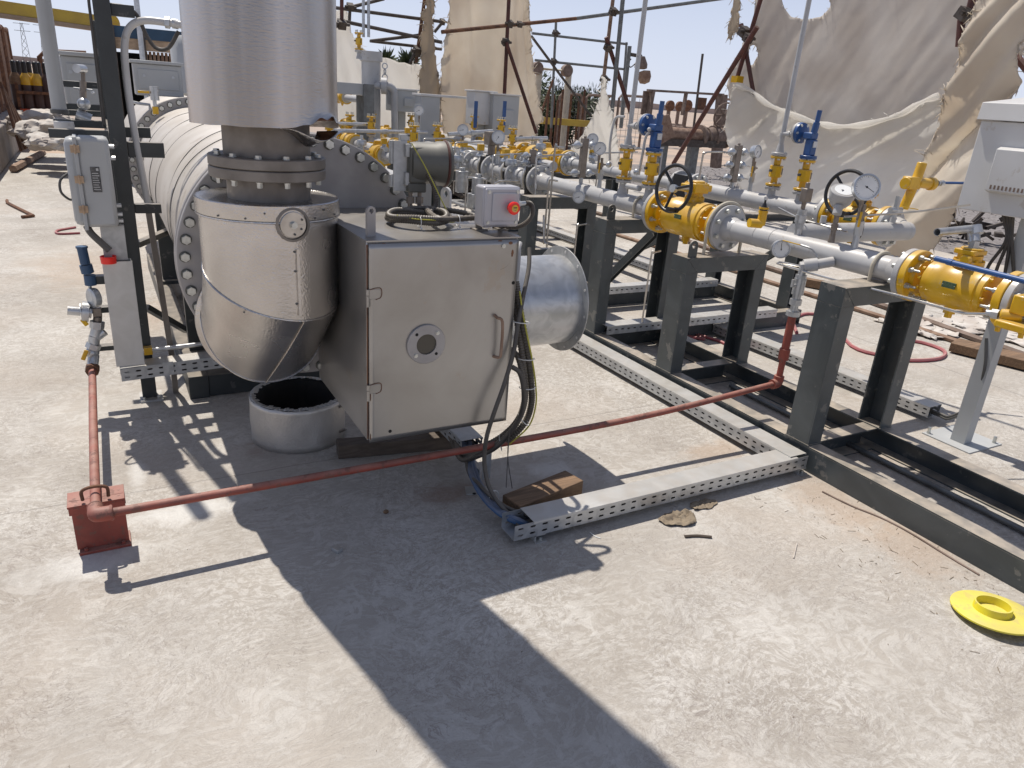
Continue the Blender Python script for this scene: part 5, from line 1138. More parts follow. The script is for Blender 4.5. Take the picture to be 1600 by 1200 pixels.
# manifold blocks
def manifold(x, y, z0, z1, n, lab):
    t = thing('manifold_block', lab, 'valve manifold', (x, y, z0))
    mb = MB(); mb.box((x-.026, y-.02, z0+.045), (x+.026, y+.02, z1)); mb.cyl((x, y, z1), (x, y, z1+.015), .012, n=6); mb.build('block', 'brown_block', t, .003)
    mb = MB(); mb.cyl((x, y, z0), (x, y, z0+.05), .016, n=14); mb.build('stub', 'galv', t)
    for k in range(n):
        zz = z0+.08+(z1-z0-.13)*k/(n-1)
        for s in (-1, 1):
            mb = MB(); mb.cyl((x+s*.026, y, zz), (x+s*.045, y, zz-.002), .017, n=6); mb.lathe((x+s*.045, y, zz), (s, 0, -.1), [(0, 0), (.020, 0), (.030, .010), (.030, .030), (.018, .044), (.010, .05), (.009, .07), (0, .07)], 16); mb.build('needle_valve', 'galv', t)
            mb = MB(); mb.tube([(x+s*.11, y, zz-.006), (x+s*.15, y-.01, zz-.01)], .005, 6, smooth=False); mb.build('tube_stub', 'steel_tube', t)
    return t
manifold(PX, 4.85, 1.065, 1.40, 2, 'brown-grey valve manifold block with paired silver valves on the near pipe')
manifold(P2X, 4.29, 1.11, 1.43, 3, 'brown-grey manifold block with three pairs of silver valves on the rear pipe')
manifold(PX, 5.62, 1.065, 1.25, 2, 'short manifold block above the nearest orifice flange')
# ------------------------------------------------------------------ orifice / meter run on the near pipe (going away)
seq = [(5.49, 5.56), (5.88, 5.96), (6.36, 6.44), (6.78, 6.86), (7.22, 7.30)]
for y0, y1 in seq:
    wn_flange(pl, y0, -1, .125, nb=8, bs=.012); wn_flange(pl, y1, 1, .125, nb=8, bs=.012)
prev = 5.42
for (ya, yb) in (((5.63), 5.81), ((6.03), 6.29), ((6.51), 6.71), ((6.93), 7.15), ((7.37), 9.3)): pipe(pl, ya-.01, yb+.01, r=PR if ya > 7.3 else .048)
for i, (y0, y1) in enumerate(seq):
    t = thing('meter_block', ('black square meter block clamped between the nearest orifice flanges', 'second black meter block along the near pipe', 'third black meter block along the near pipe', 'fourth black meter block along the near pipe', 'farthest black meter block along the near pipe')[i], 'meter', (PX, y0, PZ))
    mb = MB(); mb.box((PX-.10, y0+.006, PZ-.13), (PX+.10, y1-.006, PZ+.11)); mb.cyl((PX, (y0+y1)/2, PZ+.11), (PX, (y0+y1)/2, PZ+.125), .05, n=20); mb.build('body', 'cyl_black' if i < 3 else 'galv', t, .006)
    for q, ya in enumerate((y0+.001, y1-.001)):
        mb = MB(); mb.torus((PX, ya, PZ), (0, 1, 0), .115, .009, 36, 6); mb.build('seal_ring', 'gasket', t)
t = thing('valve_positioner', 'small bronze square positioner box on top of the meter run', 'positioner', (PX, 6.45, 1.1))
mb = MB(); mb.box((PX-.05, 6.35, 1.22), (PX+.06, 6.47, 1.34)); mb.cyl((PX, 6.4, 1.10), (PX, 6.4, 1.22), .035, n=20); mb.build('housing', 'brown_block', t, .005)
# side gear under meter run (left of stop box)
t = thing('solenoid_valve', 'low silver and yellow valve cluster hanging beside the meter run', 'valve', (2.9, 5.6, .8))
mb = MB(); mb.box((2.98, 5.70, .58), (3.05, 5.76, .86)); mb.build('yellow_plate', 'yellow', t, .003)
for (x, y, z0, z1, r) in ((3.0, 5.6, .86, .96, .07), (2.92, 5.9, .84, .98, .055), (2.95, 6.3, .8, .99, .06)):
    mb = MB(); mb.cyl((x, y, z0), (x, y, z1), r, n=20); mb.cyl((x, y, z1), (x, y, z1+.03), r*.5, n=12); mb.build('actuator_head', 'galv', t, .003)
mb = MB(); mb.box((2.85, 5.85, .72), (2.98, 5.97, .839)); mb.box((2.86, 5.5, .70), (3.0, 6.4, .719)); mb.build('valve_body', 'galv', t, .004)
mb = MB(); mb.tube([(2.83, 5.95, .62), (2.83, 5.95, .95), (2.85, 5.95, .97), (2.95, 5.85, .97), (2.97, 5.84, .94), (2.97, 5.84, .7)], .008, 8); mb.tube([(2.9, 5.55, .97), (2.95, 5.5, 1.0), (3.1, 5.5, 1.0)], .008, 8); mb.build('tubing', 'steel_tube', t)
# ------------------------------------------------------------------ rear pipeline (x = 4.33) with end valve and capped header
rp = thing('rear_pipeline', 'grey painted pipe on the rear side of the skid, parallel to the near pipe', 'pipeline', (P2X, 5, P2Z))
pipe(rp, 3.42, 4.62, P2X, P2Z); pipe(rp, 4.95, 6.55, P2X, P2Z, .05); pipe(rp, 7.7, 11.5, P2X, P2Z)
wn_flange(rp, 3.35, 1, .125, P2X, P2Z); wn_flange(rp, 2.91, -1, .125, P2X, P2Z)
wn_flange(rp, 4.69, -1, .12, P2X, P2Z); wn_flange(rp, 4.88, 1, .12, P2X, P2Z); wn_flange(rp, 6.62, -1, .12, P2X, P2Z); wn_flange(rp, 7.62, 1, .12, P2X, P2Z)
t = thing('meter_block', 'black meter block between flanges on the rear pipe', 'meter', (P2X, 4.78, P2Z)); mb = MB(); mb.box((P2X-.1, 4.70, P2Z-.1), (P2X+.1, 4.87, P2Z+.1)); mb.build('body', 'cyl_black', t, .005)
ball_valve('ball_valve', 'yellow ball valve with black handwheel on the rear pipe, behind the big gauge', 2.914, 3.346, P2X, P2Z, .125, .105, 'wheel')
v3 = ball_valve('ball_valve', 'distant yellow ball valve lying on the rear pipe beyond the meter run', 6.63, 7.61, P2X, P2Z, .13, .12, 'none')
hp = thing('header_pipe', 'thick grey pipe with a rounded elbow end lying across behind the near pipe', 'pipe', (4.0, 2.75, 1.04))
HY = 2.76; hz0 = gy(1250, 362, HY).z; hz1 = gy(1420, 361, HY).z; hx0 = 3.31; hx1 = gy(1420, 361, HY).x
mb = MB(); mb.tube([(hx0, HY, hz0-.01), (hx1-.10, HY, hz1), (hx1-.05, HY, hz1), (hx1-.012, HY+.02, hz1), (hx1, HY+.06, hz1), (hx1, HY+.12, hz1)], .055, 28, sub=6); mb.build('pipe_run', 'pipe_grey', hp)
b1 = gy(1395, 345, HY); b2 = gy(1286, 345, HY)
for (bx_, bz_) in ((b1.x, hz1), (b2.x, hz0)): mb = MB(); mb.cyl((bx_, HY, bz_+.045), (bx_, HY, bz_+.085), .017, n=14); mb.build('branch', 'pipe_grey', hp)
t = thing('gauge_valve', 'small silver valve with yellow lever near the elbow end of the header', 'valve', (b1.x, HY, hz1+.08)); Q = Vector((b1.x, HY, hz1+.08))

mb = MB(); mb.cyl(Q, Q+Vector((0, 0, .13)), .016, n=8); mb.cyl(Q+Vector((-.05, 0, .05)), Q+Vector((.05, 0, .05)), .016, n=12); mb.build('ball_valve', 'galv', t)
mb = MB(); mb.bar(Q+Vector((.03, -.02, .07)), Q+Vector((.13, -.05, .06)), .018, .005); mb.build('lever', 'yellow', t)
SV = gy(1190, 345, 2.80); 
t = thing('short_valve', 'short upright yellow valve with black stem on a yellow elbow, right of the handwheel valve', 'valve', (SV.x, 2.80, SV.z-.02))
mb = MB(); mb.cyl((SV.x, 2.80, SV.z-1.055+1.03), (SV.x, 2.80, SV.z-1.055+1.13), .033, n=18); mb.cyl((SV.x, 2.80, SV.z-1.055+1.125), (SV.x, 2.80, SV.z-1.055+1.145), .037, n=20); mb.cyl((SV.x, 2.80, SV.z-1.055+1.155), (SV.x, 2.80, SV.z-1.055+1.17), .037, n=20); mb.cyl((SV.x-.10, 2.83, SV.z-.01), (SV.x, 2.80, SV.z-1.055+1.04), .035, n=18); mb.build('valve_body', 'yellow', t)
mb = MB(); mb.cyl((SV.x, 2.80, SV.z-1.055+1.17), (SV.x, 2.80, SV.z-1.055+1.20), .022, .012, n=14); mb.cyl((SV.x, 2.80, SV.z-1.055+1.143), (SV.x, 2.80, SV.z-1.055+1.172), .03, n=16); mb.cyl((SV.x, 2.80, SV.z-1.055+1.20), (SV.x, 2.80, SV.z-1.055+1.225), .008, n=8); mb.build('stem', 'cyl_black', t)
mb = MB(); mb.cyl((SV.x, 2.80, SV.z-1.055+1.225), (SV.x, 2.80, SV.z-1.055+1.25), .014, n=6); mb.build('stem_nut', 'galv', t)
t.scale = (.68, .68, .68)
# yellow T valve with blue lever
t = thing('tee_valve', 'yellow T-shaped valve with a blue lever in front of the hanging cloth', 'valve', (4.42, 2.9, 1.17)); o = Vector((4.40, 2.86, 0))
mb = MB(); mb.cyl(o+Vector((.0, .02, 1.17)), o+Vector((.02, 0, 1.34)), .033, n=18); mb.box(o+Vector((-.07, -.03, 1.31)), o+Vector((.055, .04, 1.395))); mb.cyl(o+Vector((.03, 0, 1.36)), o+Vector((.05, 0, 1.49)), .033, n=20); mb.cyl(o+Vector((.05, 0, 1.355)), o+Vector((.17, -.02, 1.35)), .036, n=20); mb.cyl(o+Vector((.16, -.02, 1.35)), o+Vector((.20, -.025, 1.35)), .045, n=20); mb.cyl(o+Vector((-.075, 0, 1.35)), o+Vector((-.09, 0, 1.35)), .042, n=16); mb.build('valve_body', 'yellow', t, .006)
mb = MB(); mb.cyl(o+Vector((.20, -.025, 1.35)), o+Vector((.23, -.03, 1.355)), .025, n=14); mb.build('stem', 'cyl_black', t)
mb = MB(); mb.cyl(o+Vector((.225, -.03, 1.355)), o+Vector((.29, -.04, 1.36)), .012, n=8); mb.cyl(o+Vector((.265, -.035, 1.357)), o+Vector((.29, -.04, 1.36)), .02, n=8); mb.build('lever_joint', 'galv', t)
mb = MB(); mb.cyl(o+Vector((.29, -.04, 1.36)), o+Vector((.46, -.16, 1.375)), .009, n=10); mb.build('lever', 'blue', t); t.scale = (.88, .88, .88)
# ------------------------------------------------------------------ trays on the skid
tray('cable_tray', 'perforated tray along the second cross beam of the skid', (3.02, 3.99, .135), (4.72, 3.99, .135), .10, .06, 1)
tray('cable_tray', 'perforated tray along the third cross beam of the skid', (3.02, 4.95, .135), (4.98, 4.95, .135), .10, .06, 1)
tray('cable_tray', 'perforated tray running away along the right side of the skid', (4.78, 5.02, .135), (4.78, 8.3, .135), .11, .06, 1)
tray('cable_tray', 'covered perforated tray ending beside the grey cabinet post', (4.27, 2.26, .03), (4.19, 4.03, .03), .12, .065, 2)
for i in range(2):
    cable('grey_cable', ('upper', 'lower')[i]+' grey cable curving from the cabinet post into the tray end', [(4.10, 2.02, .62), (4.10, 1.98, .45), (4.14, 2.0, .25-.02*i), (4.20, 2.12, .10-.015*i), (4.25, 2.22, .07-.015*i), (4.26, 2.35, .06-.01*i)], .008, 'dark_grey')
mb = MB(); mb.tube([(3.72, 4.12, .62), (3.74, 4.12, .5), (3.75, 4.08, .35), (3.76, 4.05, .22)], .006, 6); mb.tube([(3.68, 4.12, .62), (3.73, 4.12, .45), (3.75, 4.08, .3)], .005, 6); mb.tube([(3.78, 4.12, .62), (3.76, 4.1, .45), (3.80, 4.05, .3), (3.83, 4.02, .2)], .007, 6); tag(mb.build('cable_fan', 'red_hose'), 'fan of thin red and dark cables behind the second portal', 'cable')
# ------------------------------------------------------------------ white cabinet on its grey post
t = thing('control_cabinet', 'large off-white control cabinet with louvred panel at the right edge', 'cabinet', (4.13, 2.1, 0))
cq0 = gx(1494, 325, 3.98); cq1 = gx(1543, 160, 3.98); cqh = gx(1535, 188, 3.98).z; CY = cq0.y
mb = MB(); mb.box((3.98, .9, cq0.z), (4.36, CY, cqh)); mb.build('housing', 'cab_white', t, .004)
mb = MB(); mb.prism([(3.96, .9, cqh+.003), (4.38, .9, cqh+.003), (4.38, .9, cq1.z+.05), (3.97, .9, cq1.z)], (0, CY+.015-.9, 0)); mb.build('roof_hood', 'cab_white', t, .003)
pa_ = gx(1534, 300, 3.93); pb_ = gx(1552, 228, 3.93)
mb = MB(); mb.prism([(3.979, pa_.y, pa_.z), (3.93, pa_.y-.01, pa_.z+.012), (3.93, pa_.y-.01, pb_.z-.012), (3.979, pa_.y, pb_.z)], (0, -.9, 0)); pn = mb.build('louvre_panel', 'cab_white', t, .003)
mb = MB()
for k in range(36): mb.box((3.9285, pa_.y-.04-k*.019, pa_.z+.020), (3.9295, pa_.y-.031-k*.019, pa_.z+.040))
mb.build('louvre_slots', 'ground_rust', pn)
mb = MB(); mb.box((4.10, 1.96, .008), (4.106, 2.04, 1.31)); mb.box((4.106, 1.96, .008), (4.17, 1.966, 1.31)); mb.box((4.106, 2.034, .008), (4.17, 2.04, 1.31)); po = mb.build('post', 'cab_grey', t)
mb = MB(); mb.box((4.02, 1.88, 0), (4.34, 2.16, .007)); bpl = mb.build('base_plate', 'cab_grey', t)
bolts([(4.05, 2.14, .007), (4.31, 1.91, .007)], (0, 0, 1), bpl, .010, .035)
for i in range(4):
    q0 = gx(1568+5*i, 336, 4.1); q1 = gx(1572+3*i, 375, 4.08); q2 = gx(1545+13*i, 415+4*i, 4.1); q3 = gx(1538+15*i, 440, 4.12)
    cable('black_cable', ('leftmost', 'second', 'third', 'rightmost')[i]+' black cable drooping under the off-white cabinet', [q0, q1, q2, q3], .0085)
# ------------------------------------------------------------------ yellow plastic flange cap lying on the floor
t = thing('flange_protector', 'bright yellow plastic flange protector lying on the concrete', 'plastic cap', (2.745, 1.0, 0)); c = gz(1553, 957, .02); c.z = 0
a = Vector((.03, .10, 1)).normalized()
mb = MB(); mb.lathe(c+Vector((0, 0, .018)), a, [(0, .0), (.136, 0), (.141, .002), (.141, .008), (.136, .010), (.066, .010), (.063, .006), (0, .006)], 72); mb.build('disc', 'yellow_cap', t)
mb = MB(); mb.lathe(c+Vector((-.004, .006, .024)), a, [(.054, 0), (.063, 0), (.061, .030), (.055, .030)], 56, closed=True); mb.build('raised_ring', 'yellow_cap', t)

TB = [((PX-.12, 5.3, .70), (PX-.12, 5.35, 1.22), (PX+.2, 5.35, 1.24), 'stainless tube arching over the nearest meter block'),
      ((PX-.16, 6.0, .60), (PX-.16, 6.05, 1.16), (PX+.1, 6.0, 1.18), 'stainless tube arching over the second meter block'),
      ((PX-.15, 6.9, .70), (PX-.15, 6.9, 1.20), (PX+.3, 6.9, 1.22), 'stainless tube arching over the fourth meter block'),
      ((P2X-.15, 5.4, .80), (P2X-.15, 5.4, 1.30), (P2X+.2, 5.4, 1.32), 'stainless tube arching over the rear pipe near the cloth'),
      ((P2X-.15, 5.9, .80), (P2X-.15, 5.9, 1.22), (P2X+.3, 5.9, 1.24), 'lower stainless tube arching over the rear pipe'),
      ((P2X-.2, 4.45, .75), (P2X-.2, 4.45, 1.36), (P2X-.02, 4.4, 1.37), 'stainless tube rising left of the three-pair manifold block'),
      ((PX-.2, 7.6, .70), (PX-.2, 7.6, 1.18), (PX+.2, 7.6, 1.19), 'stainless tube arching at the far end of the meter run')]
for a_, b_, c_, lb in TB:
    a_, b_, c_ = Vector(a_), Vector(b_), Vector(c_); mb = MB()
    mb.tube([a_, b_-Vector((0, 0, .05)), b_+Vector((.012, 0, -.014)), b_+Vector((.05, 0, 0)), c_], .0075, 8, sub=4); mb.cyl(a_.lerp(b_, .5), a_.lerp(b_, .58), .015, n=6); tag(mb.build('impulse_tube', 'steel_tube'), lb, 'tube')
# ------------------------------------------------------------------ ground clutter
def rag_(name, lab, px, py, w_, d_, seed, hgt):
    c = gz(px, py, 0); mb = MB()
    def f(u, v):
        a = 2*math.pi*v; rr_ = u*(1+.35*noise.noise(Vector((math.cos(a)*1.6+seed, math.sin(a)*1.6, seed))))
        x = rr_*math.cos(a)*w_; y = rr_*math.sin(a)*d_
        k = abs(noise.noise(Vector((x*22+seed, y*30, 3))))*(1-.6*u)+.35*abs(noise.noise(Vector((x*60, y*45, seed))))
        return Vector((c.x+x, c.y+y, .003+hgt*k))
    mb.quadgrid(f, 18, 56); tag(mb.build(name, 'cloth_scrap', None, solid=.0015), lab, 'rag')
rag_('rag', 'crumpled tan rag lying just in front of the floor tray', 1060, 812, .095, .055, 3, .045)
rag_('cloth_strip', 'darker cloth scrap in the shade under the floor tray', 1098, 790, .075, .035, 8, .030)
def litter(name, lab, cat, m, pts, r):
    mb = MB(); mb.tube([gz(x, y, r) for x, y in pts], r, 6, sub=4); tag(mb.build(name, m), lab, cat)
litter('stick', 'flat brown splinter of wood on the floor in front of the rag', 'stick', 'wood_dark', [(1070, 838), (1090, 837), (1112, 839)], .006)
litter('rod', 'thin bent wire rod lying along the foot of the skid base', 'rod', 'ground_rust', [(1285, 768), (1330, 790), (1375, 808), (1418, 830), (1480, 868), (1530, 898)], .004)
litter('twig', 'pale straw lying on the open concrete right of the floor tray', 'straw', 'sack', [(1245, 850), (1240, 872)], .003)
litter('wire', 'short white wire curled under the floor tray', 'wire', 'zip_tie', [(922, 832), (930, 838), (938, 841)], .0022)
litter('loose_pipe', 'loose grey pipe lying on the far left of the slab', 'pipe', 'rust_pale', [(20, 264), (44, 251), (67, 239)], .06)
litter('bent_rod', 'bent reinforcing rod lying on the slab at far left', 'rod', 'rust', [(11, 313), (14, 318), (48, 335), (50, 337), (34, 339)], .018)
litter('red_hose', 'short pinkish hose end on the slab left of the junction box', 'hose', 'red_hose', [(118, 355), (90, 360), (92, 365), (125, 364)], .012)
litter('air_hose', 'dull red air hose looped on the slab behind the skid columns', 'hose', 'red_hose', [(1245, 520), (1240, 500), (1262, 490), (1300, 500), (1330, 540), (1380, 556), (1420, 563), (1468, 560), (1475, 548), (1440, 535), (1400, 530)], .014)
litter('red_hose', 'tangle of red hose on the floor behind the second portal', 'hose', 'red_hose', [(1065, 520), (1085, 528), (1070, 524), (1100, 530), (1085, 522), (1115, 530), (1133, 537), (1150, 548)], .012)
litter('steel_tube', 'long thin rusty pipe lying on the slab behind the skid, farther one', 'pipe', 'ground_rust', [(880, 318), (1000, 352), (1150, 402), (1300, 450), (1700, 590)], .030)
litter('steel_tube', 'long thin rusty pipe lying on the slab behind the skid, nearer one', 'pipe', 'rust_pale', [(960, 365), (1080, 402), (1240, 452), (1330, 480), (1440, 515), (1700, 602)], .024)
mb = MB(); p = gz(603, 802, 0); mb.sphere(p+Vector((0, 0, .008)), (.013, .010, .009), 7); tag(mb.build('pebble', 'wood'), 'small tan stone on the shaded concrete', 'stone')
mb = MB(); p = gz(526, 861, 0); mb.box(p+Vector((-.012, -.02, 0)), p+Vector((.014, .016, .016)), Matrix.Rotation(.5, 3, 'Z')); tag(mb.build('scrap_block', 'galv_dull', None, .002), 'small grey scrap block on the shaded concrete', 'scrap')
mb = MB(); rr = random.Random(5)
for i in range(900):
    if i < 450: x = rr.uniform(-1.5, 4.5); y = rr.uniform(.8, 4.5)
    else: x = 2.85+rr.gauss(0, .12)-.1; y = rr.uniform(.8, 2.1)
    s = rr.uniform(.0015, .0045); c = Vector((x, y, s*.3))
    v = [mb.bm.verts.new(c+Vector((rr.uniform(-s, s), rr.uniform(-s, s), rr.uniform(0, s)))) for _ in range(4)]
    for f in ((0, 1, 2), (0, 1, 3), (1, 2, 3), (0, 2, 3)): mb.bm.faces.new([v[k] for k in f])
for i in range(45):
    x = rr.uniform(2.4, 2.95); y = rr.uniform(.8, 2.0); a = rr.uniform(0, 3.14); l = rr.uniform(.01, .035)
    mb.bar((x, y, .002), (x+l*math.cos(a), y+l*math.sin(a), .002), .0014, .0012)
tag(mb.build('grit', 'cloth_scrap'), 'fine grit and straw scattered over the concrete', 'grit', kind='stuff')
t = MB(); p = gz(1545, 552, .05); t.bar(gz(1490, 538, .05), gz(1640, 575, .05), .22, .07); tag(t.build('plank', 'wood', None, .004), 'weathered brown plank on the slab at the right edge', 'plank')
t = MB(); t.bar(gz(1258, 440, .05), gz(1320, 452, .05), .10, .08); tag(t.build('plank', 'wood', None, .004), 'short reddish timber behind the red riser', 'plank')
def sheet(name, lab, cx_, cy_, lx, ly, seed, m='sack', cat='cloth'):
    mb = MB(); c = gz(cx_, cy_, 0)
    def f(u, v):
        n = noise.noise(Vector((u*5+seed, v*5, seed))); k = noise.noise(Vector((u*12, v*12, seed)))
        return Vector((c.x+(u-.5)*lx+n*.15*lx, c.y+(v-.5)*ly+.12*ly*k, .01+.05*abs(n)+.03*abs(k)))
    mb.quadgrid(f, 26, 26); tag(mb.build(name, m, None, solid=.004), lab, cat)
sheet('cloth_sheet', 'crumpled pale cloth on the slab beyond the rusty pipes', 1450, 512, .7, .6, 3)
sheet('cloth_sheet', 'crumpled white sheet at the right edge behind the cabinet post', 1570, 515, .9, .8, 9)
# ------------------------------------------------------------------ left background
cw = MB(); cw.box((-1.95, 12.0, 0), (-1.32, 24, .62)); tag(cw.build('kerb_wall', 'concrete_wall', None, .02), 'low stained concrete wall at the far left', 'wall')
def panel(y, i):
    t = thing('rusty_panel', 'PANEL', 'panel', (-1.62, y, .62), 'rusty steel panels standing along the left wall')
    mb = MB(); zt = 2.35; mb.box((-1.66, y, .63), (-1.60, y+1.5, .75)); mb.tube([(-1.63, y+.05, .7), (-1.63, y+.05, zt-.12), (-1.63, y+.14, zt), (-1.63, y+1.36, zt), (-1.63, y+1.45, zt-.12), (-1.63, y+1.45, .7)], .05, 8, sub=4); mb.build('frame', 'rust', t)
    mb = MB()
    for k in range(9): mb.box((-1.65, y+.15+k*.14, .75), (-1.625, y+.23+k*.14, zt-.05))
    mb.build('slats', 'rust_pale', t)
    t['label'] = ('nearest', 'second', 'third', 'fourth', 'fifth', 'farthest')[i]+' of the rusty slatted panels along the left wall'
for i in range(6): panel(14.2+i*1.75, i)
t = thing('rod_bundle', 'bundle of rusty rods leaning against the left wall', 'rods', (-1.2, 15.5, 0))
for k in range(8):
    a = gy(0+k*1.5, 128+k*3, 15.6); b = gy(33+k*3, 236-k*1.5, 15.2+.05*k); mb = MB(); mb.cyl((a.x, a.y, a.z), (b.x, b.y, max(.03, b.z)), .022, n=7); mb.build('rod', 'rust_pale' if k % 2 else 'rust', t)
def cylinder_bottle(px, py, y, sh, lab, topz):
    b = gy(px, 178, y); r = .125; h = 1.42
    z0 = .05; x = b.x; t = thing('gas_cylinder', lab, 'gas cylinder', (x, y, 0), 'gas cylinders standing in a rack')
    mb = MB(); mb.lathe((x, y, z0), (0, 0, 1), [(0, 0), (r, .0), (r, h*.80), (r*.8, h*.90), (r*.45, h*.95), (0, h*.95)], 20); mb.build('body', 'cyl_brown', t)
    mb = MB(); mb.lathe((x, y, z0), (0, 0, 1), [(r*1.005, h*.78), (r*1.01, h*.80), (r*.82, h*.9), (r*.47, h*.955), (0, h*.955)], 20); mb.build('shoulder', sh, t)
    mb = MB(); mb.cyl((x, y, z0+h*.95), (x, y, z0+h*1.10), r*.42, n=14); mb.sphere((x, y, z0+h*1.10), r*.42, 10); mb.build('valve_cap', 'cyl_black', t)
for i, (px, y, sh) in enumerate([(33, 21, 'wood'), (49, 21, 'yellow'), (66, 21, 'yellow'), (81, 21, 'cyl_brown'), (41, 22.2, 'cyl_brown'), (57, 22.2, 'yellow'), (72, 22.2, 'cyl_brown')]):
    cylinder_bottle(px, 178, y, sh, ('leftmost front gas cylinder, brown shoulder', 'second front gas cylinder, yellow shoulder', 'third front gas cylinder, yellow shoulder', 'rightmost front gas cylinder, half hidden by the white vent pipe', 'left gas cylinder in the back row', 'middle gas cylinder in the back row, yellow shoulder', 'right gas cylinder in the back row')[i], 1.5)
t = thing('cylinder_rack', 'rusty and orange rack rails holding the gas cylinders', 'rack', (-1.2, 20.8, 0))
for z, m in ((1.0, 'rust'), (.62, 'orange_red'), (.2, 'rust')):
    a = gy(28, 150, 20.8); b = gy(92, 150, 20.8); mb = MB(); mb.box((a.x, 20.78, z-.03), (b.x, 20.83, z+.03)); mb.build('rail', m, t)
for px in (28, 92):
    a = gy(px, 150, 20.8); mb = MB(); mb.box((a.x-.03, 20.84, 0), (a.x+.03, 20.9, 1.2)); mb.build('rack_post', 'rust', t)
def sack(px, py, y, s, lab, seed):
    c = gy(px, py, y); mb = MB(); z = max(s*.35, c.z)
    bm = mb.bm; bmesh.ops.create_icosphere(bm, subdivisions=4, radius=1)
    for v in bm.verts:
        n = noise.noise(v.co*1.8+Vector((seed, 0, 0)))*.35+noise.noise(v.co*5+Vector((seed, 3, 0)))*.14
        q = v.co*(1+n); v.co = Vector((c.x+q.x*s*1.3, c.y+q.y*s, z+q.z*s*.6))
    tag(mb.build('sack', 'sack'), lab, 'sack', 'white sacks piled by the left wall')
for i, (px, py, y, s) in enumerate([(55, 190, 16.5, .30), (78, 185, 16.8, .28), (60, 207, 15.4, .30), (85, 205, 15.2, .30), (75, 222, 14.4, .24), (93, 224, 14.0, .2)]):
    sack(px, py, y, s, ('topmost left', 'topmost right', 'middle left', 'middle right', 'lower left', 'lower right')[i]+' crumpled white sack in the pile', i*2.3)
t = thing('crane_beam', 'long yellow overhead beam crossing behind the white vent pipe', 'beam', (0, 17, 3))
a = gy(-60, 2, 17); b = gy(172, 36, 17)
mb = MB(); mb.bar(a, b, .26, .20); mb.build('beam', 'crane_yellow', t)
mb = MB(); o = Vector((0, 0, -.14)); mb.bar(a+o, b+o, .30, .07); mb.build('lower_flange', 'crane_under', t)
t = thing('beam_end', 'round yellow drum at the end of the overhead beam', 'hoist', b); 
mb = MB(); mb.cyl(b+Vector((0, -.15, -.0)), b+Vector((.02, .25, 0)), .16, n=20); mb.box(b+Vector((.05, -.1, -.1)), b+Vector((.35, .1, -.04))); mb.build('drum', 'yellow', t)
t = thing('shelter', 'dark open shelter with blue fascia and timber lintel behind the heater', 'shelter', (1, 13, 0)); Y = 13.0
A = gy(165, 38, Y); B = gy(520, 62, Y); C_ = gy(165, 56, Y); D = gy(165, 74, Y)
mb = MB(); mb.box((A.x-.1, Y, C_.z), (A.x+2.7, Y+.08, A.z)); mb.box((A.x-.1, Y+.09, A.z-.06), (A.x+2.7, Y+3, A.z-.02)); mb.build('blue_fascia', 'shelter_blue', t)
mb = MB(); mb.box((A.x-.05, Y+.02, D.z), (A.x+2.7, Y+.10, C_.z-.004)); mb.build('timber_lintel', 'shelter_wood', t)
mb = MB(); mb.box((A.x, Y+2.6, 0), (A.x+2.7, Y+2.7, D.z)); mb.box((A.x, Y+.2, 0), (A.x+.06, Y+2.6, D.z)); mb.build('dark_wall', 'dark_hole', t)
mb = MB(); e = gy(226, 75, Y).x
for k in range(24): mb.box((e+k*.055, Y+.11, D.z-.9), (e+k*.055+.038, Y+.14, D.z-.004))
mb.build('corrugated_wall', 'rust_pale', t)
for px in (222, 175):
    q = gy(px, 60, Y-.05); mb = MB(); mb.box((q.x-.04, Y-.06, 0), (q.x+.04, Y-.004, A.z)); mb.build('post', 'tube_dark', t)
def cab(name, lab, x0, x1, y, z0, z1, d, m, holes=False, slope=.02):
    t = thing(name, lab, 'cabinet', ((x0+x1)/2, y, z0)); mb = MB(); mb.box((x0, y, z0), (x1, y+d, z1)); mb.build('housing', m, t, .008)
    mb = MB(); mb.box((x0-.02, y-.02, z1+.001), (x1+.02, y+d+.02, z1+.025)); mb.build('roof', m, t, .004)
    mb = MB(); mb.box((x0+.03, y-.006, z0+.05), (x1-.03, y-.0005, z1-.04)); dd_ = mb.build('door', m, t, .003)
    bolts([(x0+(x1-x0)*q, y-.006, z1-.09) for q in (.2, .8)], (0, -1, 0), dd_, .012, .006, 'screw', 'galv', False)
    return t
cab('control_cabinet', 'light grey cabinet with top lugs above the far end of the heater vessel', .345, .70, 6.95, 1.462, 1.70, .2, 'cab_grey')
cab('control_cabinet', 'grey scuffed cabinet behind the left rack post', -.12, .12, 5.52, 1.38, 1.70, .3, 'cab_grey')
mb = MB(); mb.tube([(.30, 6.9, 1.41), (.35, 6.9, 1.40), (.43, 6.9, 1.395), (.43, 6.9, 1.33)], .012, 8, smooth=False); tag(mb.build('grab_rail', 'galv'), 'thin rail below the light grey cabinet', 'rail')
t = thing('gas_solenoid', 'small silver and yellow valve beside the far heater flange', 'valve', (.45, 6.6, 1.42)); mb = MB(); mb.cyl((.455, 6.6, 1.44), (.455, 6.6, 1.54), .032, n=14); mb.cyl((.45, 6.6, 1.40), (.45, 6.6, 1.44), .014, n=8); mb.build('valve_body', 'galv', t)
mb = MB(); mb.box((.34, 6.58, 1.487), (.42, 6.60, 1.505)); mb.box((.43, 6.57, 1.34), (.47, 6.62, 1.395)); mb.build('lever', 'yellow', t, .003)
a = gy(292, 95, 9.0)
mb = MB(); mb.lathe((a.x, 9.0, a.z-.1), (0, .2, 1), [(0, -.25), (.15, -.25), (.15, .25), (.1, .33), (0, .35)], 28); tag(mb.build('blower_drum', 'cab_grey'), 'grey rounded drum half hidden behind the stack', 'drum')
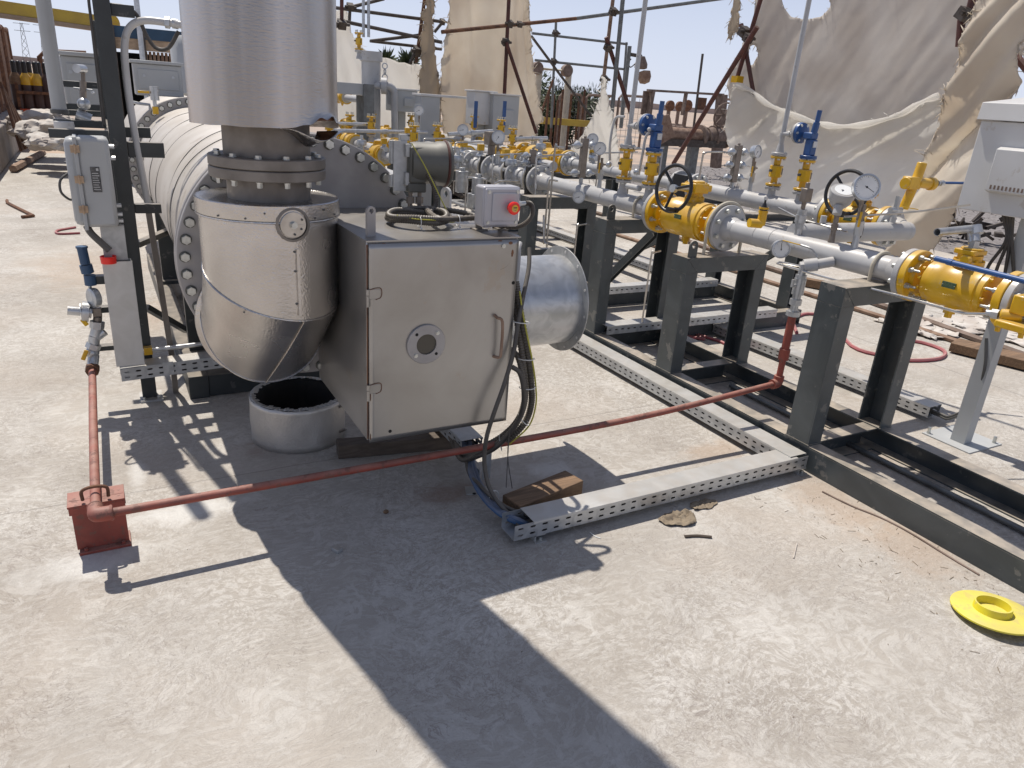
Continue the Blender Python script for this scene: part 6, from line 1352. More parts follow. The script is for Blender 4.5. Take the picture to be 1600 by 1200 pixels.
def pk(u, v):
    p = gy(281+14*u, 108+48*v, 10.0); return p+Vector((0, .05*math.sin(u*9+v*3), 0))
mb = MB(); mb.quadgrid(pk, 8, 10); tag(mb.build('pink_cloth', 'pink', None, solid=.01), 'pink cloth hanging left of the stack behind the cabinet', 'cloth')
for i, px in enumerate((212, 108)):
    a = gy(px+1, 0, 12); b = gy(px+9, 95, 12); mb = MB(); mb.cyl((a.x, 12, 4.2), (a.x, 12, 0), .035, n=10)
    if i == 0: tag(mb.build('pole', 'galv'), 'thin grey pole in front of the shelter', 'pole')
    else: mb.bm.free()
# far pylons
def pylon(px, y, h, lab):
    c = gy(px, 80, y); t = thing('pylon', lab, 'pylon', (c.x, y, 0), 'lattice pylons on the horizon'); mb = MB()
    for k in range(6):
        z0 = h*k/6; z1 = h*(k+1)/6; w0 = h*.09*(1-k/8); w1 = h*.09*(1-(k+1)/8)
        mb.bar((c.x-w0, y, z0), (c.x+w1, y, z1), h*.008, h*.008); mb.bar((c.x+w0, y, z0), (c.x-w1, y, z1), h*.008, h*.008); mb.bar((c.x-w0, y, z0), (c.x-w1, y, z1), h*.008, h*.008); mb.bar((c.x+w0, y, z0), (c.x+w1, y, z1), h*.008, h*.008)
    for z in (h*.82, h*.98): mb.bar((c.x-h*.17, y, z), (c.x+h*.17, y, z), h*.012, h*.01)
    mb.build('lattice', 'tube_grey', t)
pylon(40, 300, 13, 'left lattice pylon on the horizon'); pylon(70, 300, 13, 'right lattice pylon on the horizon')
mb = MB(); a = gy(60, 79, 24); b = gy(135, 83, 24); mb.tube([(a.x, 24, 0), (a.x, 24, a.z-.15), (a.x+.15, 24, a.z), (b.x, 24, b.z)], .06, 8, smooth=False); tag(mb.build('pipe_gantry', 'rust'), 'rusty bent pipe gantry behind the gas cylinders', 'pipe')
# ------------------------------------------------------------------ torn tarpaulins
def tarp_mat(name, col, col2, tr): mat(name, col, .9, 0, col2, 1.3, .35, 9, 10, .6, .25, .75, transl=tr)
tarp_mat('tarp', (.82, .78, .72), (.68, .62, .55), .62); tarp_mat('tarp_white', (.90, .885, .85), (.82, .79, .74), .70); tarp_mat('tarp_cream', (.84, .79, .70), (.68, .60, .50), .60); tarp_mat('tarp_tan', (.62, .53, .41), (.48, .40, .30), .45)
def inside(p, poly):
    x, y = p; c = False; n = len(poly)
    for i in range(n):
        x1, y1 = poly[i]; x2, y2 = poly[(i+1) % n]
        if (y1 > y) != (y2 > y) and x < (x2-x1)*(y-y1)/(y2-y1)+x1: c = not c
    return c
def tarp(name, lab, poly, plane, pos, m, folds, holes=(), step=3.0, fr=3.0, cat='tarpaulin', fray=.35):
    """cloth sheet: outline surveyed on a real vertical plane (x= or y=), with folds standing out of it"""
    fn = gx if plane == 'x' else gy; mb = MB(); V = {}
    x0 = min(p[0] for p in poly); x1 = max(p[0] for p in poly); y0 = min(p[1] for p in poly); y1 = max(p[1] for p in poly)
    def vert(i, j):
        if (i, j) not in V:
            px = x0+i*step; py = y0+j*step
            p = fn(px, py, pos); s = (p.y if plane == 'x' else p.x); z = p.z
            amp, fq, tilt = folds
            ph = fq*(s+tilt*z)+2.2*noise.noise(Vector((s*.6, z*.35, 3)))
            fold = 1-abs(math.sin(ph*.5))**.7*1.6
            env = .35+.9*abs(noise.noise(Vector((s*.5, z*.3, 9))))
            k2 = (s+tilt*z); d = amp*fold*env+amp*.35*noise.noise(Vector((k2*5.0, z*.8, 1)))+amp*.6*noise.noise(Vector((s*.9, z*.7, 1)))+.003*noise.noise(Vector((k2*22, z*5, 2)))
            if plane == 'x': p.x += d
            else: p.y += d
            p.z += .02*noise.noise(Vector((s*9, z*9, 5)))
            V[(i, j)] = mb.bm.verts.new(p)
        return V[(i, j)]
    for i in range(int((x1-x0)/step)+1):
        for j in range(int((y1-y0)/step)+1):
            c = (x0+(i+.5)*step, y0+(j+.5)*step); w_ = fr*noise.noise(Vector((c[0]*.13, c[1]*.13, 7)))+fr*.8*noise.noise(Vector((c[0]*.4, c[1]*.4, 7))); w2 = fr*noise.noise(Vector((c[0]*.13, c[1]*.13, 17)))
            q = (c[0]+w_, c[1]+w2)
            if inside(q, poly) and not any(inside(q, h) for h in holes):
                mb.bm.faces.new((vert(i, j), vert(i+1, j), vert(i+1, j+1), vert(i, j+1)))
    bm = mb.bm; bm.edges.ensure_lookup_table()
    for _ in range(5):       # relax the cut edge so it reads as torn cloth
        new = {}
        for v in bm.verts:
            if v.is_boundary:
                nb = [e.other_vert(v) for e in v.link_edges if e.is_boundary]
                if len(nb) == 2: new[v] = v.co*.4+(nb[0].co+nb[1].co)*.3
        for v, c in new.items(): v.co = c
    # frayed threads along the torn edge
    rr = random.Random(len(poly)); be = [v for v in bm.verts if v.is_boundary]
    for v in rr.sample(be, min(len(be), int(len(be)*fray))):
        l = rr.uniform(.03, .13); a = v.co.copy(); d = Vector((rr.uniform(-.5, .5), rr.uniform(-.5, .5), rr.uniform(-1, .3))).normalized()*l; s = Vector((rr.uniform(-1, 1), rr.uniform(-1, 1), 0)).normalized()*.010
        bm.faces.new([bm.verts.new(k) for k in (a-s, a+s, a+d)])
    return tag(mb.build(name, m, None, solid=.006, ang=60), lab, cat, None)
tarp('tarpaulin', 'huge torn beige tarpaulin with a sky hole at its top, hung at the right', [(1184, -40), (1640, -40), (1640, 40), (1600, 80), (1560, 190), (1500, 230), (1310, 235), (1200, 215), (1150, 190), (1134, 132), (1148, 100), (1162, 66), (1178, 40)],
     'x', 9.6, 'tarp', (.035, 1.2, .6), holes=[[(1218, -60), (1224, 14), (1236, 27), (1262, 31), (1284, 26), (1296, 10), (1299, -60)], [(1170, 75), (1180, 68), (1186, 85), (1176, 105), (1168, 98)], [(1160, 20), (1166, 15), (1166, 40)]], step=3.2)
tarp('tarpaulin', 'slack white lower tarpaulin with a bright sagging hem below the huge beige one', [(1148, 130), (1170, 142), (1200, 160), (1240, 176), (1275, 192), (1308, 198), (1350, 192), (1400, 178), (1466, 150), (1480, 180), (1450, 260), (1430, 330), (1340, 350), (1250, 345), (1180, 330), (1140, 262), (1133, 200)],
     'x', 9.3, 'tarp_white', (.09, 2.2, 1.6), step=3.0)
TW = bpy.data.objects[-1] if False else [o for o in COL.objects if o.get('label', '').startswith('slack white lower')][0]
mb = MB(); hp_ = [gx(x_, y_, 9.22) for x_, y_ in [(1150, 132), (1172, 144), (1200, 161), (1240, 178), (1275, 193), (1308, 199), (1350, 193), (1400, 179), (1440, 163), (1466, 151)]]
mb.tube([q+Vector((.04*math.sin(i*2.1), 0, .02*math.sin(i*1.7))) for i, q in enumerate(hp_)], lambda q: .035+.012*math.sin(q*40), 8); mb.build('rolled_hem', 'tarp_white', TW)
tarp('tarpaulin', 'gathered tarpaulin folds hanging down at the far right behind the cabinet', [(1530, -40), (1640, -40), (1640, 30), (1598, 70), (1585, 130), (1572, 168), (1545, 260), (1500, 330), (1465, 380), (1440, 402), (1392, 398), (1412, 330), (1440, 250), (1470, 180), (1500, 90), (1515, 30)],
     'x', 8.5, 'tarp_cream', (.30, 5.0, .75), step=2.2)
tarp('tarpaulin', 'tall hanging tarpaulin left of the centre, behind the scaffold tubes', [(698, -40), (828, -40), (832, 40), (838, 110), (848, 170), (852, 190), (838, 200), (838, 222), (700, 222), (690, 215), (686, 150), (690, 100), (696, 50), (701, 12)],
     'y', 12.5, 'tarp_cream', (.20, 4.2, .1), step=2.2)
tarp('tarpaulin', 'narrow shredded strip of tarpaulin twisted around a scaffold post', [(668, -40), (677, -40), (679, 25), (680, 55), (684, 90), (690, 125), (692, 152), (690, 200), (656, 200), (652, 120), (658, 80), (653, 70), (660, 40), (657, 25), (665, 10)],
     'y', 12.3, 'tarp_tan', (.16, 7.0, .1), step=2.0, fr=5)
tarp('tarpaulin', 'left white tarpaulin sagging behind the grey filter vessel', [(516, 16), (544, 16), (548, 45), (556, 62), (570, 78), (592, 88), (620, 96), (650, 102), (658, 100), (660, 225), (510, 225)],
     'y', 13.0, 'tarp_white', (.12, 3.0, .3), step=2.4)
tarp('tarpaulin', 'small triangular cloth tied to a scaffold post in the middle', [(940, 118), (944, 120), (950, 160), (962, 195), (968, 245), (966, 290), (870, 262), (905, 215), (930, 175), (938, 150)],
     'y', 9.2, 'tarp_white', (.06, 6.0, .6), step=2.0)
tarp('tarpaulin', 'ragged cloth strip dangling left of the huge beige tarpaulin', [(1150, -40), (1157, -40), (1156, 50), (1146, 52), (1144, 66), (1137, 50), (1144, 20)],
     'x', 9.75, 'tarp_tan', (.05, 5.0, .6), step=1.8)
# ------------------------------------------------------------------ scaffolding
def scaffold(lab, loc, tubes, clamps, group=None):
    t = thing('scaffold', lab, 'scaffold', loc, group)
    for (p0, p1, pl_, pos, r, m) in tubes:
        fn = gx if pl_ == 'x' else gy; a = fn(*p0, pos); b = fn(*p1, pos); mb = MB(); mb.cyl(a, b, r, n=10); mb.build('tube', m, t)
    for (p, pl_, pos, r) in clamps:
        fn = gx if pl_ == 'x' else gy; a = fn(*p, pos); mb = MB(); mb.box(a-Vector((r, r, r)), a+Vector((r, r, r)), Matrix.Rotation(.5, 3, 'X')); mb.cyl(a+Vector((-r*1.9, -r*.6, 0)), a+Vector((r*1.9, -r*.6, 0)), r*.4, n=6); mb.build('clamp', 'tube_dark', t)
scaffold('rusty scaffold tubes across the sky in front of the tall tarpaulin', (7, 12, 0), [
    ((690, 50), (900, 29), 'y', 12.0, .030, 'rust'), ((900, 29), (1140, -4), 'y', 12.0, .030, 'tube_grey'), ((796, -20), (788, 150), 'y', 12.0, .032, 'dark_red'), ((791, 66), (838, 208), 'y', 11.9, .030, 'dark_red'),
    ((516, 11), (691, 34), 'y', 12.8, .027, 'tube_dark'), ((530, 32), (690, 66), 'y', 12.4, .028, 'tube_dark'), ((545, 12), (600, -2), 'y', 12.8, .027, 'tube_dark'), ((580, 64), (663, 54), 'y', 12.7, .026, 'tube_dark'), ((578, 64), (690, 77), 'y', 12.8, .024, 'tube_dark'),
    ((534, -20), (534, 42), 'y', 12.3, .03, 'dark_red'), ((547, 10), (546, 34), 'y', 12.8, .026, 'tube_dark'), ((666, -20), (650, 98), 'y', 12.5, .03, 'rust'), ((650, 78), (640, 100), 'y', 12.5, .026, 'tube_dark'), ((692, 34), (679, 50), 'y', 12.6, .026, 'tube_dark'),
    ((520, 42), (535, 38), 'y', 12.3, .028, 'tube_dark')],
    [((796, 37), 'y', 12.0, .05), ((812, 38), 'y', 11.95, .04), ((790, 66), 'y', 11.95, .05), ((534, 38), 'y', 12.3, .06), ((547, 11), 'y', 12.8, .05), ((653, 80), 'y', 12.5, .07), ((691, 34), 'y', 12.6, .04)])
scaffold('thin dark scaffold bay standing against the sky in the middle distance', (12, 17, 0), [
    ((832, 52), (980, 69), 'y', 17, .030, 'tube_grey'), ((836, 94), (974, 108), 'y', 17, .030, 'tube_grey'), ((869, 30), (861, 200), 'y', 17, .032, 'tube_grey'), ((830, 56), (922, 180), 'y', 16.9, .032, 'tube_dark'), ((979, 66), (970, 190), 'y', 17, .03, 'tube_grey'), ((866, 120), (846, 175), 'y', 17, .03, 'rust')],
    [((868, 52), 'y', 17, .06), ((865, 96), 'y', 17, .06)])
scaffold('pair of tall scaffold posts with a crossing brace in the middle', (8, 10.5, 0), [
    ((960, -20), (943, 125), 'y', 10.6, .030, 'rust_pale'), ((943, 120), (934, 255), 'y', 10.6, .030, 'dark_red'), ((975, -20), (949, 250), 'y', 10.3, .034, 'tube_grey'), ((947, 58), (986, 178), 'y', 10.4, .034, 'dark_red'), ((984, 72), (970, 200), 'y', 13, .04, 'tube_grey')],
    [((958, 18), 'y', 10.45, .05), ((950, 74), 'y', 10.4, .05), ((944, 124), 'y', 10.6, .05)])
t = thing('hanging_lamp', 'rusty floodlight hanging from an arm beside the tall vent pipe', 'lamp', gy(1003, 100, 13))
c = gy(1002, 98, 13); d = gy(1005, 118, 13); e = gy(985, 85, 13)
mb = MB(); mb.cyl(e, gy(1002, 88, 13), .035, n=8); mb.build('arm', 'tube_dark', t)
mb = MB(); mb.lathe(c+Vector((0, 0, .12)), (0, 0, -1), [(0, 0), (.06, 0), (.13, .14), (.13, .22), (.08, .24), (0, .24)], 18); mb.build('housing', 'ground_rust', t)
mb = MB(); mb.lathe(d+Vector((0, 0, .10)), (.1, -.2, -1), [(0, 0), (.13, .03), (.14, .14), (.10, .24), (0, .27)], 18); mb.build('shade', 'rust_pale', t)
mb = MB(); mb.tube([gy(986, 92, 13), gy(982, 98, 13), gy(985, 105, 13), gy(992, 100, 13)], .012, 6); mb.build('loop_cable', 'tube_dark', t)
scaffold('thick rusty brace and posts at the corner of the huge tarpaulin', (9, 10, 0), [
    ((1197, -30), (1150, 128), 'x', 9.45, .036, 'dark_red'), ((1183, 42), (1052, 256), 'x', 9.2, .040, 'dark_red'), ((1164, 70), (1178, 150), 'x', 9.5, .034, 'dark_red'), ((1158, 38), (1163, 62), 'x', 9.4, .036, 'dark_red')],
    [((1163, 50), 'x', 9.4, .07), ((1169, 60), 'x', 9.3, .06)])
mb = MB(); a = gx(1152, 124, 9.4); mb.box(a-Vector((.07, .07, .05)), a+Vector((.07, .07, .05))); tag(mb.build('clamp', 'yellow'), 'yellow clamp at the foot of the rusty corner post', 'clamp')
scaffold('rusty scaffold post clamped at the top right of the huge tarpaulin', (9, 6, 0), [
    ((1526, -30), (1512, 26), 'x', 8.6, .036, 'dark_red'), ((1504, 12), (1499, 72), 'x', 8.7, .042, 'dark_red'), ((1500, -20), (1545, 20), 'x', 8.75, .036, 'dark_red'), ((1580, 78), (1615, 122), 'x', 8.9, .040, 'dark_red')],
    [((1506, 22), 'x', 8.6, .06), ((1515, 22), 'x', 8.6, .05)])
# ------------------------------------------------------------------ fence frames, rusty wellhead piping and bushes beyond
FY = 26.0
def fence_frame(x0, x1, yt, lab, m='ground_rust', FY=FY):
    a = gy(x0, yt, FY); b = gy(x1, yt+(x1-x0)*.06, FY); t = thing('fence_panel', lab, 'fence', (a.x, FY, 0), 'mesh fence panels in the distance')
    mb = MB(); mb.tube([(a.x, FY, 0), (a.x, FY, a.z-.1), (a.x+.1, FY, a.z), (b.x-.1, FY, b.z), (b.x, FY, b.z-.1), (b.x, FY, 0)], .055, 6, smooth=False); mb.build('frame', m, t)
    mb = MB(); n = int((b.x-a.x)/.25)
    for k in range(1, n): x = a.x+(b.x-a.x)*k/n; mb.bar((x, FY, .05), (x, FY, a.z-.05), .010, .010)
    for k in range(1, 9): z = a.z*k/9; mb.bar((a.x, FY, z), (b.x, FY, z+(b.z-a.z)*k/9), .010, .010)
    mb.build('mesh', 'tube_grey', t)
fence_frame(875, 910, 146, 'leftmost distant mesh panel, beside the bushes'); fence_frame(917, 960, 148, 'second distant mesh panel, left of the scaffold posts'); fence_frame(968, 1008, 149, 'third distant mesh panel, under the hanging lamp'); fence_frame(1134, 1200, 155, 'rightmost distant mesh panel, partly behind the cloth')
t = thing('pipe_goalpost', 'pale pipe goalpost with round flanges in front of the bushes', 'pipe', (12, 20, 0))
a = gy(843, 107, 20); b = gy(889, 111, 20)
mb = MB(); mb.tube([(a.x, 20, .0), (a.x, 20, a.z), (b.x, 20, b.z), (b.x, 20, 0)], .10, 12, smooth=False); mb.build('pipe_run', 'gasket', t)
for q in (a, b): mb = MB(); mb.cyl(q+Vector((-.12, -.15, 0)), q+Vector((-.12, .02, 0)), .17, n=18); mb.build('flange', 'ground_rust', t)
for i, px in enumerate((858, 866, 872, 880, 893, 905, 914)):
    mb = MB(); q = gy(px, 140+(i % 3)*8, 18+i*.3); mb.cyl((q.x, q.y, 0), (q.x, q.y, q.z), .035, n=8); tag(mb.build('stake', 'rust'), ('first', 'second', 'third', 'fourth', 'fifth', 'sixth', 'seventh')[i]+' rusty stake from the left in the middle distance', 'stake', 'rusty stakes in the middle distance')
mb = MB(); a = gy(845, 188, 19); b = gy(925, 194, 19); mb.bar(a, b, .2, .18); tag(mb.build('yellow_beam', 'crane_yellow'), 'low yellow beam on the ground beyond the scaffold', 'beam')
t = thing('wellhead_rack', 'rusty gantry frame with plates standing over old pipework', 'gantry', (16, 18, 0)); WY = 17.0
def wp(px, py, y=WY): return gy(px, py, y)
for (p, q, w_) in [((1012, 141), (1130, 148), .10), ((1020, 142), (1008, 205), .14), ((1072, 146), (1066, 180), .10), ((1128, 148), (1118, 262), .30), ((1098, 84), (1083, 205), .06)]:
    mb = MB(); mb.bar(wp(*p), wp(*q), w_, w_*.6); mb.build('frame_member', 'ground_rust' if w_ > .07 else 'tube_dark', t)
mb = MB(); a = wp(1091, 152); b = wp(1102, 172); mb.box((a.x, WY, b.z), (b.x, WY+.04, a.z)); mb.build('hanging_plate', 'rust', t)
mb = MB(); a = wp(1010, 142); b = wp(1022, 180); mb.box((a.x, WY+.1, b.z), (b.x, WY+.14, a.z)); mb.build('side_plate', 'ground_rust', t)
t = thing('old_pipeline', 'old rusty flanged pipe with gate valve and handwheel on steel legs', 'pipeline', (14, 15, 0)); OY = 15.0
a = gy(1030, 208, OY); b = gy(1092, 213, OY); c = gy(1140, 215, OY)
mb = MB(); mb.cyl(a, b, .17, n=20); mb.build('pipe_run', 'rust_pale', t)
mb = MB(); mb.prism([a+Vector((-.25, -.3, -.3)), a+Vector((.25, -.3, -.05)), a+Vector((.0, -.3, .45)), a+Vector((-.3, -.3, .4))], (0, .05, 0)); mb.build('cowl', 'rust_pale', t)
for k in range(5):
    q = b.lerp(c, k/5); mb = MB(); mb.cyl(q, q+Vector((.07, 0, 0)), .28 if k % 2 == 0 else .23, n=22); mb.build('flange', 'ground_rust', t)
mb = MB(); mb.cyl(b, c, .18, n=18); q = b.lerp(c, .5); mb.sphere(q, (.25, .25, .27), 14); mb.cyl(q, q+Vector((0, 0, .5)), .06, n=10); mb.build('valve_body', 'ground_rust', t)
mb = MB(); mb.torus(q+Vector((0, -.2, .55)), (0, 1, .25), .30, .022, 28, 6)
for k in range(4): an = k*math.pi/4; d_ = Vector((math.cos(an), 0, math.sin(an)))*.3; mb.cyl(q+Vector((0, -.2, .55))-d_, q+Vector((0, -.2, .55))+d_, .015, n=6)
mb.build('handwheel', 'ground_rust', t)
for px in (1036, 1085):
    q = gy(px, 218, OY); mb = MB(); mb.box((q.x-.12, OY-.1, -.12), (q.x+.12, OY+.1, q.z)); mb.build('leg', 'tube_grey', t)
mb = MB(); a2 = gy(1030, 222, OY-.15); b2 = gy(1130, 226, OY-.15); mb.bar(a2, b2, .16, .16); mb.build('support_beam', 'tube_dark', t)
for i, (px, y) in enumerate(((1045, 30), (1072, 28), (1060, 33))):
    q = gy(px, 172, y); t = thing('wellhead', ('left', 'right', 'middle')[i]+' distant rusty wellhead with round gauge', 'wellhead', (q.x, y, 0), 'distant wellheads'); mb = MB(); mb.cyl((q.x, y, 0), (q.x, y, q.z), .1, n=10); mb.cyl((q.x-.5, y, q.z*.5), (q.x+.5, y, q.z*.5), .12, n=10); mb.build('body', 'ground_rust', t); mb = MB(); mb.cyl((q.x, y-.12, q.z+.2), (q.x, y+.02, q.z+.2), .25, n=14); mb.build('handwheel', 'rust', t)
def bush(name, lab, c, sx, sz, n, seed, leaf=.12, m='leaf', cat='shrub', spiky=False):
    rr = random.Random(seed); t = thing(name, lab, cat, (c.x, c.y, 0)); mb = MB()
    for k in range(5): mb.tube([(c.x+rr.uniform(-.1, .1), c.y, -.1), (c.x+rr.uniform(-.5, .5)*sx, c.y+rr.uniform(-.3, .3), sz*.5), (c.x+rr.uniform(-.8, .8)*sx, c.y+rr.uniform(-.4, .4), sz*.85)], lambda q: .04*(1-q*.7), 5)
    mb.build('stem', 'wood_dark', t); mb = MB()
    cl = [(rr.uniform(-1, 1)*sx, rr.uniform(-.6, .6)*sx*.5, rr.uniform(.15, 1)*sz, rr.uniform(.2, .42)*sx) for _ in range(16)]
    for k in range(n):
        a = rr.choice(cl); d = Vector((rr.gauss(0, 1), rr.gauss(0, 1), rr.gauss(0, 1))).normalized()*a[3]*rr.random()**.4
        p = Vector((c.x+a[0], c.y+a[1], a[2]))+d; p.z = max(.05, p.z); dr = (d.normalized()+Vector((rr.uniform(-.5, .5), rr.uniform(-.5, .5), rr.uniform(0, 1)))).normalized(); s = dr.orthogonal().normalized()*leaf*.22
        l = leaf*rr.uniform(.7, 2.0 if spiky else 1.3)
        v = [mb.bm.verts.new(q) for q in (p, p+dr*l*.5+s, p+dr*l, p+dr*l*.5-s)]; mb.bm.faces.new(v)
    mb.build('foliage', m, t); return t
c = gy(870, 180, 27); bush('bush', 'dense green bush behind the pale pipe goalpost, left of the middle', c, 1.8, 2.25, 5200, 1, .20)
c = gy(900, 180, 28); bush('bush', 'smaller green bush right of the goalpost', c, 1.3, 1.9, 3200, 2, .20)
c = gy(622, 100, 32); bush('palm_bush', 'palm top showing above the left sagging tarpaulin', c, .55, 2.75, 900, 3, .34, spiky=True)
# dark scrap pile behind the cabinets
def pile(name, lab, px, py, y, sx, sz, n, seed, m):
    rr = random.Random(seed); c = gy(px, py, y); mb = MB()
    for k in range(n):
        p = Vector((c.x+rr.gauss(0, .5)*sx, y+rr.gauss(0, .3), rr.random()**1.5*sz)); d = Vector((rr.uniform(-1, 1), rr.uniform(-1, 1), rr.uniform(-.5, .7))).normalized()*rr.uniform(.15, .5)
        mb.bar(p, p+d, rr.uniform(.03, .12), rr.uniform(.02, .08))
    tag(mb.build(name, m), lab, 'scrap', kind='stuff')
pile('scrap_pile', 'tangled dark scrap metal heap beneath the tall tarpaulin', 720, 215, 11.5, 1.2, .9, 150, 4, 'tube_dark')
pile('scrap_pile', 'heap of dark steel offcuts under the off-white cabinet in the distance', 1520, 345, 7.2, .5, .22, 26, 6, 'tube_dark')
# low far ridge and distant desert clutter
def ridge(u, v):
    a = R_(-20+150*u); r = 900; h = (6+5*noise.noise(Vector((u*9, 0, 1)))+3*noise.noise(Vector((u*30, 0, 1))))*v
    return Vector((r*math.sin(a), r*math.cos(a), -.3+max(0, h)*1.0))
mb = MB(); mb.quadgrid(ridge, 160, 2); struct(mb.build('distant_hills', 'hill'))
# ------------------------------------------------------------------ middle-distance skid behind the burner box
t = thing('filter_vessel', 'tall pale grey filter vessel with flanged elbow in front of the left tarpaulin', 'vessel', (3.47, 10.5, 0)); Y = 10.5
mb = MB(); mb.lathe((3.47, Y, .3), (0, 0, 1), [(0, 0), (.12, 0), (.13, 1.0), (.13, 1.67), (.155, 1.68), (.155, 1.80), (.02, 1.80), (0, 1.8)], 28); mb.build('shell', 'pipe_grey', t)
mb = MB(); a = gy(598, 134, Y-.3); mb.cyl(a+Vector((-.02, 0, 0)), a+Vector((.05, -.03, 0)), .105, n=24); mb.cyl((3.5, Y, a.z), a, .045, n=14); mb.tube([a, a+Vector((.09, -.02, 0)), a+Vector((.15, -.03, -.06)), a+Vector((.16, -.03, -.2)), a+Vector((.17, -.03, -.75))], .048, 14); mb.build('flanged_elbow', 'pipe_grey', t)
mb = MB(); mb.torus((3.62, Y-.14, 1.93), (0, 1, 0), .035, .008, 14, 6); mb.torus((3.62, Y-.14, 1.86), (1, 0, 0), .035, .008, 14, 6); mb.torus((3.62, Y-.14, 1.79), (0, 1, 0), .035, .008, 14, 6); mb.build('chain', 'galv', t)
for i, px in enumerate((568, 576)):
    a = gy(px, 58, 10.3); mb = MB(); mb.cyl((a.x, 10.3, a.z), (a.x, 10.3, 4.2), .020, n=8); tag(mb.build('vent_tube', 'galv'), ('left', 'right')[i]+' thin vent tube rising above the filter vessel', 'vent pipe', 'thin vent tubes above the filter vessel')
t = thing('grey_portal', 'dark-sided grey steel portal left of the filter vessel', 'portal', (3.2, 10.0, 0)); a = gy(516, 127, 10); b = gy(583, 141, 10)
mb = MB(); mb.box((a.x-.6, 10, a.z-.14), (b.x, 10.3, a.z)); mb.build('beam', 'cab_grey', t, .004)
mb = MB(); mb.box((b.x-.14, 9.95, 0), (b.x, 9.995, a.z-.0)); mb.box((b.x-.14, 9.995, 0), (b.x-.10, 10.3, a.z-.145)); mb.build('column', 'tube_grey', t, .004)
t = thing('grey_portal', 'pale grey portal frame beside the two white cabinets', 'portal', (4.1, 9.4, 0)); a = gy(658, 146, 9.4); b = gy(688, 150, 9.4); c = gy(745, 142, 9.4)
mb = MB(); mb.box((a.x, 9.4, .2), (b.x, 9.62, a.z-.03)); mb.build('column', 'cab_grey', t, .004)
mb = MB(); mb.box((a.x-.01, 9.38, a.z-.029), (c.x+.05, 9.7, a.z)); mb.build('beam', 'cab_white', t, .004)
def box_cab(lab, p0, p1, y, d, m='cab_grey', door=True):
    a = gy(*p0, y); b = gy(*p1, y); t = thing('control_cabinet', lab, 'cabinet', (a.x, y, b.z)); mb = MB(); mb.box((a.x, y, b.z), (b.x, y+d, a.z)); mb.build('housing', m, t, .006)
    mb = MB(); mb.box((a.x-.02, y-.02, a.z+.001), (b.x+.02, y+d+.02, a.z+.02)); mb.build('roof', 'cab_white', t, .004)
    if door:
        mb = MB(); w_ = b.x-a.x; h = a.z-b.z; mb.box((a.x+w_*.38, y-.02, b.z+h*.25), (a.x+w_*.78, y-.0005, b.z+h*.65)); mb.build('panel', m, t, .006)
    mb = MB(); mb.box(((a.x+b.x)/2-.05, y+d*.4, 0), ((a.x+b.x)/2+.05, y+d*.6, b.z-.001)); mb.build('post', 'cab_grey', t)
    return t
box_cab('white cabinet with a square panel, right of the filter vessel', (618, 140), (652, 176), 10.2, .4)
box_cab('pale blue-white cabinet next to the portal frame, left one of the pair', (742, 143), (772, 196), 9.0, .25, 'cab_white', False)
box_cab('grey cabinet with a square panel, right one of the pair', (772, 148), (808, 212), 8.9, .3)
for i, px in enumerate((745, 790)):
    a = gy(px, 158, 8.6); b = gy(px-1, 200, 8.6); mb = MB(); mb.box((a.x-.018, 8.6, b.z), (a.x+.018, 8.63, a.z)); tag(mb.build('blue_lever', 'blue'), ('left', 'right')[i]+' upright dark blue lever in front of the cabinet pair', 'lever')
sv = copy_tree(iv, (P2X, 8.95, 1.08), label='slim yellow valve below the left blue lever, middle distance')
copy_tree(iv, (P2X, 8.2, 1.08), label='slim yellow valve below the right blue lever, middle distance')
copy_tree(iv, (PX-.25, 9.2, 1.0), label='slim yellow valve standing left of the white square-panel cabinet')
copy_tree(iv, (2.83, 9.4, 1.0), label='slim yellow valve right against the stack edge, middle distance')
a = gy(561, 92, 10.2); copy_tree(iv, (a.x, 10.2, a.z), label='yellow valve high up beside the filter vessel cap')
def small_ball(name, lab, p, sc_=.8, rz=0):
    t = copy_tree(v3, p, rz, lab, 'distant yellow ball valves on the skid'); t.scale = (sc_, sc_*.62, sc_); return t
spots = [((590, 240), .95, 'yellow ball valve just above the bolted flange rim, nearest of the distant ones'), ((548, 222), 1.0, 'yellow ball valve peeping over the flange rim, leftmost'), ((628, 232), .98, 'yellow ball valve left of the round scanner housing'), ((604, 208), 1.0, 'small yellow ball valve under the long silver tubes'), ((655, 212), 1.0, 'small yellow ball valve between the portal column and silver tubes'), ((535, 150), 1.30, 'yellow ball valve seen under the grey portal beam'), ((760, 228), 1.05, 'yellow ball valve behind the meter run gauges')]
spots += [((575, 262), .95, 'yellow ball valve low behind the bolted flange, right of the stack'), ((545, 196), 1.05, 'yellow ball valve tucked below the silver tubes, beside the stack'), ((690, 225), 1.0, 'yellow ball valve right of the portal column'), ((720, 238), 1.0, 'yellow ball valve behind the scanner housing top'), ((800, 246), 1.02, 'yellow ball valve just left of the largest distant one'), ((640, 190), 1.0, 'farthest yellow ball valve, beneath the white square-panel cabinet')]
for i, (p, z, lab) in enumerate(spots):
    c = gz(p[0], p[1], z) if i != 5 else gy(535, 152, 12.0)
    small_ball('ball_valve', lab, (c.x, c.y, c.z), .85 if i < 3 else .75)
    nm = MB(); nm.cyl((c.x, c.y-.9, c.z), (c.x, c.y+1.2, c.z), .05, n=14); tag(nm.build('pipe_run', 'pipe_grey'), 'grey pipe through the '+lab.split(',')[0].replace('yellow ball valve', 'yellow valve'), 'pipe', 'distant grey pipes on the skid')
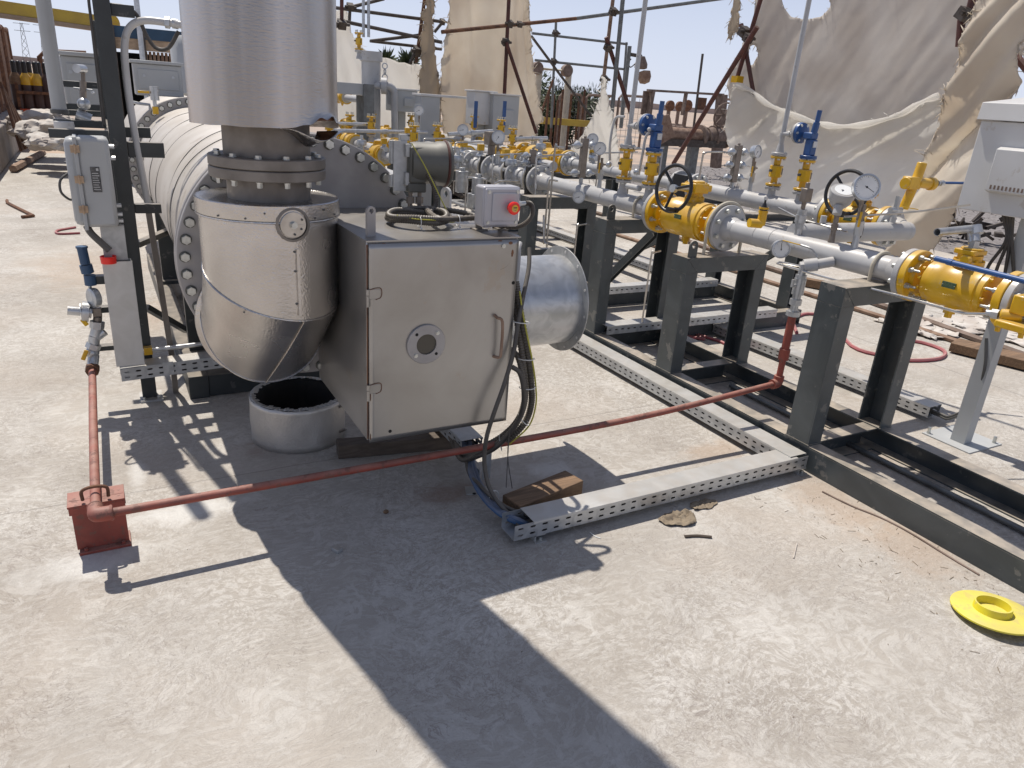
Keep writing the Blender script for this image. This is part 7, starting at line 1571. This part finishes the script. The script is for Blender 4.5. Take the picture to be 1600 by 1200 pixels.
for i, (p, q, y) in enumerate([((522, 193), (586, 195), 9.3), ((522, 204), (668, 207), 8.9), ((700, 210), (770, 205), 7.6), ((806, 217), (855, 216), 7.3)]):
    a = gy(*p, y); b = gy(*q, y); mb = MB(); mb.cyl(a, b, .022, n=10); mb.cyl(a.lerp(b, .5), a.lerp(b, .56), .03, n=10); tag(mb.build('silver_tube', 'galv'), ('upper short silver tube right of the stack', 'long silver tube right of the stack', 'silver tube in front of the cabinet pair', 'silver lever tube above the distant yellow valve')[i], 'tube')
t = thing('small_valve', 'cluster', 'valve', (0, 0, 0)); mb = MB(); mb.cyl((0, 0, 0), (0, 0, .1), .022, n=10); mb.cyl((0, -.05, .05), (0, .05, .05), .03, n=8); mb.build('valve_body', 'galv', t); mb = MB(); mb.box((-.03, -.02, .1), (.03, .03, .16)); mb.build('cap', 'yellow', t, .004)
labs = ['above the second meter block', 'above the third meter block', 'beside the fourth meter block', 'behind the grey positioner box', 'on the rear pipe beyond the rear meter block', 'on the rear pipe near the distant yellow valve', 'at the far end of the near pipe', 'left of the scanner bracket on the far pipe']
for i, (x, y, z) in enumerate([(PX, 6.1, 1.05), (PX, 6.62, 1.05), (PX, 7.0, 1.05), (PX+.3, 6.9, 1.0), (P2X, 5.3, 1.10), (P2X, 6.2, 1.10), (PX, 8.6, 1.07), (PX-.5, 8.0, .98)]):
    lb = 'small silver valve with yellow cap '+labs[i]
    if i == 0: t.location = (x, y, z); t['label'] = lb; t['group'] = 'small silver valves on the pipes'
    else: copy_tree(t, (x, y, z), label=lb)
t = thing('rear_skid_frame', 'dark steel base of the more distant skid behind the burner box', 'frame', (2.2, 8, 0))
for x in (1.75, 2.35): mb = MB(); mb.box((x-.05, 5.6, 0), (x+.05, 12, .13)); mb.build('base_beam', FM, t)
for y in (6.2, 8.0, 10.0):
    mb = MB(); mb.box((1.8, y, .005), (2.3, y+.1, .125)); mb.build('cross_beam', FM, t)
    for x in (1.75, 2.35): mb = MB(); mb.box((x-.05, y, .1305), (x+.05, y+.1, .80)); mb.build('column', FM, t)
    mb = MB(); mb.box((1.7, y, .801), (2.4, y+.1, .87)); mb.build('portal_beam', FM, t)
t = thing('rear_pipeline', 'low grey pipe on the distant skid behind the burner box', 'pipeline', (2.05, 8, .95)); pipe(t, 5.7, 12, 2.05, .94, .055)

for i, (x, y, lb) in enumerate([(PX+.02, 7.75, 'slim yellow valve rising behind the round scanner housing'), (P2X-.3, 10.4, 'slim yellow valve in front of the pale portal column'), (2.35, 8.6, 'slim yellow valve nearest the stack edge above the flange'), (PX+.1, 10.2, 'slim yellow valve under the elbow of the filter vessel'), (P2X, 7.9, 'slim yellow valve beside the distant lying ball valve'), (2.9, 7.4, 'slim yellow valve just left of the scanner bracket')]):
    copy_tree(iv, (x, y, 1.0), label=lb)
for i, (x, y, z, lb) in enumerate([(PX-.05, 5.9, 1.02, 'grey actuator pot between the first two meter blocks'), (PX-.25, 6.6, .98, 'grey actuator pot left of the third meter block'), (P2X-.2, 6.9, 1.10, 'grey actuator pot in front of the distant lying ball valve'), (2.75, 6.9, .98, 'grey actuator pot right behind the stop box'), (2.6, 8.2, .98, 'grey actuator pot beside the distant row of yellow valves')]):
    t = thing('actuator', lb, 'actuator', (x, y, z), 'small grey actuators on the pipework'); mb = MB(); mb.lathe((x, y, z), (0, 0, 1), [(0, 0), (.03, 0), (.03, .06), (.055, .065), (.058, .09), (.05, .12), (.02, .125), (.018, .17), (0, .17)], 18); mb.build('pot', 'galv', t)
    mb = MB(); mb.cyl((x-.08, y, z+.03), (x+.08, y, z+.03), .016, n=10); mb.build('stub', 'pipe_grey', t)
